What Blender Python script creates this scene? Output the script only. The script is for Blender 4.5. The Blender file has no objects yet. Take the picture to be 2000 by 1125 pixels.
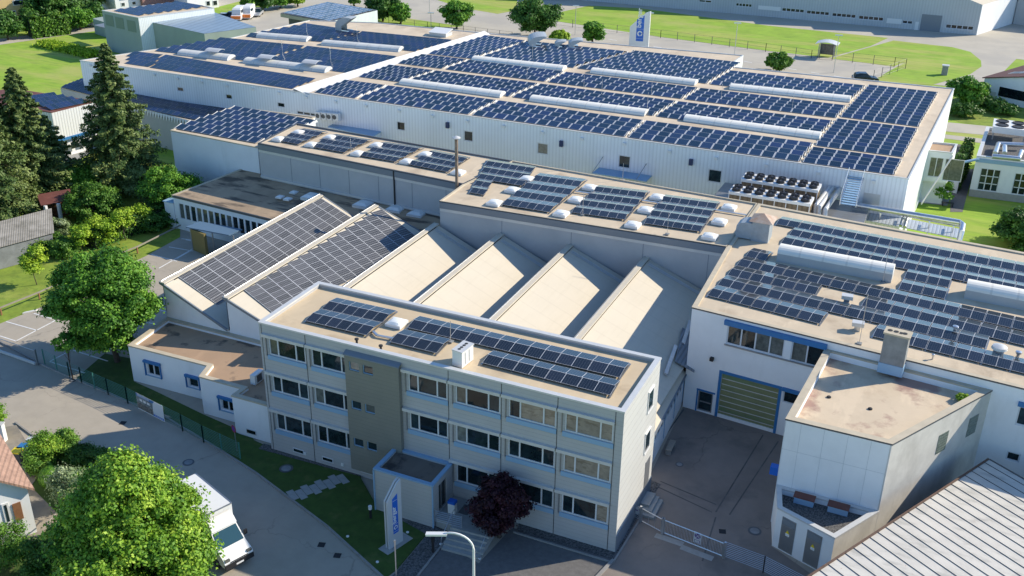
import bpy, math, random
import numpy as np
from mathutils import Vector, Matrix
rad = math.radians
SC = bpy.context.scene
COL = SC.collection

# ------------------------------------------------------------------ camera
F_PX, CX, CY, CAM_H = 2018.41, 1000.0, 562.5, 44.0
_p, _r, _a = rad(25.531), rad(0.7866), rad(24.2208)
_F = np.array([0, math.cos(_p), -math.sin(_p)]); _U = np.array([0, math.sin(_p), math.cos(_p)]); _R = np.array([1, 0, 0.])
_R2 = math.cos(_r)*_R + math.sin(_r)*_U; _U2 = -math.sin(_r)*_R + math.cos(_r)*_U
_A = np.array([[math.cos(_a), -math.sin(_a), 0], [math.sin(_a), math.cos(_a), 0], [0, 0, 1]])
CR, CU, CF = _A @ _R2, _A @ _U2, _A @ _F
cam_d = bpy.data.cameras.new('camera'); cam = bpy.data.objects.new('camera', cam_d); COL.objects.link(cam)
cam.matrix_world = Matrix(((CR[0], CU[0], -CF[0], 0), (CR[1], CU[1], -CF[1], 0), (CR[2], CU[2], -CF[2], CAM_H), (0, 0, 0, 1)))
cam_d.sensor_width = 36; cam_d.lens = F_PX/2000*36; cam_d.clip_end = 3000; cam_d.clip_start = 0.5
SC.camera = cam

# ------------------------------------------------------------------ light
SUN = Vector((1.27, 1.10, 1.0)).normalized()
W = bpy.data.worlds.new("World"); SC.world = W; W.use_nodes = True
nt = W.node_tree; nt.nodes.clear()
sky = nt.nodes.new('ShaderNodeTexSky'); sky.sky_type = 'NISHITA'; sky.sun_disc = False; sky.dust_density = .2; sky.ozone_density = 5.0
sky.sun_elevation = math.asin(SUN.z); sky.sun_rotation = math.atan2(SUN.x, SUN.y)
bg = nt.nodes.new('ShaderNodeBackground'); bg.inputs[1].default_value = 0.138
wo = nt.nodes.new('ShaderNodeOutputWorld'); hs = nt.nodes.new('ShaderNodeHueSaturation'); hs.inputs['Saturation'].default_value = 1.05; nt.links.new(sky.outputs[0], hs.inputs['Color']); nt.links.new(hs.outputs[0], bg.inputs[0]); nt.links.new(bg.outputs[0], wo.inputs[0])
sd = bpy.data.lights.new('sun', 'SUN'); sd.energy = 4.3; sd.angle = rad(0.5); sd.color = (1, 0.90, 0.74)
so = bpy.data.objects.new('sun', sd); COL.objects.link(so); so.rotation_euler = (-SUN).to_track_quat('-Z', 'Y').to_euler()
so.location = (40, 60, 80)
SC.view_settings.view_transform = 'Standard'; SC.view_settings.look = 'None'; SC.view_settings.exposure = 0.62
SC.view_settings.gamma = 1
SC.cycles.max_bounces = 6; SC.cycles.diffuse_bounces = 3; SC.cycles.glossy_bounces = 3; SC.cycles.transparent_max_bounces = 8

# ------------------------------------------------------------------ pixel -> point helpers (photo pixels, 2000x1125)
def ray(x, y): return CF + CR*(x-CX)/F_PX - CU*(y-CY)/F_PX
def P(x, y, z=0.0):
    d = ray(x, y); t = (z-CAM_H)/d[2]
    return Vector((d[0]*t, d[1]*t, z))
def onplane(x, y, pt, n):      # point on the plane through pt with normal n
    d = Vector(ray(x, y)); o = Vector((0, 0, CAM_H)); n = Vector(n)
    return o + d*((Vector(pt)-o).dot(n)/d.dot(n))

# ------------------------------------------------------------------ materials
MATS = {}
def mat(name, col, rough=0.7, metal=0.0, noise=0.0, scale=1.0, col2=None, bump=0.0, bscale=20.0, spec=None, coord='Object', detail=6):
    if name in MATS: return MATS[name]
    m = bpy.data.materials.new(name); m.use_nodes = True; MATS[name] = m
    t = m.node_tree; b = t.nodes['Principled BSDF']
    b.inputs['Roughness'].default_value = rough; b.inputs['Metallic'].default_value = metal
    if spec is not None: b.inputs['Specular IOR Level'].default_value = spec
    c = (*col, 1); b.inputs['Base Color'].default_value = c
    if noise > 0 or bump > 0:
        tc = t.nodes.new('ShaderNodeTexCoord')
    if noise > 0:
        c2 = (*(col2 if col2 else [v*(1-noise) for v in col]), 1)
        n = t.nodes.new('ShaderNodeTexNoise'); n.inputs['Scale'].default_value = scale; n.inputs['Detail'].default_value = detail; n.inputs['Roughness'].default_value = .65
        t.links.new(tc.outputs[coord], n.inputs['Vector'])
        r = t.nodes.new('ShaderNodeValToRGB'); r.color_ramp.elements[0].position = .35; r.color_ramp.elements[1].position = .65
        r.color_ramp.elements[0].color = c2; r.color_ramp.elements[1].color = c
        t.links.new(n.outputs['Fac'], r.inputs[0]); t.links.new(r.outputs[0], b.inputs['Base Color'])
        m['ramp'] = r.name
    if bump > 0:
        n2 = t.nodes.new('ShaderNodeTexNoise'); n2.inputs['Scale'].default_value = bscale; n2.inputs['Detail'].default_value = 3
        t.links.new(tc.outputs[coord], n2.inputs['Vector'])
        bp = t.nodes.new('ShaderNodeBump'); bp.inputs['Strength'].default_value = bump; bp.inputs['Distance'].default_value = .02
        t.links.new(n2.outputs['Fac'], bp.inputs['Height']); t.links.new(bp.outputs[0], b.inputs['Normal'])
    return m
def add_stains(m, col, scale, lo, hi, stretch=(1, 1, 1), amount=1.0, offs=0.0):
    """mixes a stain colour over the present base colour with a noise mask of its own"""
    t = m.node_tree; b = t.nodes['Principled BSDF']
    tc = t.nodes.new('ShaderNodeTexCoord'); mp = t.nodes.new('ShaderNodeMapping'); mp.inputs['Scale'].default_value = stretch
    mp.inputs['Location'].default_value = (offs, offs*.7, 0)
    n = t.nodes.new('ShaderNodeTexNoise'); n.inputs['Scale'].default_value = scale; n.inputs['Detail'].default_value = 8; n.inputs['Roughness'].default_value = .6
    t.links.new(tc.outputs['Object'], mp.inputs[0]); t.links.new(mp.outputs[0], n.inputs['Vector'])
    r = t.nodes.new('ShaderNodeMapRange'); r.inputs[1].default_value = lo; r.inputs[2].default_value = hi; r.inputs[4].default_value = amount
    t.links.new(n.outputs['Fac'], r.inputs[0])
    mx = t.nodes.new('ShaderNodeMix'); mx.data_type = 'RGBA'
    t.links.new(r.outputs[0], mx.inputs['Factor'])
    old = b.inputs['Base Color'].links
    if old: t.links.new(old[0].from_socket, mx.inputs['A'])
    else: mx.inputs['A'].default_value = b.inputs['Base Color'].default_value
    mx.inputs['B'].default_value = (*col, 1)
    t.links.new(mx.outputs['Result'], b.inputs['Base Color'])
    return m
def ribs(m, pitch, axis, depth=.03, strength=.6, dark=0.0, sharp=False):
    """vertical or horizontal profile of sheet metal / board joints"""
    t = m.node_tree; b = t.nodes['Principled BSDF']
    tc = t.nodes.new('ShaderNodeTexCoord'); sp = t.nodes.new('ShaderNodeSeparateXYZ'); t.links.new(tc.outputs['Object'], sp.inputs[0])
    mu = t.nodes.new('ShaderNodeMath'); mu.operation = 'MULTIPLY'; mu.inputs[1].default_value = 1/pitch
    if axis == 'XY':
        ad = t.nodes.new('ShaderNodeMath'); t.links.new(sp.outputs[0], ad.inputs[0]); t.links.new(sp.outputs[1], ad.inputs[1]); t.links.new(ad.outputs[0], mu.inputs[0])
    else: t.links.new(sp.outputs['XYZ'.index(axis)], mu.inputs[0])
    fr = t.nodes.new('ShaderNodeMath'); fr.operation = 'FRACT'; t.links.new(mu.outputs[0], fr.inputs[0])
    mr = t.nodes.new('ShaderNodeMapRange')
    if sharp: mr.inputs[1].default_value = .90; mr.inputs[2].default_value = .93
    else: mr.inputs[1].default_value = .55; mr.inputs[2].default_value = .7
    t.links.new(fr.outputs[0], mr.inputs[0])
    bp = t.nodes.new('ShaderNodeBump'); bp.inputs['Strength'].default_value = strength; bp.inputs['Distance'].default_value = depth; bp.invert = True
    t.links.new(mr.outputs[0], bp.inputs['Height'])
    if b.inputs['Normal'].links: t.links.new(b.inputs['Normal'].links[0].from_socket, bp.inputs['Normal'])
    t.links.new(bp.outputs[0], b.inputs['Normal'])
    if dark > 0:
        mx = t.nodes.new('ShaderNodeMix'); mx.data_type = 'RGBA'; mx.blend_type = 'MULTIPLY'
        sc = t.nodes.new('ShaderNodeMath'); sc.operation = 'MULTIPLY'; sc.inputs[1].default_value = dark; t.links.new(mr.outputs[0], sc.inputs[0]); t.links.new(sc.outputs[0], mx.inputs['Factor'])
        old = b.inputs['Base Color'].links
        if old: t.links.new(old[0].from_socket, mx.inputs['A'])
        else: mx.inputs['A'].default_value = b.inputs['Base Color'].default_value
        mx.inputs['B'].default_value = (.1, .1, .1, 1)
        t.links.new(mx.outputs['Result'], b.inputs['Base Color'])
    return m

def objvary(m, amt=.25):
    """slight brightness difference from one object to the next"""
    t = m.node_tree; b = t.nodes['Principled BSDF']
    oi = t.nodes.new('ShaderNodeObjectInfo'); hv = t.nodes.new('ShaderNodeHueSaturation')
    mr = t.nodes.new('ShaderNodeMapRange'); mr.inputs[3].default_value = 1-amt; mr.inputs[4].default_value = 1+amt
    t.links.new(oi.outputs['Random'], mr.inputs[0]); t.links.new(mr.outputs[0], hv.inputs['Value'])
    old = b.inputs['Base Color'].links
    if old: t.links.new(old[0].from_socket, hv.inputs['Color'])
    else: hv.inputs['Color'].default_value = b.inputs['Base Color'].default_value
    t.links.new(hv.outputs[0], b.inputs['Base Color'])
    return m

M = {}
M['asphalt'] = add_stains(mat('asphalt', (.115, .112, .108), .9, noise=.3, scale=.35, bump=.2, bscale=30), (.055, .055, .055), .13, .55, .62, amount=.55)
M['asphalt'] = add_stains(M['asphalt'], (.16, .15, .14), .9, .52, .6, amount=.5, offs=9)
M['road'] = add_stains(mat('road_asphalt', (.39, .345, .275), .9, noise=.12, scale=.5, bump=.2, bscale=30), (.28, .255, .215), .2, .54, .64, stretch=(1, .3, 1), amount=.6)
M['yard'] = add_stains(mat('yard_concrete', (.245, .208, .178), .9, noise=.2, scale=.3, bump=.2, bscale=25), (.12, .11, .10), .25, .52, .66, amount=.7, offs=3)
def cracks(m, col, scale, width, amount):
    t = m.node_tree; b = t.nodes['Principled BSDF']; tc = t.nodes.new('ShaderNodeTexCoord'); ns = t.nodes.new('ShaderNodeTexNoise'); ns.inputs['Scale'].default_value = 1.1; ns.inputs['Detail'].default_value = 5
    t.links.new(tc.outputs['Object'], ns.inputs['Vector']); va = t.nodes.new('ShaderNodeVectorMath'); va.operation = 'MULTIPLY_ADD'; va.inputs[1].default_value = (1.6, 1.6, 0)
    t.links.new(ns.outputs['Color'], va.inputs[0]); t.links.new(tc.outputs['Object'], va.inputs[2]); vo = t.nodes.new('ShaderNodeTexVoronoi'); vo.feature = 'DISTANCE_TO_EDGE'; vo.inputs['Scale'].default_value = scale
    t.links.new(va.outputs[0], vo.inputs['Vector']); mr = t.nodes.new('ShaderNodeMapRange'); mr.inputs[1].default_value = width; mr.inputs[2].default_value = 0; mr.inputs[4].default_value = amount
    t.links.new(vo.outputs['Distance'], mr.inputs[0]); n2 = t.nodes.new('ShaderNodeTexNoise'); n2.inputs['Scale'].default_value = .12; t.links.new(tc.outputs['Object'], n2.inputs['Vector'])
    m2 = t.nodes.new('ShaderNodeMapRange'); m2.inputs[1].default_value = .42; m2.inputs[2].default_value = .58; t.links.new(n2.outputs['Fac'], m2.inputs[0]); mu = t.nodes.new('ShaderNodeMath'); mu.operation = 'MULTIPLY'; t.links.new(mr.outputs[0], mu.inputs[0]); t.links.new(m2.outputs[0], mu.inputs[1])
    mx = t.nodes.new('ShaderNodeMix'); mx.data_type = 'RGBA'; t.links.new(mu.outputs[0], mx.inputs['Factor']); t.links.new(b.inputs['Base Color'].links[0].from_socket, mx.inputs['A']); mx.inputs['B'].default_value = (*col, 1)
    t.links.new(mx.outputs['Result'], b.inputs['Base Color']); return m
cracks(M['road'], (.12, .11, .10), .13, .008, .5); cracks(M['yard'], (.09, .08, .07), .12, .007, .6)
M['far_asphalt'] = add_stains(mat('far_asphalt', (.47, .43, .35), .9, noise=.12, scale=.15), (.36, .335, .29), .08, .5, .6, amount=.6)
M['lawn'] = add_stains(mat('lawn_grass', (.23, .32, .03), .95, noise=.35, scale=.6, bump=.6, bscale=12), (.33, .34, .07), .25, .5, .7, amount=.6)
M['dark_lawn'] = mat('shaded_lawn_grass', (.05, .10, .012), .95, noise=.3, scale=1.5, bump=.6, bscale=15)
M['meadow'] = add_stains(mat('meadow_grass', (.27, .42, .03), .95, noise=.22, scale=.25, bump=.5, bscale=6), (.36, .38, .08), .07, .48, .62, stretch=(.5, 2.2, 1), amount=.9)
add_stains(M['meadow'], (.13, .24, .02), .9, .5, .62, stretch=(.25, 1.6, 1), amount=.45, offs=4); add_stains(M['meadow'], (.40, .38, .12), .05, .56, .68, amount=.6, offs=9)
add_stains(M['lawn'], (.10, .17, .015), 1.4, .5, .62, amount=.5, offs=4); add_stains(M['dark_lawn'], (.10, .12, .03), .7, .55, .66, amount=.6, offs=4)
M['gravel'] = mat('gravel', (.16, .155, .15), .9, noise=.75, scale=9, bump=1, bscale=25, detail=2)
M['paving'] = mat('paving', (.15, .145, .14), .85, noise=.25, scale=3, bump=.4, bscale=8)
M['slab'] = mat('stone_slab', (.34, .34, .32), .8, noise=.15, scale=3)
M['kerb'] = mat('kerb_stone', (.3, .29, .27), .85, noise=.2, scale=4)
M['line'] = mat('road_paint', (.72, .72, .7), .7, noise=.15, scale=6)
def roof_mat(name, base, seed, dark=(.24, .17, .11), amt=.55):
    m = mat(name, base, .85, noise=.12, scale=.35, bump=.15, bscale=14)
    add_stains(m, dark, .22, .52, .66, amount=amt, offs=seed)
    add_stains(m, (base[0]*1.15, base[1]*1.15, base[2]*1.15), .6, .55, .62, stretch=(1, .35, 1), amount=.4, offs=seed+5)
    return m
M['roof_beige'] = roof_mat('roof_felt_beige', (.60, .49, .345), 1, amt=.45)
M['roof_office'] = roof_mat('roof_felt_office', (.58, .46, .30), 5, amt=.5)
M['roof_hall'] = roof_mat('roof_felt_hall', (.62, .51, .37), 8, amt=.35)
M['roof_garage'] = add_stains(roof_mat('roof_felt_block', (.62, .50, .35), 11, (.40, .29, .19), .6), (.30, .17, .14), .22, .50, .58, amount=.85, offs=1.5)
M['roof_low'] = add_stains(roof_mat('roof_felt_low', (.42, .31, .20), 15), (.06, .05, .04), .5, .5, .6, stretch=(.4, 1.8, 1), amount=.85, offs=4)
M['roof_annex'] = add_stains(roof_mat('roof_felt_annex', (.40, .27, .17), 21), (.05, .045, .04), .35, .56, .63, amount=.8)
M['roof_cream'] = add_stains(mat('roof_sheet_cream', (.58, .52, .41), .8, noise=.05, scale=.3), (.50, .445, .34), 1.2, .5, .8, stretch=(3, .2, 1), amount=.5)
M['white_wall'] = add_stains(mat('white_render', (.80, .81, .81), .8, noise=.06, scale=.5), (.64, .65, .64), .9, .55, .75, stretch=(1, 1, .25), amount=.5)
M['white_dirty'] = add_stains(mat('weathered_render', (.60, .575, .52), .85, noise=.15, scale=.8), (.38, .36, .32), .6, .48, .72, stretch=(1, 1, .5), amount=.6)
M['hall_clad'] = ribs(add_stains(mat('hall_sheet_cladding', (.80, .83, .85), .55, noise=.05, scale=.2), (.70, .73, .75), .25, .5, .6, stretch=(1, 1, .05), amount=.5), .42, 'XY', .03, .4, .12)
M['grey_clad'] = mat('grey_fibre_panel', (.47, .47, .46), .8, noise=.08, scale=.6)
M['office_clad'] = ribs(mat('office_board_cladding', (.45, .443, .43), .6, noise=.06, scale=.6), .30, 'Z', .012, .5, .18, True)
M['office_side'] = ribs(mat('office_side_cladding', (.53, .53, .50), .5, noise=.05, scale=.5), .60, 'Z', .02, .6, .25, True)
M['dark_clad'] = ribs(mat('dark_board_cladding', (.22, .215, .18), .6, noise=.08, scale=.6), .30, 'Z', .012, .5, .18, True)
M['fascia'] = mat('roof_edge_metal', (.10, .105, .11), .5, metal=.3)
M['fascia_mid'] = mat('roof_edge_grey', (.20, .23, .26), .5, metal=.2)
M['coping'] = mat('coping_metal', (.62, .62, .60), .45, metal=.2, noise=.08, scale=2)
M['coping_beige'] = mat('coping_felt', (.52, .45, .33), .8, noise=.15, scale=1)
M['white'] = mat('white_paint', (.72, .72, .70), .45)
M['grey_metal'] = mat('grey_metal', (.34, .35, .36), .4, metal=.7)
M['galv'] = mat('galvanised_steel', (.62, .64, .66), .32, metal=.85, noise=.15, scale=4)
M['frame'] = mat('window_frame', (.62, .64, .66), .5)
M['sill'] = mat('window_sill', (.25, .40, .55), .5)
M['blue'] = mat('blue_paint', (.03, .17, .40), .5, noise=.1, scale=2)
M['blue_sign'] = mat('blue_sign_film', (.01, .12, .52), .4)
M['black'] = mat('black_rubber', (.015, .015, .017), .6)
M['dark'] = mat('dark_opening', (.02, .022, .025), .8)
M['glass'] = objvary(mat('window_glass', (.006, .013, .018), .04, spec=.55, noise=.6, scale=1.8, col2=(.020, .038, .044)), .6)
M['curtain'] = objvary(mat('curtained_glass', (.16, .17, .15), .08, spec=.9, noise=.5, scale=2.5), .3)
M['beige_reflection'] = add_stains(mat('beige_reflection_glass', (.32, .275, .215), .12, spec=.8, noise=.3, scale=2), (.16, .13, .09), 1.5, .55, .6, stretch=(1, 1, 3), amount=.7)  # panes with a bright beige reflection put into their colour
M['gate_green'] = ribs(add_stains(mat('gate_panel_green', (.22, .24, .12), .35, noise=.15, scale=1), (.07, .22, .13), 1.0, .55, .7, stretch=(.1, .1, 1), amount=.6), .62, 'Z', .02, .8, 0)
M['acrylic'] = mat('skylight_acrylic', (.80, .80, .76), .25, noise=.05, scale=2)
M['barrel'] = ribs(mat('barrel_skylight', (.80, .78, .70), .65, noise=.06, scale=1), 1.9, 'X', .015, .3, .16, True)
M['barrel_old'] = ribs(mat('barrel_skylight_old', (.66, .66, .62), .65, noise=.15, scale=1), 1.9, 'X', .015, .3, .16, True)
M['concrete'] = mat('concrete', (.27, .28, .28), .9, noise=.3, scale=1.2, bump=.3, bscale=12)
M['rust_roof'] = mat('brown_roof_cover', (.17, .06, .045), .7, noise=.3, scale=1.5)
M['tile_red'] = ribs(mat('roof_tile_red', (.42, .26, .19), .85, noise=.3, scale=2), .35, 'XY', .03, .7, .3)
M['tile_dark'] = mat('roof_tile_dark', (.12, .045, .035), .8, noise=.25, scale=2)
M['yellow_wall'] = mat('yellow_render', (.66, .48, .22), .85, noise=.08, scale=1)
M['green_wall'] = add_stains(mat('green_grey_render', (.30, .36, .33), .8, noise=.06, scale=.5), (.25, .30, .28), .4, .5, .7, stretch=(1, 1, .2), amount=.6)
M['brown'] = mat('brown_wood', (.28, .13, .06), .7, noise=.2, scale=5)
M['bark'] = mat('bark', (.10, .075, .055), .95, noise=.4, scale=6, bump=.8, bscale=18)
M['rail_wood'] = mat('rail_wood', (.30, .27, .22), .8, noise=.2, scale=5)
ribs(M['roof_cream'], 2.1, 'Y', .008, .2, .05, True)
M['metal_roof'] = add_stains(mat('standing_seam_sheet', (.62, .59, .52), .7, metal=.0, noise=.12, scale=.8), (.36, .35, .31), 1.1, .52, .68, stretch=(.6, 1.6, 1), amount=.7)
add_stains(M['metal_roof'], (.42, .24, .14), 2.4, .685, .72, amount=.8, offs=3)
M['fibre_roof'] = ribs(mat('fibre_cement_sheet', (.36, .34, .30), .9, noise=.3, scale=.8, col2=(.20, .19, .16)), .30, 'XY', .05, 1, .45)
M['fence_green'] = mat('fence_green_wire', (.05, .20, .16), .5)
M['mirror'] = mat('dark_panel_glass', (.02, .03, .05), .05, spec=1)
M['orange'] = mat('orange_paint', (.75, .20, .03), .4)
M['silver_car'] = mat('silver_car_paint', (.5, .52, .55), .3, metal=.5)
M['dark_car'] = mat('dark_car_paint', (.03, .04, .06), .25, metal=.3)
M['yellow'] = mat('yellow_plastic', (.8, .6, .02), .5)
M['purple'] = mat('sign_violet', (.12, .03, .25), .5)
M['bin_grey'] = mat('bin_plastic', (.10, .10, .10), .6)
M['grey_joint'] = mat('grey_joint', (.42, .45, .47), .8)
M['fan'] = mat('fan_blades', (.03, .03, .035), .5)
M['chiller_side'] = ribs(mat('chiller_coil', (.20, .145, .085), .6, noise=.3, scale=2), .5, 'X', .02, .6, .3)

def pv_mat(name, cell, line, nx, ny, rough=.12, thick=.06, metal=.0, spec=.8):
    """photovoltaic glass: cells parted by thin conductor lines; object space runs 0..1 over the panel"""
    m = bpy.data.materials.new(name); m.use_nodes = True; t = m.node_tree; b = t.nodes['Principled BSDF']
    tc = t.nodes.new('ShaderNodeTexCoord'); sp = t.nodes.new('ShaderNodeSeparateXYZ'); t.links.new(tc.outputs['Object'], sp.inputs[0])
    outs = []
    for i, n in ((0, nx), (1, ny)):
        mu = t.nodes.new('ShaderNodeMath'); mu.operation = 'MULTIPLY'; mu.inputs[1].default_value = n; t.links.new(sp.outputs[i], mu.inputs[0])
        fr = t.nodes.new('ShaderNodeMath'); fr.operation = 'FRACT'; t.links.new(mu.outputs[0], fr.inputs[0])
        pp = t.nodes.new('ShaderNodeMath'); pp.operation = 'SUBTRACT'; pp.inputs[1].default_value = .5; t.links.new(fr.outputs[0], pp.inputs[0])
        ab = t.nodes.new('ShaderNodeMath'); ab.operation = 'ABSOLUTE'; t.links.new(pp.outputs[0], ab.inputs[0])
        gt = t.nodes.new('ShaderNodeMath'); gt.operation = 'GREATER_THAN'; gt.inputs[1].default_value = .5-thick/2; t.links.new(ab.outputs[0], gt.inputs[0])
        outs.append(gt.outputs[0])
    mx = t.nodes.new('ShaderNodeMath'); mx.operation = 'MAXIMUM'; t.links.new(outs[0], mx.inputs[0]); t.links.new(outs[1], mx.inputs[1])
    oi = t.nodes.new('ShaderNodeObjectInfo')
    hv = t.nodes.new('ShaderNodeHueSaturation'); mr = t.nodes.new('ShaderNodeMapRange'); mr.inputs[3].default_value = .55; mr.inputs[4].default_value = 1.5
    t.links.new(oi.outputs['Random'], mr.inputs[0]); t.links.new(mr.outputs[0], hv.inputs['Value']); hv.inputs['Color'].default_value = (*cell, 1)
    mr2 = t.nodes.new('ShaderNodeMapRange'); mr2.inputs[3].default_value = .47; mr2.inputs[4].default_value = .515
    t.links.new(oi.outputs['Random'], mr2.inputs[0]); t.links.new(mr2.outputs[0], hv.inputs['Hue'])
    mc = t.nodes.new('ShaderNodeMix'); mc.data_type = 'RGBA'; t.links.new(mx.outputs[0], mc.inputs['Factor']); t.links.new(hv.outputs[0], mc.inputs['A']); mc.inputs['B'].default_value = (*line, 1)
    t.links.new(mc.outputs['Result'], b.inputs['Base Color']); b.inputs['Roughness'].default_value = rough; b.inputs['Metallic'].default_value = metal
    b.inputs['Specular IOR Level'].default_value = spec
    MATS[name] = m
    return m
M['pv_black'] = pv_mat('pv_black_cells', (.009, .012, .018), (.085, .095, .115), 6, 9, thick=.07, rough=.09)
M['pv_blue'] = pv_mat('pv_blue_cells', (.010, .024, .062), (.03, .05, .10), 6, 9, .15, thick=.05, spec=.5)
M['pv_grey'] = pv_mat('pv_grey_cells', (.050, .051, .054), (.25, .25, .25), 3, 8, .35, thick=.13, spec=.4)

# ------------------------------------------------------------------ mesh building
class MB:
    def __init__(s): s.v = []; s.f = []; s.m = []; s.mats = []
    def mi(s, m):
        if m is None: return 0
        if m not in s.mats: s.mats.append(m)
        return s.mats.index(m)
    def poly(s, pts, m=None):
        k = len(s.v); s.v += [tuple(p) for p in pts]; s.f.append(tuple(range(k, k+len(pts)))); s.m.append(s.mi(m)); return s
    def ob(s, o, u, v, w, m=None):
        """box from corner o with edge vectors u,v,w"""
        o, u, v, w = map(Vector, (o, u, v, w)); k = len(s.v)
        if u.cross(v).dot(w) < 0: u, v = v, u
        s.v += [tuple(p) for p in (o, o+u, o+u+v, o+v, o+w, o+u+w, o+u+v+w, o+v+w)]
        for f in ((0, 3, 2, 1), (4, 5, 6, 7), (0, 1, 5, 4), (1, 2, 6, 5), (2, 3, 7, 6), (3, 0, 4, 7)):
            s.f.append(tuple(k+i for i in f)); s.m.append(s.mi(m))
        return s
    def box(s, x0, x1, y0, y1, z0, z1, m=None): return s.ob((x0, y0, z0), (x1-x0, 0, 0), (0, y1-y0, 0), (0, 0, z1-z0), m)
    def cbox(s, c, sx, sy, sz, rz=0, m=None):
        """box centred in x,y on c, its bottom at c.z, turned by rz"""
        ux = Vector((math.cos(rz), math.sin(rz), 0)); uy = Vector((-math.sin(rz), math.cos(rz), 0)); c = Vector(c)
        return s.ob(c-ux*sx/2-uy*sy/2, ux*sx, uy*sy, (0, 0, sz), m)
    def prism(s, poly, z0, z1, m=None, top=None):
        n = len(poly)
        if sum(poly[i][0]*poly[(i+1) % n][1]-poly[(i+1) % n][0]*poly[i][1] for i in range(n)) < 0: poly = poly[::-1]
        for i in range(n):
            a, b = poly[i], poly[(i+1) % n]
            s.poly([(a[0], a[1], z0), (b[0], b[1], z0), (b[0], b[1], z1), (a[0], a[1], z1)], m)
        s.poly([(p[0], p[1], z1) for p in poly], top or m); s.poly([(p[0], p[1], z0) for p in poly[::-1]], m)
        return s
    def tube(s, pts, r, n=8, m=None, cap=True):
        pts = [Vector(p) for p in pts]; rr = r if isinstance(r, (list, tuple)) else [r]*len(pts); k = len(s.v)
        for i, p in enumerate(pts):
            d = (pts[min(i+1, len(pts)-1)]-pts[max(i-1, 0)]).normalized()
            a = d.cross(Vector((0, 0, 1)));
            if a.length < .05: a = d.cross(Vector((0, 1, 0)))
            a.normalize(); b = d.cross(a)
            for j in range(n):
                th = 2*math.pi*j/n; s.v.append(tuple(p+a*math.cos(th)*rr[i]+b*math.sin(th)*rr[i]))
        mi = s.mi(m)
        for i in range(len(pts)-1):
            for j in range(n):
                s.f.append((k+i*n+j, k+(i+1)*n+j, k+(i+1)*n+(j+1) % n, k+i*n+(j+1) % n)); s.m.append(mi)
        if cap:
            s.f.append(tuple(k+j for j in range(n))); s.m.append(mi)
            s.f.append(tuple(k+(len(pts)-1)*n+j for j in range(n-1, -1, -1))); s.m.append(mi)
        return s
    def lathe(s, c, prof, n=16, m=None):
        """prof: (r,z) list, axis up through c"""
        k = len(s.v); mi = s.mi(m)
        for r, z in prof:
            for j in range(n):
                th = 2*math.pi*j/n; s.v.append((c[0]+r*math.cos(th), c[1]+r*math.sin(th), c[2]+z))
        for i in range(len(prof)-1):
            for j in range(n):
                s.f.append((k+i*n+j, k+i*n+(j+1) % n, k+(i+1)*n+(j+1) % n, k+(i+1)*n+j)); s.m.append(mi)
        s.f.append(tuple(k+(len(prof)-1)*n+j for j in range(n))); s.m.append(mi)
        return s
    def mesh(s, name, m=None, off=(0, 0, 0)):
        me = bpy.data.meshes.new(name); off = Vector(off)
        me.from_pydata([(x-off[0], y-off[1], z-off[2]) for x, y, z in s.v], [], s.f)
        ms = s.mats or [m]
        for q in ms: me.materials.append(q)
        if len(ms) > 1: me.polygons.foreach_set('material_index', s.m)
        me.update(); return me
    def build(s, name, m=None, parent=None, loc=None, smooth=False):
        off = worldloc(parent) if parent is not None else Vector(loc if loc is not None else (0, 0, 0))
        me = s.mesh(name, m, off)
        if smooth:
            me.polygons.foreach_set('use_smooth', [True]*len(me.polygons))
            try: me.set_sharp_from_angle(angle=rad(40))
            except Exception: pass
        o = bpy.data.objects.new(name, me); COL.objects.link(o)
        if parent is not None: o.parent = parent
        else: o.location = off
        return o
def worldloc(o):
    v = Vector((0, 0, 0))
    while o is not None:
        v += o.location; o = o.parent
    return v
def tag(o, label=None, cat=None, group=None, kind=None):
    if label: o['label'] = label
    if cat: o['category'] = cat
    if group: o['group'] = group
    if kind: o['kind'] = kind
    return o
def thing(name, label, cat, loc=(0, 0, 0), group=None):
    o = bpy.data.objects.new(name, None); COL.objects.link(o); o.location = loc; o.empty_display_size = .3
    return tag(o, label, cat, group)
def struct(name, mb, m=None): return tag(mb.build(name, m), kind='structure')

# ------------------------------------------------------------------ ground and its patches
def pxpoly(pts, z): return [P(x, y, z) for x, y in pts]
mb = MB(); mb.poly([(-900, -60, -.03), (900, -60, -.03), (900, 1100, -.03), (-900, 1100, -.03)]); struct('ground', mb, M['meadow'])
def patch(name, pts, z, m): return struct(name, MB().poly(ccw(pxpoly(pts, z))), m)
def ccw(pts):
    n = len(pts); a = sum(pts[i][0]*pts[(i+1) % n][1]-pts[(i+1) % n][0]*pts[i][1] for i in range(n))
    return pts if a > 0 else pts[::-1]
def slabpoly(name, pts, z, m, edge=None):
    mb = MB(); mb.prism([tuple(p)[:2] for p in pxpoly(pts, z)], -.02, z, edge or m, m); return struct(name, mb)
patch('garden_lawn', [(-260, 350), (420, 340), (420, 470), (352, 463), (285, 500), (80, 600), (0, 640), (-260, 740)], -.015, M['lawn'])
patch('road', [(-400, 760), (0, 632), (80, 600), (285, 500), (352, 463), (352, 430), (700, 430), (1500, 700), (2300, 900), (2300, 1500), (-400, 1500)], -.01, M['road'])
patch('yard', [(1335, 792), (1545, 850), (1506, 1066), (1590, 1125), (1750, 1350), (1130, 1350), (1168, 1125), (1208, 1082), (1265, 937)], -.004, M['yard'])
patch('paved_forecourt', [(760, 1350), (816, 1125), (868, 1063), (935, 1100), (1000, 1030), (1195, 1092), (1165, 1125), (1100, 1350)], .0, M['paving'])
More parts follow.
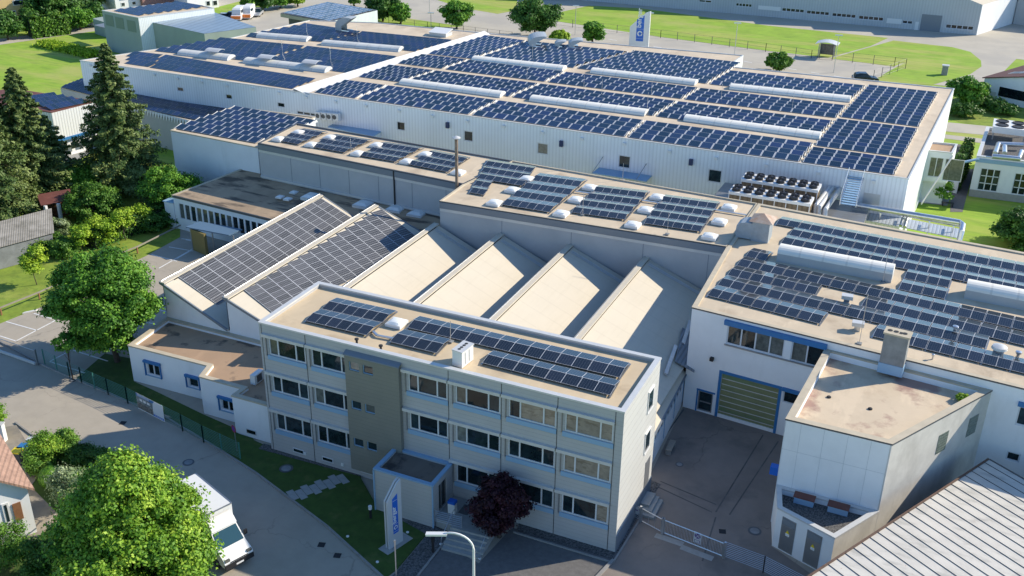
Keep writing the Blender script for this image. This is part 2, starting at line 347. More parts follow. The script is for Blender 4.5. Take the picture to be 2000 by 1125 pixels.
slabpoly('front_lawn', [(330, 815), (440, 835), (515, 868), (700, 925), (737, 990), (832, 1043), (776, 1110), (752, 1128), (700, 1083), (640, 1028), (560, 968), (500, 923), (430, 878)], .08, M['dark_lawn'])
slabpoly('gravel_strip', [(740, 985), (790, 1005), (880, 1035), (868, 1063), (816, 1125), (790, 1160), (745, 1150), (778, 1112), (834, 1044), (737, 1000)], .05, M['gravel'])
slabpoly('gravel_border', [(515, 866), (700, 915), (705, 930), (640, 913), (505, 876)], .10, M['gravel'])
slabpoly('gravel_bed', [(1015, 1015), (1203, 1075), (1255, 955), (1265, 935), (1290, 945), (1245, 1010), (1200, 1092), (1010, 1035)], .04, M['gravel'])
patch('terrace', [(845, 1020), (880, 920), (1000, 960), (960, 1040), (900, 1040)], .0, M['slab'])
def strip(name, pts, w, h, m, z=0, closed=False):
    """kerb or painted line along pixel points"""
    mb = MB(); q = [P(x, y, z) for x, y in pts]
    for a, b in zip(q[:-1], q[1:]):
        d = (b-a); n = Vector((-d.y, d.x, 0)).normalized()*w
        mb.ob(a-n/2+Vector((0, 0, -.03)), d+d.normalized()*w*.3, n, (0, 0, h+.03))
    return struct(name, mb, m)
strip('kerb', [(-60, 640), (0, 668), (80, 712), (160, 747), (330, 820), (430, 880), (500, 925), (560, 970), (640, 1030), (700, 1085), (760, 1140)], .14, .12, M['kerb'])
strip('kerb', [(876, 1050), (816, 1125), (790, 1160)], .12, .09, M['kerb'])
strip('kerb', [(1003, 1040), (1197, 1100), (1248, 1018)], .12, .09, M['kerb'])
strip('kerb', [(1160, 1135), (1197, 1096)], .2, .14, M['kerb'])
strip('kerb', [(30, 826), (62, 850), (150, 905)], .12, .10, M['kerb'])
# painted parking lines
LZ = -.002
for pts in ([(0, 656), (31, 666)], [(31, 666), (100, 630), (130, 612)], [(12, 628), (72, 645)], [(66, 612), (100, 622)], [(97, 706), (140, 683), (210, 705)], [(97, 706), (165, 728)],
            [(302, 602), (328, 610)], [(277, 627), (311, 635)], [(310, 524), (400, 472), (355, 466)], [(330, 482), (376, 490)], [(296, 497), (345, 510)], [(363, 468), (402, 477)], [(345, 505), (372, 490)]):
    strip('parking_line', pts, .12, .002, M['line'], LZ)
struct('wheel_stop', MB().ob(P(44, 613.5, 0), P(70, 608, 0)-P(44, 613.5, 0), (0, .25, 0), (0, 0, .12)), M['line'])
# yard slab joints
for pts in ([(1240, 935), (1335, 690+110)], [(1398, 1000), (1490, 850)], [(1425, 1005), (1520, 862)], [(1290, 940), (1398, 985)], [(1283, 950), (1390, 1000)], [(1398, 1010), (1372, 1095)]):
    strip('yard_joint', pts, .10, .003, M['asphalt'], 0)
strip('concrete_threshold', [(1280, 1045), (1330, 1062)], .5, .004, M['slab']); strip('concrete_threshold', [(1330, 1068), (1388, 1090)], .5, .004, M['slab'])

# ------------------------------------------------------------------ facades and buildings
def facade(mb, A, B, z0, z1, ops, m, depth=.14, mrev=None):
    """wall rectangle from A to B (outside on the right of A->B) with openings (s0,s1,zb,zt) set back by depth"""
    A = Vector((A[0], A[1], 0)); B = Vector((B[0], B[1], 0)); L = (B-A).length; u = (B-A)/L; n = Vector((u.y, -u.x, 0))
    def pt(s, z, d=0): return tuple(A+u*s-n*d+Vector((0, 0, z)))
    xs = sorted({0, L, *[o[0] for o in ops], *[o[1] for o in ops]}); zs = sorted({z0, z1, *[o[2] for o in ops], *[o[3] for o in ops]})
    xs = [x for x in xs if 0 <= x <= L]; zs = [z for z in zs if z0 <= z <= z1]
    for i in range(len(xs)-1):
        run = None
        for j in range(len(zs)-1):
            cx_, cz = (xs[i]+xs[i+1])/2, (zs[j]+zs[j+1])/2
            hole = any(o[0] < cx_ < o[1] and o[2] < cz < o[3] for o in ops)
            if hole:
                if run is not None: mb.poly([pt(xs[i], run), pt(xs[i+1], run), pt(xs[i+1], zs[j]), pt(xs[i], zs[j])], m); run = None
            elif run is None: run = zs[j]
        if run is not None: mb.poly([pt(xs[i], run), pt(xs[i+1], run), pt(xs[i+1], z1), pt(xs[i], z1)], m)
    for s0, s1, zb, zt in [o[:4] for o in ops]:
        r = mrev or m
        mb.poly([pt(s0, zb), pt(s1, zb), pt(s1, zb, depth), pt(s0, zb, depth)], r); mb.poly([pt(s1, zt), pt(s0, zt), pt(s0, zt, depth), pt(s1, zt, depth)], r)
        mb.poly([pt(s0, zt), pt(s0, zb), pt(s0, zb, depth), pt(s0, zt, depth)], r); mb.poly([pt(s1, zb), pt(s1, zt), pt(s1, zt, depth), pt(s1, zb, depth)], r)
    return A, u, n
def window(parent, A, B, s0, s1, zb, zt, div=(), rows=(), fw=.07, depth=.14, glass='glass', frame='frame', name='window', off=0.0, glasses=None):
    """window > pane, standing in an opening of facade A->B"""
    A = Vector((A[0], A[1], 0)); B = Vector((B[0], B[1], 0)); u = (B-A).normalized(); n = Vector((u.y, -u.x, 0))
    def q(s, z, d): return A+u*s-n*d+Vector((0, 0, z))
    mb = MB(); d0 = depth
    bars = [(s0, s0+fw, zb, zt), (s1-fw, s1, zb, zt), (s0+fw, s1-fw, zb, zb+fw), (s0+fw, s1-fw, zt-fw, zt)]
    for t in div: c = s0+(s1-s0)*t; bars.append((c-fw*.6, c+fw*.6, zb+fw, zt-fw))
    for a, b, c, d in bars: mb.ob(q(a, c, d0), u*(b-a), (0, 0, d-c), n*.09)
    for t in rows:
        c = zb+(zt-zb)*t; xs = [s0+fw]+[s0+(s1-s0)*k for k in div]+[s1-fw]
        for a, b in zip(xs[:-1], xs[1:]): mb.ob(q(a+fw*.6, c-fw*.5, d0), u*(b-a-fw*1.2), (0, 0, fw), n*.08)
    w = mb.build(name, M[frame], parent)
    xs = [s0+fw]+[s0+(s1-s0)*k for k in div]+[s1-fw]
    for i, (a, b) in enumerate(zip(xs[:-1], xs[1:])):
        g = (glasses[i] if glasses else glass)
        MB().poly([q(a, zb+fw, d0-.03), q(b, zb+fw, d0-.03), q(b, zt-fw, d0-.03), q(a, zt-fw, d0-.03)]).build('pane', M[g], w)
    return w
def inset(poly, w):
    n = len(poly); out = []
    for i in range(n):
        a, b, c = Vector(poly[i-1][:2]), Vector(poly[i][:2]), Vector(poly[(i+1) % n][:2])
        d1 = (b-a).normalized(); d2 = (c-b).normalized(); n1 = Vector((-d1.y, d1.x)); n2 = Vector((-d2.y, d2.x))
        k = (n1+n2); k = k/max(.2, k.dot(n1)); out.append((b.x+k.x*w, b.y+k.y*w))
    return out
def building(name, label, cat, poly, z0, zt, wall, roofm, cope, par=.3, pd=.25, ops=None, copeh=.12, walls=None, group=None, fascia=None, depth=.14):
    """poly is counter-clockwise; outside of edge i->i+1 on the right. ops: {edge: [(s0,s1,zb,zt), ...]}"""
    poly = [tuple(p[:2]) for p in poly]; n = len(poly)
    assert sum(poly[i][0]*poly[(i+1) % n][1]-poly[(i+1) % n][0]*poly[i][1] for i in range(n)) > 0, name
    cx_ = sum(p[0] for p in poly)/n; cy_ = sum(p[1] for p in poly)/n
    root = thing(name, label, cat, (cx_, cy_, z0), group)
    ops = ops or {}; walls = walls or {}
    mb = MB()
    for i in range(n): facade(mb, poly[i], poly[(i+1) % n], z0, zt-copeh, ops.get(i, []), walls.get(i, wall), depth)
    inn = inset(poly, par); out = inset(poly, -.04)
    for i in range(n):
        a, b = inn[i], inn[(i+1) % n]; mb.poly([(b[0], b[1], zt-pd), (a[0], a[1], zt-pd), (a[0], a[1], zt-copeh), (b[0], b[1], zt-copeh)], wall)
    mb.build('wall', None, root)
    mb = MB()
    for i in range(n):
        j = (i+1) % n
        mb.poly([(*out[i], zt), (*out[j], zt), (*inn[j], zt), (*inn[i], zt)], cope)
        mb.poly([(*out[i], zt-copeh), (*out[j], zt-copeh), (*out[j], zt), (*out[i], zt)], fascia or cope)
        mb.poly([(*inn[j], zt-copeh), (*inn[i], zt-copeh), (*inn[i], zt), (*inn[j], zt)], cope)
        mb.poly([(*out[j], zt-copeh), (*out[i], zt-copeh), (*inn[i], zt-copeh), (*inn[j], zt-copeh)], fascia or cope)
    mb.build('roof_edge', None, root)
    MB().poly([(*p, zt-pd) for p in inn]).build('roof', roofm, root)
    return root, poly
def fpx(A, B, x, y):
    """pixel -> (s, z) on the facade through A,B"""
    A = Vector((A[0], A[1], 0)); B = Vector((B[0], B[1], 0)); u = (B-A).normalized(); p = onplane(x, y, A, (u.y, -u.x, 0))
    return (p-A).dot(u), p.z
def openpx(A, B, lst):
    out = []
    for (x0, y0, x1, y1) in lst:
        a = fpx(A, B, x0, y0); b = fpx(A, B, x1, y1); out.append((min(a[0], b[0]), max(a[0], b[0]), max(.0, min(a[1], b[1])), max(a[1], b[1])))
    return out
def band(parent, name, A, B, s0, s1, z0, z1, out, m, off=0.002):
    """box standing proud of a facade"""
    A = Vector((A[0], A[1], 0)); B = Vector((B[0], B[1], 0)); u = (B-A).normalized(); n = Vector((u.y, -u.x, 0))
    return MB().ob(A+u*s0+n*off+Vector((0, 0, z0)), u*(s1-s0), n*out, (0, 0, z1-z0)).build(name, m, parent)

# ---- office building
OX0, OX1, OY0, OY1, OZ = -42.25, -15.40, 50.95, 58.3, 10.66
bays = [(-42.05, -38.4), (-38.4, -35.05), (-30.85, -27.35), (-27.35, -23.55), (-23.55, -19.7), (-19.7, -15.93)]
rows_z = [(8.27, 9.62), (5.28, 6.62), (2.06, 3.52)]
oops = []; owin = []
for bi, (a, b) in enumerate(bays):
    for ri, (zb, zt) in enumerate(rows_z):
        if bi == 2 and ri == 2: continue
        s0 = a-OX0+.50 if bi != 1 else a-OX0+.42; s1 = b-OX0-.10 if bi not in (1,) else b-OX0
        oops.append((s0, s1, zb-.06, zt+.02)); owin.append((bi, ri, s0, s1, zb-.06, zt+.02))
small = [(-34.72, -33.92), (-33.64, -32.84)]
office, op = building('office_building', 'three storey office block clad in grey boards with ribbon windows and beige flat roof', 'office building',
    [(OX0, OY0), (OX1, OY0), (OX1, OY1), (OX0, OY1)], 0, OZ, M['office_clad'], M['roof_office'], M['coping'], .32, .30, {0: oops}, .12,
    walls={1: M['office_side']})
A0, B0 = (OX0, OY0), (OX1, OY0)
for bi, ri, s0, s1, zb, zt in owin:
    gl = ['glass', 'glass', 'glass']
    if (bi*3+ri) % 4 == 0: gl[0] = 'curtain'
    if bi == 5 and ri < 2: gl = ['beige_reflection']*3
    if bi == 4 and ri == 0: gl = ['glass', 'beige_reflection', 'beige_reflection']
    if bi == 5 and ri == 2: gl = ['glass', 'glass', 'beige_reflection']
    if bi == 3 and ri < 2: gl[0] = 'curtain'
    div = (.245, .74) if bi != 1 else (.27, .82)
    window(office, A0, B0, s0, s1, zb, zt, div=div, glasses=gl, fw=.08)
    a, b = bays[bi]
    band(office, 'window_sill', A0, B0, a-OX0+.38, b-OX0-.03, zb-.36, zb-.02, .07, M['sill'])
    e = b-OX0-.02 if bi != 1 else b-OX0-.01
    band(office, 'blind_box', A0, B0, a-OX0+.06, e, zt+.0, zt+.22, .22, M['coping'])
    MB().ob((a+.30, OY0-.10, zb-.1), (.05, 0, 0), (0, .08, 0), (0, 0, zt-zb+.1)).build('blind_rail', M['grey_metal'], office)
for s in (-42.05, -38.4, -27.35, -23.55, -19.7, -15.93):
    MB().box(s-.025, s+.025, OY0-.012, OY0-.002, .05, OZ-.15).build('facade_joint', M['fascia'], office)
# darker stair bay with its small windows
mb = MB(); DA, DB = (-35.05, OY0-.35), (-30.86, OY0-.35)
dops = []
for zt in (9.55, 6.5, 3.45):
    for a, b in small: dops.append((a+35.05, b+35.05, zt-.68, zt))
facade(mb, DA, DB, .75, 10.05, dops, M['dark_clad'], .16)
facade(mb, (-35.05, OY0-.003), DA, .75, 10.05, [], M['dark_clad']); facade(mb, DB, (-30.86, OY0-.003), .75, 10.05, [], M['dark_clad'])
mb.poly([(-35.05, OY0-.35, .75), (-35.05, OY0-.003, .75), (-30.86, OY0-.003, .75), (-30.86, OY0-.35, .75)], M['dark_clad'])
sb = mb.build('stair_bay', None, office)
MB().poly([(-35.1, OY0-.42, 10.05), (-30.8, OY0-.42, 10.05), (-30.8, OY0-.005, 10.22), (-35.1, OY0-.005, 10.22)]).poly([(-35.1, OY0-.42, 9.96), (-30.8, OY0-.42, 9.96), (-30.8, OY0-.42, 10.05), (-35.1, OY0-.42, 10.05)]).build('stair_bay_cap', M['fascia_mid'], sb)
for i, o in enumerate(dops):
    window(sb, DA, DB, *o, fw=.05, depth=.16, glass='curtain' if i in (0, 3) else 'glass', frame='sill')
for px_ in ((572, 870, 590, 888), (629, 889, 650, 905), (705, 918, 724, 933)):
    o = openpx(A0, B0, [px_])[0]
    z = .42; band(office, 'basement_window_frame', A0, B0, o[0], o[0]+.95, z, z+.38, .03, M['frame']); band(office, 'basement_window', A0, B0, o[0]+.07, o[0]+.88, z+.09, z+.31, .015, M['glass'], .034)
for x, y in ((596, 882), (669, 905)): band(office, 'wall_socket_box', A0, B0, fpx(A0, B0, x, y)[0]-.1, fpx(A0, B0, x, y)[0]+.1, .45, .68, .06, M['white'])
# windows of the sunlit end wall
for (y0, y1, zb, zt) in ((56.0, 57.0, 7.7, 9.2), (56.0, 57.0, 4.5, 6.0)):
    mb = MB(); mb.box(OX1+.002, OX1+.10, y0-.07, y1+.07, zt, zt+.08).box(OX1+.002, OX1+.06, y0-.07, y0, zb, zt).box(OX1+.002, OX1+.06, y1, y1+.07, zb, zt).box(OX1+.002, OX1+.1, y0-.07, y1+.07, zb-.08, zb)
    w = mb.build('window', M['white'], office); MB().box(OX1+.002, OX1+.03, y0, y1, zb, zt).build('pane', M['glass'], w)
MB().box(OX1+.002, OX1+.05, OY0+.03, OY1, 0, 1.25).build('plinth', M['fascia_mid'], office)
MB().box(OX1+.002, OX1+.04, 56.6, 57.6, 1.3, 3.4).build('side_door', M['grey_metal'], office)
# porch in front
porch, pp = building('entrance_porch', 'grey clad flat roofed entrance porch in front of the office block', 'porch',
    [(-31.55, 48.1), (-27.1, 48.1), (-27.1, OY0-.01), (-31.55, OY0-.01)], 0, 3.45, M['office_clad'], add_stains(roof_mat('roof_felt_porch', (.16, .13, .105), 31), (.02, .02, .02), .5, .5, .6, amount=.8), M['sill'], .25, .22, {1: [(.8, 1.9, .75, 2.9)]})
dw = window(porch, pp[1], pp[2], .8, 1.9, .75, 2.9, div=(.4,), fw=.09, name='entrance_door', frame='grey_metal')
MB().box(-31.6, -31.5, 48.03, 48.09, 0, 3.3).build('corner_trim', M['sill'], porch); MB().box(-27.15, -27.05, 48.03, 48.09, 0, 3.3).build('corner_trim', M['sill'], porch)

# ---- sawtooth factory hall
ridges = [-59.05, -52.45, -44.75, -38.03, -31.2, -24.0]; SP = [6.6, 7.7, 6.72, 6.83, 7.2, 7.6]
RZ, VZ, SY0, SY1 = 6.6, 3.6, 59.5, 82.6
saw = thing('sawtooth_factory', 'factory hall with six sawtooth roof bays, the last four in bare cream sheet', 'factory', (-38, 70, 0))
mb = MB(); mg = MB(); mf = MB()
for i, r in enumerate(ridges):
    v = r+SP[i]; back = 82.9 if i < 2 else 81.3+.42*(i-2)
    end = v if i < 5 else -16.55
    ze = VZ+.05 if i < 5 else RZ-(end-r)*(RZ-VZ)/SP[i]
    sl = MB(); sl.ob((r-.18, SY0-.15, RZ+.06), (.55, 0, .0), (0, back-SY0+.15, 0), (0, 0, -.12), M['roof_cream'])
    zk = RZ-.37*(RZ-VZ)/SP[i]; sl.ob((r+.37, SY0-.15, zk-.10), (end-r-.37, 0, ze-zk), (0, back-SY0+.15, 0), (0, 0, .10), M['roof_cream'])
    sl.build('roof_slope', None, saw)
    # steep glazed side under the ridge
    g = MB().ob((r+.02, SY0, VZ-.0), (0, back-SY0, 0), (.06, 0, 0), (0, 0, RZ-VZ-.07)); gl = g.build('roof_glazing' if i else 'side_wall', M['mirror'] if i else M['white_wall'], saw)
    if i < 2:
        mg.poly([(r+.02, SY0, 0), (v, SY0, 0), (v, SY0, VZ), (r+.02, SY0, RZ)]); mg.poly([(v, 82.9, 0), (r+.02, 82.9, 0), (r+.02, 82.9, RZ), (v, 82.9, VZ)])
        MB().ob((r-.2, SY0-.17, RZ-.12), (v-r+.1, 0, VZ-RZ), (0, .12, 0), (0, 0, .24)).build('verge_trim', M['fascia_mid'], saw); MB().ob((r-.2, 83.0, RZ-.12), (v-r+.1, 0, VZ-RZ), (0, .12, 0), (0, 0, .2)).build('verge_trim', M['fascia_mid'], saw)
    MB().tube([(r-.05, SY0, RZ+.12), (r-.05, back, RZ+.12)], .015, 5).build('lightning_wire', M['galv'], saw)
mg.poly([(ridges[0]+.02, 82.9, 0), (ridges[0]+.02, SY0, 0), (ridges[0]+.02, SY0, VZ), (ridges[0]+.02, 82.9, VZ)])
mg.build('gable_wall', M['white_wall'], saw)
for x0_, y0_, x1_, y1_ in ((860, 443, 930, 487), (1112, 485, 1212, 545), (1262, 513, 1360, 575), (985, 465, 1065, 512)):   # walk boards near the wall
    pass
for i, r in enumerate(ridges[2:]):
    b = 81.3+.42*i-.9; m_ = (RZ-VZ)/SP[i+2]
    for dy in (0, .28):
        MB().tube([(r+.6, b-dy, RZ-.6*m_+.12), (r+SP[i+2]-.9, b-dy, VZ+.9*m_+.1)], .03, 4).build('roof_cable_tray', M['galv'], saw)
# courtyard side of the last bay: low wall with a band of small windows
EA, EB = (-16.12, 58.35), (-16.52, 70.15)
mb = MB(); lo = [(s, s+.75, 1.75, 2.6) for s in [i*.93+.3 for i in range(12)]]
facade(mb, EA, EB, 0, 3.0, lo, M['white_wall'], .1); mb.build('courtyard_wall', None, saw)
for o in lo: window(saw, EA, EB, *o, fw=.05, depth=.1)
for s in (0.05, 3, 6, 9, 11.7): band(saw, 'blue_downpipe', EA, EB, s, s+.06, .4, 2.9, .05, M['sill'])
MB().poly([(-17.0, 58.35, 3.5), (-16.0, 58.3, 2.98), (-16.4, 70.2, 2.98), (-17.0, 70.2, 3.5)]).build('eaves', M['roof_cream'], saw)
MB().ob((-16.02, 58.3, 2.88), (-.4, 11.9, 0), (.12, 0, 0), (0, 0, .12)).build('gutter', M['fascia_mid'], saw)

# ---- white annex at the front left
ax = [P(250, 673, 3.35), P(411, 711, 3.35), P(389, 736, 3.35), P(480, 762, 3.35)]
apoly = [(-58.45, 54.2), (-50.5, 54.35), (-50.0, 52.75), (-46.0, 52.75), (-46.0, 51.6), (-42.3, 51.6), (-42.3, 59.45), (-59.0, 59.45)]
aops = {0: openpx(apoly[0], apoly[1], [(286, 707, 314, 737), (367, 735, 389, 759)]), 2: openpx(apoly[2], apoly[3], [(431, 777, 461, 807)])}
annex, ap = building('front_annex', 'low white rendered annex with blue shutters boxes and stained flat roof', 'annex', apoly, 0, 3.35, M['white_wall'], M['roof_annex'], M['coping_beige'], .36, .3, aops)
for e, l in aops.items():
    for k, o in enumerate(l):
        window(annex, ap[e], ap[e+1], *o, div=(.5,) if k == 0 else (), fw=.09)
        band(annex, 'blue_shutter_box', ap[e], ap[e+1], o[0]-.22, o[1]+.2, o[3]+.02, o[3]+.22, .2, M['blue'])
        band(annex, 'blue_guide_rail', ap[e], ap[e+1], o[0]-.2, o[0]-.15, o[2]-.1, o[3]+.02, .14, M['blue']); band(annex, 'blue_guide_rail', ap[e], ap[e+1], o[1]+.12, o[1]+.17, o[2]-.1, o[3]+.02, .14, M['blue'])
        band(annex, 'window_sill', ap[e], ap[e+1], o[0]-.1, o[1]+.1, o[2]-.1, o[2]-.04, .1, M['sill'])
o = openpx(ap[4], ap[5], [(493, 845, 513, 858)])[0]; band(annex, 'basement_window', ap[4], ap[5], 1.0, 1.95, .3, .75, .03, M['frame'])
band(annex, 'basement_pane', ap[4], ap[5], 1.08, 1.87, .38, .67, .02, M['glass'], .034)
band(annex, 'lamp', ap[3], ap[4], .3, .5, 2.4, 2.6, .15, M['white'])

# ---- long grey hall behind (left part) and the wider part right of it
HZ = 8.9
ml0, ml1, ml2, ml3 = P(504, 279, HZ), P(905, 359, HZ), P(1000, 313.5, HZ), P(580, 240.5, HZ)
mr0, mr1 = P(859, 392, HZ), P(1420, 481, HZ)
rw0, rw1, rwb = P(1352, 599.5, HZ), P(2000, 758, HZ), P(2000, 488.5, HZ)
dr = (rw1-rw0).normalized(); rwR0 = rw0+dr*45; rwR1 = rwb+dr*24
def skin(root, A, B, zt, fh=.62, stripe=.28, joints=(), jm=None):
    band(root, 'fascia', A, B, 0, (Vector(B)-Vector(A)).length, zt-.10-fh, zt-.12, .10, M['fascia_mid'])
    band(root, 'drip_band', A, B, 0, (Vector(B)-Vector(A)).length, zt-.12-fh-stripe, zt-.12-fh-.01, .06, M['coping'])
    for s in joints: band(root, 'panel_joint', A, B, s, s+.05, 3.6, zt-.14-fh-stripe, .012, M['fascia_mid'])
y_ml = [(p.x, p.y) for p in (ml0, ml1, ml2, ml3)]
lhall, lp = building('grey_panel_hall', 'long narrow grey panelled hall with domed rooflights behind the sawtooth roofs', 'hall', y_ml, 0, HZ, M['grey_clad'], M['roof_beige'], M['fascia'], .14, .16)
skin(lhall, lp[0], lp[1], HZ, joints=[4.4, 8.3, 12.2, 16.0, 20.2, 24.3]); band(lhall, 'base_flashing', lp[0], lp[1], 0, 29, 4.95, 5.15, .12, M['coping'])
band(lhall, 'black_downpipe', lp[0], lp[1], 18.0, 18.12, 4.9, 8.8, .14, M['black'])
y_mr = [(p.x, p.y) for p in (mr0, mr1)]; d2 = Vector(y_ml[2])-Vector(y_ml[1])
j = P(1480, 397, HZ); mrb = [(j.x, j.y), (ml2.x+.02, ml2.y), (ml1.x+.02, ml1.y)]
mhall, mp = building('grey_hall_with_solar', 'grey panelled hall wall above the cream sawtooth bays with square solar blocks on its roof', 'hall', [y_mr[0], y_mr[1], *mrb], 0, HZ, M['grey_clad'], M['roof_beige'], M['coping_beige'], .14, .16, fascia=M['fascia'])
skin(mhall, mp[0], mp[1], HZ, joints=[6.4, 13.3, 20.1, 26])
xj = Vector((mr1.x+.02, mr1.y-.02, 0))
rpoly = [(rw0.x, rw0.y), (rwR0.x, rwR0.y), (rwR1.x, rwR1.y), (j.x+.02, j.y), (mr1.x+.02, mr1.y)]
RA, RB = rpoly[0], rpoly[1]
rwp = [(1420.6, 634.5, 1529, 699), (1547, 665.4, 1606, 716), (1409, 730, 1511, 850), (1531.5, 766, 1566, 792), (1365.5, 763, 1392, 803)]
def quadop(tl, br): a = fpx(RA, RB, *tl); b = fpx(RA, RB, *br); return (a[0], b[0], b[1], a[1])
def ftl(A, B, tl, tr, bl):   # opening from three corners, level top and bottom
    a, b, c = fpx(A, B, *tl), fpx(A, B, *tr), fpx(A, B, *bl); return ((a[0]+c[0])/2, b[0], max(0, c[1]), (a[1]+b[1])/2)
ro = [ftl(RA, RB, (1420.6, 634), (1534, 662), (1419, 671)), ftl(RA, RB, (1547, 664), (1613, 678), (1543, 704)), ftl(RA, RB, (1409, 731), (1522, 757), (1402, 808)), ftl(RA, RB, (1530, 763), (1565, 772), (1528, 785)), ftl(RA, RB, (1365, 762), (1393, 770), (1360, 799)),
      ftl(RA, RB, (1990, 793), (2040, 805), (1982, 829)), ftl(RA, RB, (1968, 880), (1994, 888), (1962, 897))]
rhall, rp = building('white_hall_with_solar', 'white rendered workshop hall with roller gate and long rows of solar panels on the roof', 'hall', rpoly, 0, HZ, M['white_wall'], M['roof_beige'], M['coping_beige'], .35, .12, {0: ro}, fascia=M['fascia'])
window(rhall, RA, RB, *ro[0], div=(.25, .5, .75), fw=.09, glasses=['glass', 'glass', 'curtain', 'curtain']); window(rhall, RA, RB, *ro[1], div=(.48,), fw=.09, glasses=['curtain', 'glass'])
band(rhall, 'blue_shutter_box', RA, RB, ro[0][0]-.25, ro[1][1]+.1, ro[0][3]+.02, ro[0][3]+.42, .22, M['blue'])
band(rhall, 'window_sill', RA, RB, ro[0][0]-.1, ro[1][1], ro[0][2]-.12, ro[0][2]-.03, .12, M['grey_metal'])
A_, B_ = Vector((*RA, 0)), Vector((*RB, 0)); u_ = (B_-A_).normalized(); n_ = Vector((u_.y, -u_.x, 0)); o = ro[2]
gt = MB().ob(A_+u_*o[0]-n_*.14, u_*(o[1]-o[0]), n_*.04, (0, 0, o[3])).build('roller_gate', M['gate_green'], rhall)
for k in range(1, 8): MB().ob(A_+u_*(o[0]+.05)-n_*.10+Vector((0, 0, o[3]*k/8)), u_*(o[1]-o[0]-.1), n_*.03, (0, 0, .05)).build('gate_rib', M['coping'], gt)
for s0, s1, z0, z1 in ((o[0]-.22, o[0]-.002, 0, o[3]), (o[1]+.002, o[1]+.22, 0, o[3]), (o[0]-.22, o[1]+.22, o[3]+.002, o[3]+.24)): band(rhall, 'gate_surround', RA, RB, s0, s1, z0, z1, .03, M['blue'])
window(rhall, RA, RB, *ro[3], fw=.08); band(rhall, 'blue_shutter_box', RA, RB, ro[3][0]-.1, ro[3][1]+.1, ro[3][3]+.02, ro[3][3]+.3, .15, M['blue'])
window(rhall, RA, RB, *ro[4], rows=(.45,), fw=.1, name='entrance_door', frame='grey_metal'); band(rhall, 'door_surround', RA, RB, ro[4][0]-.15, ro[4][1]+.15, ro[4][3]+.01, ro[4][3]+.15, .04, M['blue']); band(rhall, 'door_surround', RA, RB, ro[4][0]-.13, ro[4][0]-.01, 0, ro[4][3], .04, M['blue'])
for k in (5, 6): window(rhall, RA, RB, *ro[k], fw=.1)
band(rhall, 'blue_shutter_box', RA, RB, ro[5][0]-.1, ro[5][1]+.1, ro[5][3]+.02, ro[5][3]+.35, .15, M['blue'])
s, z = fpx(RA, RB, 1391, 700); band(rhall, 'floodlight', RA, RB, s-.12, s+.15, z-.12, z+.15, .3, M['black'])

# ---- block in front of it (substation) with its small annex
GB = [(-6.95, 58.45), (-.44, 58.4), (4.95, 68.1), (-6.2, 69.3)]
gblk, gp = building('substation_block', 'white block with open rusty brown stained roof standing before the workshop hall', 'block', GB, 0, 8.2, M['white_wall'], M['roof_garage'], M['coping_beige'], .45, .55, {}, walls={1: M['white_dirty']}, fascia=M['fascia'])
for s in (.02, 1.0, 2.45, 3.9, 5.3): band(gblk, 'panel_joint', gp[0], gp[1], s, s+.014, 3.1, 8.0, .006, M['grey_joint'])
band(gblk, 'panel_joint', gp[0], gp[1], 0, 6.5, 5.9, 5.914, .005, M['grey_joint'])
band(gblk, 'corner_trim', gp[0], gp[1], 6.42, 6.50, 0, 8.05, .02, M['coping'])
gs = openpx(gp[1], gp[2], [(1832, 862, 1850, 838), (1890, 835, 1908, 805)])
for k, (s0, s1, zb, zt) in enumerate(gs):
    band(gblk, 'glass_brick_window', gp[1], gp[2], s0, s0+1.1, 5.2, 6.7, .02, ribs(mat('glass_brick', (.20, .24, .20), .3, noise=.4, scale=6), .22, 'Z', .02, .8, .5, True))
GA = [(-6.35, 56.0), (-2.55, 54.5), (-.45, 58.38), (-6.9, 58.4)]
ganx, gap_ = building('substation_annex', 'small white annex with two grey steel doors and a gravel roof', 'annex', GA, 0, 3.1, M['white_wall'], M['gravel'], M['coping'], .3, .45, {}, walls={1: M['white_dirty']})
for (s0, s1) in ((.45, 1.45), (2.25, 3.3)):
    d_ = band(ganx, 'steel_door', gap_[0], gap_[1], s0, s1, .12, 2.65, .03, M['grey_metal']); band(ganx, 'door_louvre', gap_[0], gap_[1], s0+.05, s1-.05, 2.1, 2.58, .02, M['fascia_mid'], .034)
    sg = band(ganx, 'warning_sign', gap_[0], gap_[1], (s0+s1)/2-.13, (s0+s1)/2+.15, 1.35, 1.55, .01, M['white'], .036)
    A_ = Vector((*gap_[0], 0)); u_ = (Vector((*gap_[1], 0))-A_).normalized(); n_ = Vector((u_.y, -u_.x, 0)); c = A_+u_*((s0+s1)/2)+n_*.045
    MB().poly([c-u_*.13+Vector((0, 0, 1.56)), c+u_*.15+Vector((0, 0, 1.56)), c+Vector((0, 0, 1.82))]).build('warning_triangle', M['yellow'], ganx)
for px_ in ((1562, 975), (1627, 996)):
    p = P(*px_, 2.75)
    mb = MB(); mb.cbox((p.x+.3, 57.75, 2.66), 1.25, .5, .5, -.02, M['sill']); mb.cbox((p.x+.3, 57.72, 3.162), 1.35, .65, .08, -.02, M['rust_roof'])
    t_ = thing('roof_vent_hood', 'brown topped vent hood, the %s one on the gravel annex roof' % ('left' if px_[0] < 1600 else 'right'), 'vent', (p.x+.3, 57.75, 2.65), 'vent hoods on the gravel roof')
    MB().cbox((p.x+.3, 57.75, 2.66), 1.25, .5, .5, -.02).build('vent_body', M['sill'], t_); MB().cbox((p.x+.3, 57.72, 3.162), 1.35, .65, .08, -.02).build('vent_lid', M['rust_roof'], t_)

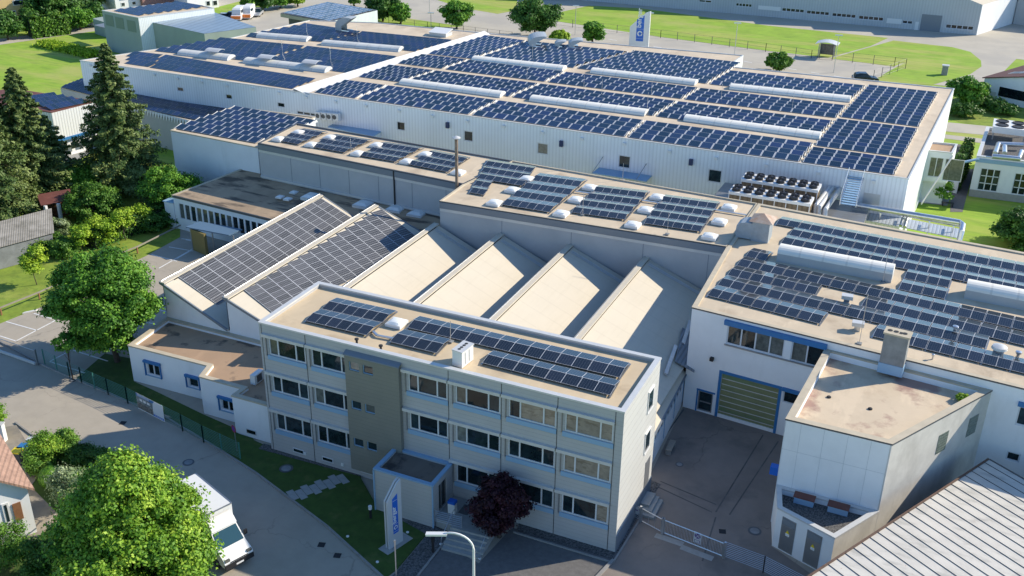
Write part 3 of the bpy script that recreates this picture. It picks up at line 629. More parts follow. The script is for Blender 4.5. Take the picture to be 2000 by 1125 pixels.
# ---- bottom right standing seam roof
def seam_roof():
    z = 4.2; a = P(1932, 898, z); b = P(1585, 1125, z); c = P(2000, 937, z)
    d1 = (b-a); d1.z = 0; d2_ = (c-a); d2_.z = 0; d1n = d1.normalized(); d2n = d2_.normalized()
    L1, L2 = 24.0, 14.0
    q = [a, a+d1n*L1, a+d1n*L1+d2n*L2, a+d2n*L2]
    r = thing('metal_roofed_shed', 'big shed with a weathered pale standing seam metal roof in the corner', 'shed', (a.x+3, a.y-8, 0))
    MB().prism([tuple((p+(q[(i+2) % 4]-p).normalized()*.5)[:2]) for i, p in enumerate(q)], 0, z-.3).build('wall', M['concrete'], r)
    rf = MB().ob(a+Vector((0, 0, -.08)), d1n*L1, d2n*L2, (0, 0, .08)).build('roof', M['metal_roof'], r)
    mb = MB(); k = .55
    while k < L1: mb.ob(a+d1n*k+Vector((0, 0, .002)), d1n*.025, d2n*L2, (0, 0, .035)); k += .80
    mb.build('standing_seams', M['fascia'], r)
    MB().ob(a-d2n*.12+Vector((0, 0, -.12)), d1n*L1, d2n*.12, (0, 0, .2)).build('verge_trim', mat('rusty_verge', (.13, .075, .05), .7, noise=.3, scale=3), r)
    MB().ob(a-d1n*.1+Vector((0, 0, -.12)), d1n*.1, d2n*L2, (0, 0, .16)).build('gutter', M['fascia'], r)
seam_roof()
# ---- low building with the band of tall windows (left of the grey hall)
LA, LB = P(337.5, 381, 3.93), P(560, 438, 3.93)
low = thing('low_office_wing', 'low white wing with a band of tall windows and a stained beige roof', 'building', (LA.x+8, 84, 0))
La, Lb = (LA.x, LA.y), (-45.0, LB.y-.9); Lc, Ld = (-44.5, 88.6), (-74.0, 91.0)
mb = MB(); sl_ = Vector(Lb)-Vector(La)
xs_ = [(355, 401), (366, 404), (380, 409), (391, 413), (403, 416), (416, 419), (426, 422), (437, 425), (449, 427), (460, 430), (471, 433), (483, 436), (494, 439), (506, 442)]
lo = []
s_start = fpx(La, Lb, 349, 399)[0]
for k in range(16): lo.append((s_start+k*.86, s_start+k*.86+.72, 1.35, 3.15))
facade(mb, La, Lb, 0, 3.75, lo, M['white_wall'], .1); facade(mb, Ld, La, 0, 3.75, [], M['white_wall']); mb.build('wall', None, low)
for k, o in enumerate(lo): window(low, La, Lb, *o, fw=.05, depth=.1, glass='curtain' if k in (0, 1, 3, 4, 5, 8) else 'glass')
MB().poly([(*La, 3.9), (*Lb, 3.9), (*Lc, 5.05), (*Ld, 5.05)]).build('roof', M['roof_low'], low)
e1 = (Vector(Lb)-Vector(La)); MB().ob((La[0], La[1]-.12, 3.7), (e1.x, e1.y, 0), (0, .14, 0), (0, 0, .26)).build('fascia', M['fascia'], low)
MB().ob((La[0]-.1, La[1]-.1, 3.72), (Ld[0]-La[0], Ld[1]-La[1], 1.15), (.3, 0, 0), (0, 0, .24)).build('verge_trim', M['coping_beige'], low)
# side shed at its corner
t_ = thing('corner_shed', 'narrow pale metal cabinet against the corner of the low wing', 'shed', (LA.x-.7, LA.y+.5, 0))
MB().box(LA.x-1.3, LA.x-.02, LA.y-.1, LA.y+1.6, 0, 3.0).build('body', M['white_wall'], t_); MB().box(LA.x-1.4, LA.x-.02, LA.y-.2, LA.y+1.7, 3.002, 3.1).build('roof', M['sill'], t_)
# canopy with yellow wall in front of the wing
c0, c1, c2_, c3 = P(363, 445, 2.5), P(447, 461, 2.5), P(478, 452, 2.5), P(390, 434, 2.5)
t_ = thing('loading_canopy', 'flat shaded blue canopy on posts in front of the low wing windows', 'canopy', (c0.x+2, c0.y, 0))
MB().ob(c0, c1-c0, c3-c0, (0, 0, .12)).build('canopy_roof', mat('canopy_shaded_blue', (.10, .17, .25), .5), t_)  # roof colour darkened, the shade over the canopy is put into it
for p in (c0.lerp(c3, .1), c1.lerp(c2_, .1), c0.lerp(c1, .55)): MB().cbox((p.x+.2, p.y+.2, 0), .1, .1, 2.48).build('post', M['grey_metal'], t_)
MB().ob((c0.x+.5, c0.y+.15, 0), (2.2, -.6, 0), (.08, .3, 0), (0, 0, 2.4)).build('yellow_panel', mat('ochre_panel', (.20, .155, .05), .8), t_)

# ---- big white hall
BZ = 9.0
hp = [P(156, 117.5, BZ), P(1775, 348.5, BZ), P(1864, 172.5, BZ), P(1420, 129, BZ), P(1452, 107.5, BZ), P(958, 65, BZ), P(740, 44, BZ), P(605, 39, BZ), P(450, 74, BZ)]
hp = [(p.x, p.y) for p in hp]
HA, HB = hp[0], hp[1]
ho = [ftl(HA, HB, *t) for t in (((774, 236), (791, 239), (775, 254)), ((905, 254), (924, 257), (906, 275)), ((1049, 278), (1071, 281), (1049, 300)), ((1207, 302), (1232, 305), (1208, 327)), ((1383, 329), (1411, 333), (1382, 355)),
      ((345, 169), (358, 171), (346, 178)), ((440, 183), (453, 185), (441, 193)), ((541, 199), (556, 201), (542, 209)), ((579, 216), (619, 221), (580, 223)))]
bh, bp = building('large_white_hall', 'huge white corrugated metal hall with hundreds of blue solar panels on its roof', 'hall', hp, 0, BZ, M['hall_clad'], M['roof_hall'], M['coping'], .12, .12, {0: ho}, .1)
for k, o in enumerate(ho): window(bh, HA, HB, *o, fw=.12, depth=.12, div=(.33, .66) if k == 8 else (), glass='curtain' if k == 2 else 'glass')
for x, y in ((177, 127), (302, 146), (347, 153), (394, 160), (443, 167), (494, 174), (546, 182), (599, 190), (656, 199), (715, 207), (780, 217), (845, 227), (913, 237), (984, 247), (1060, 259), (1137, 271), (1220, 281), (1308, 296), (1399, 309), (1497, 323), (1598, 338), (1707, 355)):
    s, z = fpx(HA, HB, x, y); band(bh, 'wall_lamp', HA, HB, s-.18, s+.18, z-.15, z+.15, .2, M['white'])
for x, y in ((875, 244), (1097, 280), (1350, 316)): s, z = fpx(HA, HB, x, y); band(bh, 'dark_wall_box', HA, HB, s-.2, s+.2, z-.35, z+.35, .3, MATS['navy'] if 'navy' in MATS else mat('navy', (.01, .03, .10), .5))
o = ftl(HA, HB, (1687, 376), (1720, 380), (1685, 398)); band(bh, 'wall_hatch', HA, HB, *o, .05, M['coping'])
# white upstand between the older left roof and the right roof
q0, q1, q2, q3 = P(573, 178, BZ), P(602, 182, BZ), P(961, 66, BZ), P(946, 64.5, BZ)
mb = MB(); mb.poly([q0-Vector((0, 0, -.35)), q1-Vector((0, 0, .25)), q2-Vector((0, 0, .25)), q3-Vector((0, 0, -.35))]); mb.poly([q0-Vector((0, 0, .25)), q0-Vector((0, 0, -.35)), q3-Vector((0, 0, -.35)), q3-Vector((0, 0, .25))][::1])
mb.build('white_upstand', M['white'], bh)
for k, (s0, s1) in enumerate(((15, 20), (24, 29))):
    pass

# ---- skewed solar hall upper left with overhang (blue panels) and the lower roofs behind the spruces
TZ = 8.0
tp = [P(333, 254, TZ), P(506, 288, TZ), P(642, 232, TZ), P(455, 208, TZ)]
tpoly = [(p.x, p.y) for p in tp]; tpoly[1] = (tpoly[1][0]-.2, tpoly[1][1]-.0); tpoly[2] = (tpoly[2][0]-2.0, tpoly[2][1])
tl, tlp = building('small_white_hall', 'white walled hall with blue solar panels beside the tall spruce', 'hall', tpoly, 0, TZ, M['white_wall'], M['roof_beige'], M['coping_beige'], .2, .1)
fp = [P(20, 168, 5.2), P(205, 216, 5.2), P(452, 246, 5.2), P(500, 212, 5.2), P(160, 150, 5.2), P(115, 172, 5.2)]
fl = thing('flat_solar_hall', 'long low hall with dark flat solar roof along the foot of the huge white hall', 'hall', (-100, 105, 0))
f0, f1, f2, f3 = P(118, 170, 5), P(385, 238, 5), P(478, 210, 5), P(160, 152, 5)
MB().prism([(f0.x, f0.y), (f1.x, f1.y), (f2.x, f2.y-.1), (f3.x, f3.y-.1)], 0, 4.8).build('wall', M['grey_clad'], fl)
MB().ob(f0+Vector((0, 0, -.18)), f1-f0, f3-f0, (0, 0, .1)).build('roof', M['roof_beige'], fl)
mb = MB(); e = (f1-f0); L = e.length; e.normalize(); k = L-.5
for i in range(30):
    c = f1-e*(i*.55+.3); mb.poly([c+Vector((0, -.05, -.2)), c-e*.5+Vector((0, -.05, -.2)), c-e*.25+Vector((0, -.25, -.95))]); mb.poly([c+Vector((0, -.0, -.1)), c-e*.5+Vector((0, 0, -.1)), c-e*.5+Vector((0, -.05, -.2)), c+Vector((0, -.05, -.2))])
mb.build('sawtooth_eaves', M['white'], fl)
# white corrugated hall half hidden by the spruces
w0, w1, w2, w3 = P(100, 218, 6.5), P(188, 196, 6.5), P(0, 160, 6.5), P(-60, 175, 6.5)
wc = thing('corrugated_hall', 'white corrugated hall with a blue stripe half hidden behind the spruce trees', 'hall', (-108, 92, 0))
u = (w1-w0); v_ = Vector((-26, -3, 0))
v_ = P(0, 168, 6.5)-w1; v_ = Vector((v_.x, v_.y, 0))*.9
pl = [w0, w1, w1+v_, w0+v_]
MB().prism([tuple(p[:2]) for p in pl], 2.6, 6.3).build('wall', ribs(mat('white_corrugated', (.66, .67, .66), .5), .45, 'XY', .05, .8, .25), wc)
MB().prism([tuple((p+(pl[(i+2) % 4]-p).normalized()*.6)[:2]) for i, p in enumerate(pl)], 0, 2.2).build('base_wall', M['white_wall'], wc)
un = u.normalized(); MB().ob(w0+Vector((0, 0, -4.1))+un*.05, u, Vector((un.y, -un.x, 0))*.12, (0, 0, .35)).build('blue_stripe', M['blue'], wc)
MB().prism([tuple(p[:2]) for p in pl], 6.302, 6.42).build('roof', M['rust_roof'], wc)
mb = MB(); nn = Vector((un.y, -un.x, 0))
for k in range(int(u.length/1.6)): mb.ob(w0+un*(k*1.6+.3)+nn*.01+Vector((0, 0, -6.5+1.0)), un*1.1, nn*.03, (0, 0, .9))
mb.build('window', M['glass'], wc)
mb = MB().poly([P(110, 300, .05), P(160, 282, .05), P(178, 300, .05), P(130, 322, .05)]); tag(mb.build('loading_apron', M['slab']), kind='structure')

# ------------------------------------------------------------------ solar arrays
def panel_mesh(name, pv, kind):
    """unit panel 0..1 x 0..1, lying in xy; frame edges slightly proud"""
    mb = MB(); t = {'thick': .045, 'fine': .018}.get(kind, .015)
    mb.ob((0, 0, -.03), (1, 0, 0), (0, 1, 0), (0, 0, .028), M['fascia'])
    f = M['frame'] if kind != 'black' else M['grey_metal']
    mb.poly([(t, t, .004), (1-t, t, .004), (1-t, 1-t, .004), (t, 1-t, .004)], pv)
    for ai, a in enumerate((((0, 0), (1, 0), (1-t, t), (t, t)), ((1, 0), (1, 1), (1-t, 1-t), (1-t, t)), ((1, 1), (0, 1), (t, 1-t), (1-t, 1-t)), ((0, 1), (0, 0), (t, t), (t, 1-t)))):
        mb.poly([(x, y, .004) for x, y in a], f if kind != 'thick' or ai % 2 else M['fascia_mid'])
    return mb.mesh(name, None)
PM = {'black': panel_mesh('panel_black', M['pv_black'], 'white'), 'blue': panel_mesh('panel_blue', M['pv_blue'], 'thick'), 'dark': panel_mesh('panel_dark', M['pv_blue'], 'black'), 'grey': panel_mesh('panel_grey', M['pv_grey'], 'fine')}
def place_panel(root, me, o, ux, uy, lx, ly, name='solar_panel'):
    """panel with its corner at o, spanning lx along ux and ly along uy"""
    ux = Vector(ux).normalized(); uy = Vector(uy); uy = (uy-ux*uy.dot(ux)).normalized(); n = ux.cross(uy)
    ob = bpy.data.objects.new(name, me); COL.objects.link(ob); ob.parent = root
    Lc = Vector(o)-worldloc(root)
    ob.matrix_local = Matrix(((ux.x*lx, uy.x*ly, n.x, Lc.x), (ux.y*lx, uy.y*ly, n.y, Lc.y), (ux.z*lx, uy.z*ly, n.z, Lc.z), (0, 0, 0, 1)))
    return ob
def bil(q, s, t): return (q[0]*(1-s)+q[1]*s)*(1-t)+(q[3]*(1-s)+q[2]*s)*t
def array_ew(label, z, quad, cols, rows_, front=.50, h=.30, me='black', skip=(), group='east west solar blocks on the flat roofs', rowcols=None, pair=True):
    """double-pitch rows: steeper dark face towards the camera, flat one behind; quad = pixel corners FL FR BR BL"""
    q = [P(x, y, z) for x, y in quad]; c = bil(q, .5, .5)
    root = thing('solar_array', label, 'solar array', (c.x, c.y, z), group)
    for r in range(rows_):
        c0, c1 = (0, cols) if not rowcols else rowcols[r]
        for k in range(c0, c1):
            g0 = .012 if (k % 2 == 0 or not pair) else .002; g1 = .012 if (k % 2 == 1 or not pair) else .002
            s0, s1 = (k+g0)/cols, (k+1-g1)/cols; t0, tm, t1 = r/rows_, (r+front)/rows_, (r+.97)/rows_
            a, b = bil(q, s0, t0), bil(q, s1, t0); m0 = bil(q, s0, tm)+Vector((0, 0, h)); d = bil(q, s0, t1)+Vector((0, 0, .15))
            a = a+Vector((0, 0, .14))
            place_panel(root, PM[me], a, b-(a-Vector((0, 0, .14))), m0-a, (b-a).length, (m0-a).length)
            place_panel(root, PM[me], m0, bil(q, s1, tm)-bil(q, s0, tm), d-m0, (b-a).length, (d-m0).length)
        # ballast rails under the row
        mb = MB()
        for k in range(c0, c1+1, 2):
            a, d = bil(q, k/cols, (r-.04)/rows_), bil(q, k/cols, (r+1.0)/rows_)
            MB().ob(a+Vector((-.06, 0, .005)), (.12, 0, 0), d-a, (0, 0, .05)).build('mounting_rail', M['grey_metal'], root)
    return root
def array_s(label, z, quad, cols, rows_, depth=.86, h=.28, me='blue', group='blue solar blocks on the huge hall', kind=None, gap=.03, skip=lambda r, k: False, ends=True):
    """rows all tilted towards the camera side"""
    q = [P(x, y, z) for x, y in quad]; c = bil(q, .5, .5)
    root = thing('solar_array', label, 'solar array', (c.x, c.y, z), group)
    for r in range(rows_):
        for k in range(cols):
            if skip(r, k): continue
            a, b = bil(q, (k+gap/2)/cols, r/rows_), bil(q, (k+1-gap/2)/cols, r/rows_); m0 = bil(q, (k+gap/2)/cols, (r+depth)/rows_)+Vector((0, 0, h)); a = a+Vector((0, 0, .04))
            place_panel(root, PM[me], a, b+Vector((0, 0, .04))-a, m0-a, (b-a).length, (m0-a).length)
        if ends:
            for sgn, k in ((0, 0), (1, cols)):
                mb = MB()
                a, m0, d = bil(q, k/cols, r/rows_), bil(q, k/cols, (r+depth)/rows_), bil(q, k/cols, (r+.98)/rows_)
                o = Vector((.08 if sgn else -.08, 0, 0))
                mb.poly([a+o, m0+o, m0+o+Vector((0, 0, h+.06))]); mb.poly([m0+o, d+o, m0+o+Vector((0, 0, h+.06))])
                mb.build('wind_plate', M['white'], root)
            e0, e1 = bil(q, 0, (r+depth+.01)/rows_), bil(q, 1, (r+depth+.01)/rows_)
            f0_, f1_ = bil(q, 0, (r+.97)/rows_), bil(q, 1, (r+.97)/rows_)
            MB().poly([e0+Vector((0, 0, h)), e1+Vector((0, 0, h)), f1_+Vector((0, 0, .03)), f0_+Vector((0, 0, .03))]).build('wind_sheet', M['fascia_mid'], root)
    return root
GO = 'solar blocks on the office roof'
zo = OZ-.26
array_ew('six column solar block at the left end of the office roof', zo, [(595.8, 629.5), (716, 658), (776, 609.5), (659, 584)], 6, 2, group=GO)
array_ew('single row of four solar columns beside the white chimney on the office', zo, [(761, 670.8), (852.5, 693), (880, 664.5), (791, 645.8)], 4, 1, group=GO)
array_ew('longest solar row, running along the rear of the office roof', zo, [(795, 643), (1210, 741), (1231, 711.5), (818.8, 619.5)], 14, 1, group=GO)
array_ew('front solar row at the right end of the office roof', zo, [(941, 712), (1191.5, 775.5), (1209, 745.5), (963, 687)], 8, 1, group=GO)
zr = HZ-.12
GM = 'solar blocks on the grey halls'
array_ew('narrow solar block at the far left end of the grey hall roof', zr, [(541, 276), (583, 284), (640, 259), (595, 253)], 4, 3, group=GM)
array_ew('second solar block from the left on the narrow grey hall roof', zr, [(604, 288), (673, 300), (728, 275), (658, 264)], 6, 3, group=GM)
array_ew('third solar block from the left on the narrow grey hall roof', zr, [(702, 306), (773, 318), (828, 290), (754, 279)], 6, 3, group=GM)
array_ew('solar block directly left of the tall thin flue pipe', zr, [(796, 323), (874, 338), (918, 309), (848, 295)], 6, 3, group=GM)
array_ew('stepped solar block just right of the tall thin flue pipe', zr, [(916, 378), (1001, 393), (1045, 327), (952, 313)], 6, 5, group=GM, rowcols=[(0, 2), (0, 2), (0, 6), (0, 6), (0, 6)])
array_ew('left one of the three large six column blocks above the cream sheds', zr, [(980, 402), (1073, 417), (1147, 352), (1056, 340)], 6, 4, group=GM)
array_ew('middle one of the three large six column blocks above the cream sheds', zr, [(1116, 417), (1220, 431.5), (1269, 375), (1172.5, 363.5)], 6, 4, group=GM)
array_ew('right one of the three large six column blocks above the cream sheds', zr, [(1257.5, 438.5), (1367.5, 455), (1406, 396), (1300, 382)], 6, 4, group=GM)
# long rows on the workshop hall: front-edge start and end pixel, cells
GR = 'long solar rows on the workshop hall roof'
pitch = P(1400.5, 559.7, zr)-P(1380.3, 580, zr)
R_ = [('frontmost ten panel solar row above the blue shuttered windows', (1380.3, 580), (1601, 635.5)), ('second solar row from the front edge of the workshop roof', (1400.5, 559.7), (1924.5, 684)),
      ('short solar row ending at the small roof fan', (1419.7, 540.5), (1592.5, 579)), ('third solar row, starting right of the small roof fan', (1681, 600), (2030, 685.5)),
      ('solar row running along the front of both barrel rooflights', (1437.9, 521), (2030, 656)), ('tiny two panel solar row at the left end of the barrel rooflight', (1455, 504), (1494, 512.5)),
      ('lower of the two short solar rows between the barrel rooflights', (1753.9, 567.7), (1844.5, 587)), ('upper of the two short solar rows between the barrel rooflights', (1764.5, 546.4), (1852, 564.5)),
      ('long solar row directly behind the barrel rooflights', (1524, 477.6), (2030, 583)), ('second long solar row behind the barrel rooflights', (1540, 461.6), (2030, 562.5)),
      ('rearmost long solar row on the workshop roof', (1514.7, 440.3), (2030, 541)), ('solar row behind the wide concrete chimney', (1703, 659.6), (2030, 740))]
def row_thing(label, a_, b_):
    a, b = P(*a_, zr), P(*b_, zr); L = (b-a).length; n = max(2, round(L/.97/2)*2)
    u = (b-a)/L; v = Vector((-u.y, u.x, 0)); pv = v*PITCH
    root = thing('solar_row', label, 'solar row', (a.x, a.y, zr), GR); w = L/n
    for k in range(n):
        g0 = .03 if k % 2 == 0 else .006; g1 = .006 if k % 2 == 0 else .03
        p = a+u*(k*w+g0); m0 = p+pv*.51+Vector((0, 0, .31)); d = p+pv*.97+Vector((0, 0, .15)); p = p+Vector((0, 0, .14)); ww = w-g0-g1
        place_panel(root, PM['black'], p, u, m0-p, ww, (m0-p).length); place_panel(root, PM['black'], m0, u, d-m0, ww, (d-m0).length)
    mb = MB()
    for k in range(0, n+1, 2):
        p = a+u*(k*w)-pv*.05; MB().ob(p-u*.06+Vector((0, 0, .005)), u*.12, pv*1.05, (0, 0, .05)).build('mounting_rail', M['grey_metal'], root)
dL = (P(1601, 635.5, zr)-P(1380.3, 580, zr)).normalized(); vL = Vector((-dL.y, dL.x, 0)); PITCH = (P(1437.9, 521, zr)-P(1380.3, 580, zr)).dot(vL)/3
for l, a, b in R_: row_thing(l, a, b)

# sheds: grids lying on the first two slopes
def slope_pt(i, x, y, lift=.12):
    m_ = (RZ-VZ)/SP[i]; n = Vector((m_, 0, 1)).normalized(); return onplane(x, y, (ridges[i], 0, RZ+lift), n)
def array_slope(i, quad, cols, rows_, label, skip=lambda r, k: False):
    q = [slope_pt(i, x, y) for x, y in quad]; c = bil(q, .5, .5); root = thing('solar_array', label, 'solar array', tuple(c), 'solar fields lying flat on the sawtooth slopes')
    for r in range(rows_):
        for k in range(cols):
            if skip(r, k): continue
            a, b, d = bil(q, (k+.01)/cols, r/rows_), bil(q, (k+.99)/cols, r/rows_), bil(q, (k+.01)/cols, (r+.98)/rows_)
            place_panel(root, PM['grey'], a, b-a, d-a, (b-a).length, (d-a).length)
    mb = MB()
    for r in range(rows_+1):
        a, b = bil(q, 0, r/rows_)+Vector((0, 0, -.09)), bil(q, 1, r/rows_)+Vector((0, 0, -.09)); d = (b-a).normalized()
        mb.ob(a-d*.2, b-a+d*.3, (0, .05, 0), (0, 0, .05))
    mb.build('mounting_rail', M['galv'], root)
array_slope(0, [(343.5, 536.5), (425, 595), (686, 425), (628, 387)], 6, 14, 'solar field on the leftmost sawtooth slope')
array_slope(1, [(476, 565), (541, 618), (826, 472), (742, 405)], 7, 14, 'solar field on the second sawtooth slope, its far corner in shadow')

# huge hall: blocks between the column gaps; corner pixels FL FR BR BL
hz = BZ-.10
GH = 'blue solar blocks on the huge hall'
def gapx(pts, y):   # x on a polyline given image y
    for (x0, y0), (x1, y1) in zip(pts[:-1], pts[1:]):
        if (y0-y)*(y1-y) <= 0: return x0+(x1-x0)*(y-y0)/(y1-y0)
    (x0, y0), (x1, y1) = pts[-2:]; return x0+(x1-x0)*(y-y0)/(y1-y0)
G = [[(610, 180), (790, 118), (955, 68)], [(697, 193), (752, 171), (852, 140), (992, 94), (1030, 82)], [(915, 226), (970, 200), (1010, 185), (1057, 165), (1127, 132), (1252, 98), (1275, 90)],
     [(1222, 269), (1260, 237), (1292, 220), (1347, 186), (1390, 160), (1430, 137), (1450, 125)], [(1562, 319), (1610, 257), (1635, 232), (1670, 190), (1700, 163), (1705, 158)], [(1747, 346), (1796, 250), (1837, 178), (1842, 170)]]
# band boundaries as world y at the front / back edge of each band
def at_world(g, Y):
    """pixel on gap line g whose roof point has world y = Y"""
    best = None
    for i in range(400):
        t = i/399*(len(g)-1); k = min(int(t), len(g)-2); f = t-k; x = g[k][0]*(1-f)+g[k+1][0]*f; y = g[k][1]*(1-f)+g[k+1][1]*f
        e = abs(P(x, y, hz+.2).y-Y)
        if best is None or e < best[0]: best = (e, x, y)
    return best[1], best[2]
COLS = [7, 12, 14, 14, 7]
names = ['left strip', 'second strip', 'middle strip', 'fourth strip', 'right end strip']
bnd = [('front', 108.42, 115.3, 4), ('second', 118.0, 125.3, 5), ('third', 127.2, 133.0, 4), ('rear', 136.2, 149.0, 7)]
for ci in range(5):
    for bi_, (bn, y0, y1, nr) in enumerate(bnd):
        if ci == 4 and bi_ == 0: y0, y1, nr = 108.42, 113.8, 4
        if ci == 4 and bi_ == 1: y0, y1, nr = 115.0, 126.5, 8
        if ci == 4 and bi_ == 2: y0, y1, nr = 128.0, 145.3, 12
        if ci == 4 and bi_ == 3: continue
        if ci == 3 and bi_ == 3: y0, y1, nr = 136.2, 144.5, 5
        if ci == 2 and bi_ == 3: y0, y1, nr = 136.2, 150.0, 8
        if ci == 0 and bi_ == 3: y0, y1, nr = 134.5, 149.5, 8
        if ci == 0 and bi_ == 2: y0, y1, nr = 127.2, 133.2, 4
        gl, gr = G[ci], G[ci+1]; o = 2.2
        fl_, fr_ = at_world(gl, y0), at_world(gr, y0); bl_, br_ = at_world(gl, y1), at_world(gr, y1)
        sh = lambda p, d: (p[0]+d*(1 if True else 0), p[1]+d*.15)
        quad = [sh(fl_, 4), sh(fr_, -4), sh(br_, -3), sh(bl_, 3)]
        array_s('%s block of the %s of solar panels on the huge hall' % (bn, names[ci]), hz, quad, COLS[ci], nr, group=GH)
# older left roof of the hall
array_s('front three row block on the older left roof of the huge hall', hz, [(292, 132), (571, 174), (618, 156), (310, 109)], 24, 3, me='dark', group=GH, ends=False)
array_s('front row remnant left of the barrel rooflight on the older roof', hz, [(243, 124), (290, 131), (308, 109), (247, 103)], 4, 3, me='dark', group=GH, ends=False)
array_s('middle left block on the older roof of the huge hall', hz, [(302, 100), (500, 121), (600, 92), (440, 77)], 13, 6, me='dark', group=GH, ends=False)
array_s('middle right block on the older roof of the huge hall', hz, [(505, 121.5), (682, 143), (780, 113), (604, 92.5)], 13, 6, me='dark', group=GH, ends=False)
array_s('rear left block on the older roof of the huge hall', hz, [(480, 72), (628, 82), (708, 64), (600, 48)], 12, 6, me='dark', group=GH, ends=False)
array_s('rear right block on the older roof of the huge hall', hz, [(632, 83), (812, 101), (888, 81), (712, 64)], 13, 6, me='dark', group=GH, ends=False)
# solar on the skewed hall and the flat halls
array_s('blue solar block on the small white hall beside the spruce', TZ-.05, [(340, 251), (500, 280), (620, 238), (462, 210)], 9, 7, me='blue', group='solar blocks on the smaller left halls', ends=True)
array_s('dark solar strip under the wall of the huge hall', 5, [(215, 200), (392, 236), (474, 212), (292, 180)], 16, 6, me='dark', group='solar blocks on the smaller left halls', ends=False)
array_s('dark solar strip behind the left spruces', 5, [(120, 170), (212, 195), (288, 176), (165, 153)], 12, 6, me='dark', group='solar blocks on the smaller left halls', ends=False)
array_s('solar block on the corrugated hall seen between the spruces', 6.5, [(100, 215), (172, 200), (95, 185), (40, 192)], 8, 4, me='dark', group='solar blocks on the smaller left halls', ends=False)

# ------------------------------------------------------------------ rooflights
def dome_mesh(kind):
    mb = MB(); mb.prism([(-.75, -.75), (.75, -.75), (.75, .75), (-.75, .75)], 0, .28, M['white']); me1 = mb.mesh('upstand', None)
    mb = MB(); n = 6; mi = M['acrylic']
    if kind: 
        V = {}
        for i in range(n+1):
            for k in range(n+1):
                x, y = -.7+1.4*i/n, -.7+1.4*k/n; e = (1-(abs(x)/.7)**2.2)*(1-(abs(y)/.7)**2.2); V[i, k] = (x*.99, y*.99, .30+.22*max(0, e)**.6)
        for i in range(n):
            for k in range(n): mb.poly([V[i, k], V[i+1, k], V[i+1, k+1], V[i, k+1]], mi)
    else:
        for a, b in (((-.7, -.7), (.7, -.7)), ((.7, -.7), (.7, .7)), ((.7, .7), (-.7, .7)), ((-.7, .7), (-.7, -.7))): mb.poly([(*a, .3), (*b, .3), (b[0]*.55, b[1]*.55, .48), (a[0]*.55, a[1]*.55, .48)], mi)
        mb.poly([(-.385, -.385, .48), (.385, -.385, .48), (.385, .385, .48), (-.385, .385, .48)], mi)
    return me1, mb.mesh('dome', None)
DM = {1: dome_mesh(1), 0: dome_mesh(0)}
def dome(x, y, z, label, group, kind=1, s=1.0):
    p = P(x, y, z); r = thing('rooflight', label, 'rooflight', p, group)
    for nm, me in zip(('upstand', 'dome'), DM[kind]):
        o = bpy.data.objects.new(nm, me); COL.objects.link(o); o.parent = r; o.scale = (s, s, s)
    return r
GD = 'domed rooflights on the grey halls'
ml_d = [(583, 261), (545, 274), (645, 271), (609, 285), (736, 286), (699, 302), (831, 304), (795, 318), (895, 339)]
ml_l = ['rear dome at the far left end of the grey hall roof', 'front dome at the far left corner of the grey hall roof', 'rear dome right of the narrow solar block', 'front dome right of the narrow solar block', 'rear dome between second and third solar block', 'front dome between second and third solar block', 'rear dome between third and fourth solar block', 'front dome between third and fourth solar block', 'dome hard by the foot of the tall thin flue']
for (x, y), l in zip(ml_d, ml_l): dome(x, y, zr, l, GD, 1, .82)
mr_d = [(1029, 352), (1001, 374), (966, 399), (1152, 369), (1125, 393), (1096, 420), (1284, 388), (1261, 413), (1236, 442), (1424, 408), (1405, 436), (1386, 465)]
rn = ['rear', 'middle', 'front']; cn = ['stepped solar block', 'left large solar block', 'middle large solar block', 'right large solar block']
for i, (x, y) in enumerate(mr_d): dome(x, y, zr, '%s one of the three domes along the right side of the %s' % (rn[i % 3], cn[i//3]), GD, 1, .85)
dome(775, 634, zo, 'single white dome on the office roof', None, 1, .8)
GL = 'flat rooflights on the low stained roof'
def zlow(y): return 4.0
for x, y, l in ((609, 388, 'left rooflight on the stained roof behind the first sawtooth'), (710, 403, 'rooflight between the first and second sawtooth peak'), (774, 412, 'rooflight peeping over the second sawtooth peak'), (816, 421, 'rightmost rooflight on the stained low roof')):
    dome(x, y, 4.55, l, GL, 0, 1.15)
for x, y, l in ((547, 386, 'tilted small roof hatch, left of three on the stained roof'), (574, 377, 'small roof hatch nearest the grey hall wall'), (562, 390, 'small roof hatch with a vent pipe beside it')): dome(x, y, 4.6, l, 'small hatches on the low stained roof', 0, .5)
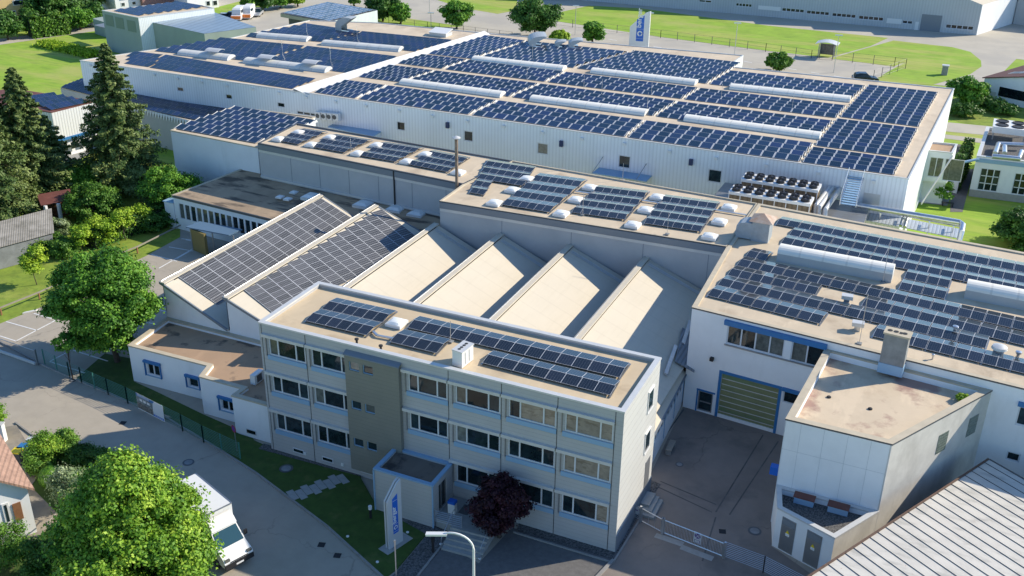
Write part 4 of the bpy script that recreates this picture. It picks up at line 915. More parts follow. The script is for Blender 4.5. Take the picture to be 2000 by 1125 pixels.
def barrel(label, p0, p1, z, w=2.4, h=.75, base=.5, m='barrel', group=None, vents=()):
    a, b = P(*p0, z), P(*p1, z); u = (b-a); L = u.length; u.normalize(); v = Vector((-u.y, u.x, 0))
    r = thing('barrel_rooflight', label, 'rooflight', a, group)
    MB().ob(a, u*L, v*w, (0, 0, base)).build('upstand', M['sill'] if m != 'barrel' else M['grey_clad'], r)
    mb = MB(); n = 10; prof = [(w/2-w/2*math.cos(math.pi*i/n), base+h*math.sin(math.pi*i/n)) for i in range(n+1)]
    for i in range(n): mb.poly([a+v*prof[i][0]+Vector((0, 0, prof[i][1])), a+u*L+v*prof[i][0]+Vector((0, 0, prof[i][1])), a+u*L+v*prof[i+1][0]+Vector((0, 0, prof[i+1][1])), a+v*prof[i+1][0]+Vector((0, 0, prof[i+1][1]))])
    for e, s in ((a, -1), (a+u*L, 1)):
        pts = [e+v*y+Vector((0, 0, zz)) for y, zz in prof]; mb.poly(pts if s < 0 else pts[::-1])
    mb.build('vault', M[m], r, smooth=False)
    for t in vents:
        c = a+u*(L*t)
        mb = MB(); 
        for i in range(6): 
            y0, z0 = .2+w*.8*i/6, base+h+.15+.45*math.sin(math.pi*(.15+i/9)); y1, z1 = .2+w*.8*(i+1)/6, base+h+.15+.45*math.sin(math.pi*(.15+(i+1)/9))
            mb.ob(c+v*y0+Vector((0, 0, z0)), u*2.3, v*(y1-y0)+Vector((0, 0, z1-z0)), (0, 0, .05))
        mb.build('open_vent_flap', M['coping'], r)
    return r
GB_ = 'long barrel rooflights on the huge hall'
for p0, p1, l in (((779, 168), (976, 194), 'left barrel rooflight of the front line on the huge hall'), ((1033, 201), (1258, 230), 'middle barrel rooflight of the front line on the huge hall'), ((1334, 240), (1599, 276), 'right barrel rooflight of the front line on the huge hall'),
                  ((920, 122), (1098, 142), 'left barrel rooflight of the rear line on the huge hall'), ((1152, 146), (1356, 170), 'middle barrel rooflight of the rear line on the huge hall'), ((1424, 178), (1659, 203), 'right barrel rooflight of the rear line on the huge hall')):
    barrel(l, p0, p1, BZ-.28, 2.0, .55, .25, 'barrel', GB_)
GB2 = 'older vented rooflights on the left roof of the huge hall'
for p0, p1, l, v in (((346, 110), (444, 121), 'left vented rooflight of the front line on the older roof', (.55,)), ((474, 126), (634, 145), 'right vented rooflight of the front line on the older roof', (.18, .72)),
                     ((500, 76), (598, 84), 'left vented rooflight of the rear line on the older roof', ()), ((627, 91), (778, 104), 'right vented rooflight of the rear line on the older roof', ())):
    barrel(l, p0, p1, BZ-.28, 2.2, .6, .22, 'barrel_old', GB2, v)
barrel('long white barrel rooflight between solar rows on the workshop roof', (1516, 511), (1740, 553), zr, 1.6, .55, .75, 'barrel', 'barrel rooflights on the workshop roof')
barrel('white barrel rooflight at the right edge, cut by the frame', (1882, 583), (2080, 622), zr, 1.6, .55, .75, 'barrel', 'barrel rooflights on the workshop roof')
# ------------------------------------------------------------------ roof and wall equipment
def at_y(x, y, Y): return onplane(x, y, (0, Y, 0), (0, 1, 0))
def at_x(x, y, X): return onplane(x, y, (X, 0, 0), (1, 0, 0))
# white ventilation chimney on the office
a, b, c = P(883.7, 713, zo), P(902.5, 719.5, zo), P(924.5, 702, zo)
t_ = thing('ventilation_chimney', 'white box shaped ventilation chimney with four round holes on the office roof', 'chimney', b)
MB().ob(b, a-b, c-b, (0, 0, 1.12)).build('casing', M['white'], t_)
MB().ob(b+(b-a).normalized()*.05-(c-b).normalized()*.05+Vector((0, 0, 1.122)), (a-b)*1.1, (c-b)*1.07, (0, 0, .06)).build('lid', M['coping'], t_)
for f in (.2, .4, .62, .82):
    q = b+(a-b)*.5+(c-b)*f+Vector((0, 0, 1.186)); MB().lathe(q, [(.11, 0), (.11, .012)], 12).build('outlet', M['dark'], t_)
for f in (.25, .6): q = b+(c-b)*f+(b-a).normalized()*.006; MB().ob(q+Vector((0, 0, .15)), (c-b)*.05, (b-a).normalized()*.01, (0, 0, .85)).build('slot', M['fascia_mid'], t_)
def smallvent(x, y, z, label, h=.35, r=.08, m='dark'):
    p = P(x, y, z); o = MB().lathe(p, [(r, 0), (r, h*.7), (r*1.8, h*.75), (r*1.8, h), (r*.5, h*1.1)], 10).build('vent_pipe', M[m], loc=p, smooth=True); return tag(o, label, 'vent pipe')
smallvent(697, 670, zo, 'small black vent pipe left on the front edge of the office roof'); smallvent(744, 683, zo, 'rusty vent pipe with cap near the middle of the office roof edge')
def rod(x, y, z, h, label): 
    p = P(x, y, z); o = MB().tube([p, p+Vector((0, 0, h))], .025, 5, M['galv']).cbox(p, .35, .35, .1, 0, M['concrete']).build('lightning_rod', None, loc=p); return tag(o, label, 'lightning rod', 'lightning rods on the roofs')
for x, y, z, h, l in ((880, 668, zo, 1.6, 'lightning rod left of the white ventilation chimney'), (1138, 420, zr, 2.2, 'lightning rod in the middle large block above the cream sheds'), (1303, 458, zr, 2.2, 'lightning rod at the front of the right large solar block'),
                      (1099, 332, zr, 1.6, 'lightning rod at the rear edge above the left large block'), (1216, 352, zr, 1.8, 'lightning rod at the rear edge near the steel canopy'), (1724, 552, zr, 3.2, 'tall lightning rod before the long white barrel rooflight'),
                      (686, 302, zr, 1.8, 'lightning rod on the narrow grey hall roof'), (1678, 672, zr, 4.0, 'tall lightning rod at the front edge of the workshop roof')): rod(x, y, z, h, l)
k = 0
for x, y, w in ((1029, 162, 'left part of the front walkway'), (1140, 178, 'gap beside the rear middle barrel'), (1272, 184, 'middle of the central walkway'), (1408, 196, 'right part of the central walkway'), (1547, 212, 'walkway near the right end strip'),
                (1720, 232, 'right end strip rear edge'), (1666, 104+50, 'rear line near the right barrel'), (1175, 188, 'walkway behind the middle front barrel'), (1264, 214, 'end of the middle front barrel'), (1040, 116, 'solar field rear left'),
                (646, 122, 'older roof front walkway'), (552, 108, 'older roof second walkway'), (698, 78, 'older roof rear walkway'), (600, 70, 'older roof rear field')):
    rod(x, y, hz, 2.2, 'lightning rod on the huge hall, %s' % w)
# galvanised cable trays
def tray(pts, z, label, w=.18):
    q = [P(x, y, z) for x, y in pts]; mb = MB()
    for a, b in zip(q[:-1], q[1:]):
        d = b-a; n = Vector((-d.y, d.x, 0)).normalized()*w; mb.ob(a-n/2+Vector((0, 0, .06)), d, n, (0, 0, .10))
    return tag(mb.build('cable_tray', M['galv'], loc=q[0]), label, 'cable tray')
tray([(728, 649), (737, 658), (768, 664)], zo, 'cable tray joining the left solar blocks on the office'); tray([(1124, 376), (1154, 380)], zr, 'short cable tray right of the left large solar block')
tray([(1253, 393.5), (1291, 399)], zr, 'short cable tray right of the middle large solar block'); tray([(1394, 412), (1457, 422)], zr, 'cable tray running to the sheet metal cowl'); tray([(1000, 356), (1030, 361)], zr, 'short cable tray right of the stepped block')
# tall flue
p = Vector((-45.15, 86.6, 4.9)); t_ = thing('flue_pipe', 'tall thin rusty flue pipe rising in front of the grey hall', 'flue', p)
MB().tube([p, p+Vector((0, 0, 8.6))], .16, 10).build('pipe', mat('rusty_steel', (.36, .27, .20), .6, noise=.5, scale=2, metal=.2), t_); MB().lathe(p+Vector((0, 0, 8.6)), [(.22, 0), (.42, .1), (.42, .16), (.1, .3)], 12).build('cap', M['coping'], t_)
# sheet metal cowl on the workshop roof
c = P(1484, 470, zr); t_ = thing('exhaust_cowl', 'sheet metal exhaust housing with rusty pyramid cap at the hall corner', 'roof vent', c)
MB().cbox(c+Vector((0, .5, 0)), 1.5, 1.7, 1.75, 0).build('housing', mat('blue_grey_sheet', (.36, .41, .45), .55, metal=.2, noise=.2, scale=2), t_)
pc = c+Vector((0, .5, 1.752)); MB().poly([pc+Vector((-1.05, -1.1, .1)), pc+Vector((1.05, -1.1, .1)), pc+Vector((0, 0, .65))]).poly([pc+Vector((1.05, -1.1, .1)), pc+Vector((1.05, 1.1, .1)), pc+Vector((0, 0, .65))]).poly([pc+Vector((1.05, 1.1, .1)), pc+Vector((-1.05, 1.1, .1)), pc+Vector((0, 0, .65))]).poly([pc+Vector((-1.05, 1.1, .1)), pc+Vector((-1.05, -1.1, .1)), pc+Vector((0, 0, .65))]).poly([pc+Vector((-1.05, -1.1, .1)), pc+Vector((-1.05, 1.1, .1)), pc+Vector((1.05, 1.1, .1)), pc+Vector((1.05, -1.1, .1))]).build('cap', mat('rusty_sheet', (.40, .25, .17), .7, noise=.4, scale=1.5, col2=(.5, .42, .34)), t_)
mb = MB(); d0 = c+Vector((-.76, -.35, 0)); prof = [(0, 1.6), (-.5, 1.62), (-1.0, 1.5), (-1.35, 1.2), (-1.4, .5), (-1.3, .1)]
for (x0, z0), (x1, z1) in zip(prof[:-1], prof[1:]): mb.poly([d0+Vector((x0, 0, z0)), d0+Vector((x1, 0, z1)), d0+Vector((x1, 1.5, z1)), d0+Vector((x0, 1.5, z0))])
mb.poly([d0+Vector((x, 0, z)) for x, z in prof]+[d0+Vector((0, 0, .1))]); mb.poly(([d0+Vector((x, 1.5, z)) for x, z in prof]+[d0+Vector((0, 1.5, .1))])[::-1]); mb.build('curved_duct', MATS['blue_grey_sheet'], t_)
for x, y, l in ((1653, 592, 'small sheet roof fan beside the short solar row'), (1674, 645, 'small sheet roof fan above the open roof block')):
    c = P(x, y, zr); t_ = thing('roof_fan', l, 'roof fan', c, 'box roof fans on the workshop'); MB().cbox(c, .42, .42, .4).build('stub', M['galv'], t_); MB().cbox(c+Vector((0, 0, .402)), .85, .6, .3, .1).build('hood', M['coping'], t_)
c = P(1949, 693, zr); t_ = thing('mushroom_vent', 'metal mushroom vent at the right end of the workshop roof', 'roof fan', c); MB().lathe(c, [(.38, 0), (.38, .4)], 14).build('stub', M['galv'], t_, smooth=True); MB().lathe(c+Vector((0, 0, .402)), [(.3, 0), (.55, .1), (.5, .28), (.2, .4)], 14).build('cap', M['coping'], t_, smooth=True)
smallvent(1864, 650, zr+.1, 'silver vent pipe poking up between solar rows', .55, .12, 'galv'); smallvent(1987, 699, zr, 'silver vent pipe at the right frame edge', .5, .12, 'galv'); smallvent(1821, 702, zr, 'thin vent stub on the front edge of the workshop roof', .4, .06, 'galv')
# concrete chimney on the front wall of the workshop
s0, _ = fpx(RA, RB, 1722, 700); s1, _ = fpx(RA, RB, 1768, 712); _, zt_ = fpx(RA, RB, 1742, 660)
A_, B_ = Vector((*RA, 0)), Vector((*RB, 0)); u_ = (B_-A_).normalized(); n_ = Vector((u_.y, -u_.x, 0)); cb = A_+u_*s0+n_*.95
t_ = thing('concrete_chimney', 'wide grey concrete chimney block with four openings above the rusty roof', 'chimney', cb+Vector((0, 0, 7.9)))
hch = 3.0; MB().ob(cb+Vector((0, 0, 7.92)), u_*(s1-s0), -n_*.93, (0, 0, hch)).build('shaft', M['concrete'], t_); MB().ob(cb+Vector((0, 0, 7.925+hch))-u_*.08+n_*.08, u_*(s1-s0+.16), -n_*1.1, (0, 0, .12)).build('crown', M['coping_beige'], t_)
MB().ob(cb+Vector((0, 0, 7.92))-u_*.04+n_*.04, u_*(s1-s0+.08), -n_*.9, (0, 0, .75)).build('flashing', M['sill'], t_)
for f in (.17, .42, .78): MB().lathe(cb+u_*(s1-s0)*f-n_*.45+Vector((0, 0, 8.05+hch)), [(.17, 0), (.17, .015)], 12).build('flue_opening', M['dark'], t_)
MB().ob(cb+u_*(s1-s0)*.57-n_*.55+Vector((0, 0, 8.05+hch)), u_*.18, n_*.3, (0, 0, .012)).build('flue_opening', M['dark'], t_)
for x, y, l in ((1619, 776, 'left black roof drain on the rusty roof'), (1699.5, 799, 'right black roof drain on the rusty roof')): p = P(x, y, 7.66); tag(MB().lathe(p, [(.15, .0), (.15, .06), (.1, .1)], 10).build('roof_drain', M['dark'], loc=p), l, 'roof drain')

# chillers behind the workshop
fan0 = None
def chiller(label, Y, L, R, depth, hgt, nf):
    a, b = at_y(*L, Y), at_y(*R, Y); z = (a.z+b.z)/2; a.z = b.z = z; Lx = b.x-a.x
    r = thing('chiller', label, 'chiller', (a.x, Y, z-hgt), 'rows of air chillers behind the workshop hall')
    MB().box(a.x, b.x, Y, Y+depth, z-hgt, z-.30).build('coil_body', M['chiller_side'], r); MB().box(a.x-.06, b.x+.06, Y-.06, Y+depth+.06, z-.298, z).build('top_casing', M['white'], r)
    mb = MB()
    for k in range(nf+1): mb.box(a.x+Lx*k/nf-.04, a.x+Lx*k/nf+.04, Y-.05, Y-.002, z-hgt, z-.3)
    mb.build('frame_post', M['white'], r)
    w = Lx/nf
    for k in range(nf):
        for yy in (.28, .74):
            c = Vector((a.x+w*(k+.5), Y+depth*yy, z))
            f = MB().lathe(c+Vector((0, 0, .002)), [(w*.40, 0), (w*.36, .26), (w*.33, .26), (w*.31, .1)], 16).build('fan_ring', M['black'], r)
            mb = MB()
            for q in range(5): th = q*1.2566; mb.ob(c+Vector((0, 0, .18)), Vector((math.cos(th), math.sin(th), 0))*w*.29, Vector((-math.sin(th), math.cos(th), .3))*w*.12, (0, 0, .015))
            mb.build('fan_blade', M['fan'], f)
chiller('front row of seven brown sided chiller fans behind the workshop hall', 100.0, (1424.6, 373), (1582, 398.5), 2.1, 1.9, 7)
chiller('rear row of seven chiller fans close to the huge hall wall', 103.6, (1448.6, 349), (1597, 371.5), 2.1, 1.9, 7)
zp = at_y(1500, 385, 100).z-1.9
pl_ = MB().box(-23, -7.5, 98.6, 107.9, zp-.35, zp-.05); tag(pl_.build('service_platform', M['grey_metal'], loc=(-15, 103, 0)), 'steel service platform carrying the chillers', 'platform')
PLZ = zp-.05
def pipe(label, pts, r, m='coping', name='pipe', cat='pipe', group=None): return tag(MB().tube(pts, r, 10).build(name, M[m], loc=pts[0], smooth=True), label, cat, group)
GPp = 'insulated pipes beside the chillers'
for (x0, y0, x1, y1), l in zip(((1620, 367, 1593, 402), (1627, 367, 1600, 405), (1641, 369, 1612, 410)), ('left white insulated pipe beside the chillers', 'middle white insulated pipe beside the chillers', 'right white insulated pipe beside the chillers')):
    a, b = P(x0, y0, PLZ+1.1), P(x1, y1, PLZ+1.1); pipe(l, [a+Vector((0, .5, -.9)), a, b, b+Vector((.1, -.4, -.9))], .24, 'coping', group=GPp)
# steel stair up to the hall roof
t_ = thing('steel_stair', 'steep galvanised stair climbing from the platform to the huge hall roof', 'stair', (-11.5, 104, PLZ))
ta, tb = at_y(1657, 345, 108.3), at_y(1641, 398, 101.8); tw = 1.5
for k in range(13):
    f = k/12; p = tb.lerp(ta, f); MB().box(p.x, p.x+tw, p.y, p.y+.32, p.z, p.z+.06).build('tread', M['sill'], t_)
for dx in (-.05, tw): 
    MB().ob(tb+Vector((dx, 0, -.15)), ta-tb, (.06, 0, 0), (0, 0, .25)).build('stringer', M['galv'], t_); MB().tube([tb+Vector((dx, 0, 1.0)), ta+Vector((dx, 0, 1.0))], .03, 5).tube([tb+Vector((dx, 0, 0)), tb+Vector((dx, 0, 1.0))], .03, 5).tube([ta+Vector((dx, 0, 0)), ta+Vector((dx, 0, 1.0))], .03, 5).build('handrail', M['galv'], t_)
# platform railing
mb = MB(); g0, g1 = Vector((-12.5, 98.7, PLZ)), Vector((-7.6, 98.7, PLZ))
for h in (.5, 1.0): mb.tube([g0+Vector((0, 0, h)), g1+Vector((0, 0, h))], .025, 5)
for k in range(6): q = g0.lerp(g1, k/5); mb.tube([q, q+Vector((0, 0, 1.0))], .025, 5)
tag(mb.build('platform_railing', M['galv'], loc=g0), 'steel railing at the end of the service platform', 'railing')
# pipe bridge and corrugated roof right of it
GQ = 'galvanised pipes on the pipe bridge'
for dy, zz, l in ((0, 6.2, 'upper rear pipe of the long pipe bridge'), (-.7, 5.8, 'lower front pipe of the long pipe bridge')):
    a, b = P(1664, 399, zz), P(1874, 434, zz); pipe(l, [a, b+Vector((0, dy, 0)), b+Vector((.35, dy-.6, 0)), b+Vector((.35, dy-1.9, -.2)), b+Vector((.3, dy-2.2, -1.6))], .24 if dy else .28, 'galv', group=GQ)
for (x0, y0, x1, y1), l in zip(((1764, 425, 1759, 441), (1772, 426, 1767, 443)), ('left short pipe dropping from the pipe bridge', 'right short pipe dropping from the pipe bridge')):
    a, b = P(x0, y0, 5.6), P(x1, y1, 5.0); pipe(l, [a+Vector((0, 0, .3)), a, b], .17, 'galv')
pb = thing('pipe_bridge', 'steel trestle carrying the long galvanised pipes', 'pipe bridge', P(1700, 420, 5.2))
for x, y in ((1668, 410), (1720, 418), (1768, 428), (1815, 436), (1862, 444)):
    q = P(x, y, 5.2); MB().cbox((q.x, q.y, 0), .14, .14, 5.3).cbox((q.x, q.y+.4, 5.302), .14, 1.7, .14).build('trestle', M['galv'], pb)
cq = [P(1655, 424, 4.6), P(1880, 468, 4.6), P(1876, 446, 4.6), P(1664, 408, 4.6)]
MBc = MB(); e1, e2 = cq[1]-cq[0], cq[3]-cq[0]
t_ = thing('corrugated_canopy', 'low corrugated sheet roof under the long pipe bridge', 'canopy', cq[0]); MB().ob(cq[0], e1, e2, (0, 0, .08)).build('roof', ribs(mat('corrugated_zinc', (.42, .46, .50), .5, metal=.3), .35, 'X', .03, .6, .25), t_)
for f in (.03, .5, .97): q = cq[0]+e1*f+e2*.5; MB().cbox((q.x, q.y, 0), .15, .15, 4.58).build('post', M['galv'], t_)
# canopy with tie rods on the hall wall
q = [at_y(1157, 337.5, 106.2), at_y(1262, 354, 106.2)]; z = (q[0].z+q[1].z)/2
t_ = thing('wall_canopy', 'flat glass canopy hung on two tie rods from the huge hall wall', 'canopy', (q[0].x, 108, z)); MB().box(q[0].x, q[1].x, 106.2, 108.3, z-.1, z).build('canopy_plate', M['sill'], t_)
for x, y, x2, y2 in ((1178, 306, 1157, 337), (1262.5, 320, 1243, 350)): a = at_y(x, y, 108.3); b = at_y(x2, y2, 106.3); MB().tube([a, Vector((b.x, 106.3, z))], .05, 6).build('tie_rod', M['grey_metal'], t_)
# lean-to with blue-grey roof and the air conditioners
q = [P(640, 246, 5.4), P(728, 265, 5.4), P(752, 251, 5.4), P(668, 240, 5.4)]; lt = thing('lean_to', 'lean-to with a smooth blue grey roof against the huge hall wall', 'building', (q[0].x, q[0].y, 0))
MB().prism([tuple(p[:2]) for p in q], 0, 5.2).build('wall', M['hall_clad'], lt); MB().ob(q[0]-Vector((0, 0, .2)), q[1]-q[0], q[2]-q[1], (0, 0, .12)).build('roof', M['sill'], lt)
for k, x in enumerate((625, 636, 647, 658)):
    a = at_y(x, 231-1+k*1.0+.5, 107.9); t_ = thing('air_conditioner', 'outdoor air conditioner, %s of four on the hall wall' % ('first from left', 'second from left', 'third from left', 'rightmost')[k], 'air conditioner', a, 'four air conditioners on the huge hall wall')
    MB().box(a.x-.48, a.x+.48, 107.5, 108.1, a.z-.1, a.z+.85).build('casing', M['white'], t_)
    mb = MB(); 
    k0 = len(mb.v); mb.poly([(a.x-.1+.30*math.cos(q_*.5236), 107.49, a.z+.38+.30*math.sin(q_*.5236)) for q_ in range(12)]); mb.build('fan_grille', M['fascia'], t_)
a = P(503, 745, 3.1); t_ = thing('heat_pump', 'white outdoor heat pump on the annex roof by the office wall', 'air conditioner', a); MB().cbox(a, .45, 1.1, .8, 0).build('casing', M['white'], t_); MB().cbox(a+Vector((.232, 0, .1)), .012, .6, .6).build('fan_grille', M['fascia'], t_)

# ------------------------------------------------------------------ buildings on the right
a, b, c, d = P(1811.5, 293, 6.8), P(1861, 298, 6.8), P(1870, 281, 6.8), P(1818, 276, 6.8)
gt_poly = [(a.x, a.y), (b.x, b.y), (c.x, c.y), (d.x, d.y)]
gtw, gp_ = building('glazed_stair_tower', 'white stair tower with glass front at the right end of the huge hall', 'stair tower', gt_poly, 3.0, 6.8, M['white_wall'], M['roof_annex'], M['coping'], .2, .2, {0: [(.5, 2.0, 3.6, 6.0), (2.2, 4.3, 3.3, 6.0)]})
window(gtw, gp_[0], gp_[1], .5, 2.0, 3.6, 6.0, div=(.5,), glass='curtain'); window(gtw, gp_[0], gp_[1], 2.2, 4.3, 3.3, 6.0, glass='curtain')
L_ = (b-a).length; un = (b-a).normalized(); nn = Vector((un.y, -un.x, 0))
MB().ob(Vector((a.x, a.y, 0))-nn*1.0, un*L_, -nn*2.5, (0, 0, 2.98)).build('base_wall', M['white_wall'], gtw)
MB().ob(b+Vector((0, 0, -.6))-nn*.1, nn*5+Vector((-2.8, 0, -4.6)), un*.12, (0, 0, .25)).build('stair_stringer', M['coping'], gtw)
wb = P(1855, 402, 0); MBw = MB()
q = [P(1798, 400, 0), P(1845, 410, 0)]
mw = [P(1836, 372, 0), P(1868, 378, 0), P(1885, 330, 0), P(1858, 326, 0)]
t_ = thing('garden_wall_block', 'plain white block beside the stair tower with dark hedge on top', 'building', mw[0]); MB().prism([tuple(p[:2]) for p in mw], 0, 3.2).build('wall', M['white_wall'], t_); MB().prism([tuple(p[:2]) for p in inset([tuple(p[:2]) for p in ccw(mw)], .15)], 3.2, 3.25).build('roof', M['gravel'], t_)
# plant building
ZB = 5.2; a, d = P(1908, 304, ZB), P(1927, 247, ZB); e = P(2040, 319, ZB); un = (e-a).normalized(); vn = Vector((-un.y, un.x, 0)); dd = (d-a)
ppoly = [(a.x, a.y), (a.x+un.x*20, a.y+un.y*20), (a.x+un.x*20+dd.x, a.y+un.y*20+dd.y), (d.x, d.y)]
wA, wB = ppoly[0], ppoly[1]
po = [ftl(wA, wB, (1915, 326), (1956, 334), (1909, 371)), ftl(wA, wB, (1983, 336), (2023, 344), (1974, 379))]
pbld, pp_ = building('plant_building', 'pale flat roofed building with large gridded windows and ducts on its roof', 'building', ppoly, 0, ZB, M['white_wall'], M['gravel'], M['coping'], .4, .3, {0: po})
for o in po: window(pbld, wA, wB, *o, div=(.333, .667), rows=(.33, .66), fw=.1)
band(pbld, 'blue_gutter', wA, wB, 0, 20, ZB-.75, ZB-.3, .15, M['sill']); band(pbld, 'plinth', wA, wB, 0, 20, 0, .9, .04, M['slab'])
c = P(1968, 268, ZB-.1)
t_ = thing('rooftop_chiller', 'white rooftop chiller with four fans on the plant building', 'chiller', c); MB().cbox(c+Vector((0, 0, .9)), 4.0, 4.0, .8).build('casing', M['white'], t_)
for sx in (-1, 1):
    for sy in (-1, 1):
        MB().cbox(c+Vector((sx*1.8, sy*1.8, 0)), .15, .15, .9).build('leg', M['grey_metal'], t_); MB().lathe(c+Vector((sx*.95, sy*.95, 1.702)), [(.8, 0), (.75, .12), (.7, .05)], 14).build('fan_ring', M['black'], t_)
GD2 = 'shiny ducts on the plant building roof'
for k, (pts, l) in enumerate((([(1944, 300), (1950, 281), (1998, 283)], 'rear shiny duct on the plant building roof'), ([(1938, 305), (1990, 310), (1995, 296)], 'front shiny duct on the plant building roof'), ([(1962, 300), (1962, 286)], 'short shiny duct linking the two long ones'))):
    pipe(l, [P(x, y, ZB+.4) for x, y in pts], .3, 'galv', name='duct', cat='duct', group=GD2)
pipe('thin blue pipe bridge from the stair tower to the plant building', [P(1858, 322, 4.4), P(1905, 312, 4.9), P(1912, 312, 4.9)], .16, 'sill')
# blue-white house with brown roof
a, e = P(1915, 192, 0), P(2000, 211, 0); un = (e-a).normalized(); vn = Vector((-un.y, un.x, 0)); Lb_ = (e-a).length*1.9
za = 5.0
bhs = thing('white_workshop_house', 'white gabled workshop house with a brown roof and one solar panel', 'house', a)
za = onplane(1922, 153, a, (un.y, -un.x, 0)).z; zm = za+1.9
q0, q1 = a, a+un*Lb_; mid = a+un*Lb_*.6
MB().poly([q0, q1, q1+Vector((0, 0, za)), mid+Vector((0, 0, zm)), q0+Vector((0, 0, za))]).poly([q0+vn*14, q0, q0+Vector((0, 0, za)), q0+vn*14+Vector((0, 0, za))]).poly([q1, q1+vn*14, q1+vn*14+Vector((0, 0, za)), q1+Vector((0, 0, za))]).build('wall', M['white_wall'], bhs)
MB().ob(q0+Vector((0, 0, za+.02))-un*.3-vn*.3, un*(Lb_*.6+.3)+Vector((0, 0, zm-za)), vn*14.6, (0, 0, .15)).ob(q1+Vector((0, 0, za+.02))-vn*.3, un*(-Lb_*.4)+Vector((0, 0, zm-za)), vn*14.6, (0, 0, .15)).build('roof', M['tile_dark'], bhs)
o = ftl(q0, q1, (1952, 169), (2006, 180), (1950, 187)); w_ = band(bhs, 'window', q0, q1, o[0], o[1], o[2], o[3], .04, M['glass'])
o = ftl(q0, q1, (1924, 176), (1946, 180), (1922, 196)); band(bhs, 'garage_door', q0, q1, o[0], o[1], 0, o[3], .04, M['coping'])
pvp = [P(1945, 136, za+1.0), P(1960, 144, za+.8), P(2004, 133, za+1.8), P(1990, 125, za+1.9)]
s_ = un*(Lb_*.6)+Vector((0, 0, zm-za)); pu = s_.normalized(); o_ = q0+Vector((0, 0, za+.22))+pu*2.0+vn*3.5
place_panel(bhs, PM['grey'], o_, pu, vn, 5.5, 2.2)
# far right warehouse with zigzag roof
wA, wB = P(960, -15, 0), P(1907, 69, 0); wA = (wA.x, wA.y); wB = (wB.x, wB.y); LW = (Vector(wB)-Vector(wA)).length
wz = 6.2
fo = [ftl(wA, wB, *t) for t in (((1527, 14), (1571, 19), (1527, 22)), ((1575, 19), (1620, 24), (1575, 27)), ((1625, 24), (1672, 29), (1625, 32)), ((1677, 29), (1726, 34.5), (1677, 37.5)), ((1763, 39), (1783, 41), (1762, 46)), ((1847, 46), (1902, 52), (1847, 55)), ((1437, 5), (1469, 8), (1437, 12)), ((1365, -1), (1390, 1), (1365, 4)))]
fw_ = thing('zigzag_roof_warehouse', 'very long pale warehouse with zigzag roof and window strips at the top of the picture', 'warehouse', (wB[0]-40, wB[1]+5, 0))
A_, B_ = Vector((*wA, 0)), Vector((*wB, 0)); u_ = (B_-A_).normalized(); n_ = Vector((u_.y, -u_.x, 0))
FCL = ribs(mat('far_sheet_cladding', (.50, .53, .54), .6, noise=.1, scale=.1), .6, 'XY', .03, .4, .1)
mb = MB(); facade(mb, wA, wB, 0, wz, fo, FCL, .2)
nseg = 9; seg = LW/nseg; D = 60
for k in range(nseg):
    p0, p1 = B_-u_*seg*(k+1), B_-u_*seg*k; pm = p0.lerp(p1, .35)
    mb.poly([p0+Vector((0, 0, wz)), p1+Vector((0, 0, wz)), pm+Vector((0, 0, wz+2.6))], FCL)
side = P(1975, 47, 0)-B_; side.z = 0; side.normalize(); side = -n_ if side.dot(-n_) < .3 else side
mb.poly([B_, B_+side*22, B_+side*22+Vector((0, 0, wz)), B_+Vector((0, 0, wz))], M['white_wall'])
mb.build('wall', None, fw_)
mb = MB()
for k in range(nseg):
    p0, p1 = B_-u_*seg*(k+1), B_-u_*seg*k; pm = p0.lerp(p1, .35)+Vector((0, 0, wz+2.6)); p0 = p0+Vector((0, 0, wz)); p1 = p1+Vector((0, 0, wz))
    mb.poly([p0, pm, pm+side*D, p0+side*D]); mb.poly([pm, p1, p1+side*D, pm+side*D])
mb.build('roof', M['roof_cream'], fw_)
for k, o in enumerate(fo): window(fw_, wA, wB, *o, div=(.2, .4, .6, .8) if o[1]-o[0] > 3 else (.5,), fw=.12, depth=.15)
o = ftl(wA, wB, (1799, 27), (1841, 31), (1798, 58)); band(fw_, 'gate', wA, wB, o[0], o[1], 0, o[3], .05, M['fascia_mid'])
o = ftl(wA, wB, (1787, 42), (1795, 43), (1787, 57)); band(fw_, 'door', wA, wB, o[0], o[1], 0, o[3], .05, M['white'])
for t in (((1732, 35), (1762, 38), (1732, 45)), ((1481, 10), (1525, 14.5), (1481, 18))): o = ftl(wA, wB, *t); band(fw_, 'white_panel', wA, wB, *o, .05, M['white'])
b2 = P(1978, 47, 0); t_ = thing('side_warehouse', 'grey warehouse wall in shadow at the top right corner', 'warehouse', b2); MB().prism([(b2.x, b2.y), (b2.x+30, b2.y-2), (b2.x+30, b2.y+25), (b2.x, b2.y+25)], 0, 8).build('wall', M['grey_clad'], t_); MB().prism([(b2.x-.2, b2.y-.2), (b2.x+30, b2.y-2.2), (b2.x+30.2, b2.y+25), (b2.x-.2, b2.y+25)], 8.002, 8.2).build('roof', M['roof_beige'], t_)

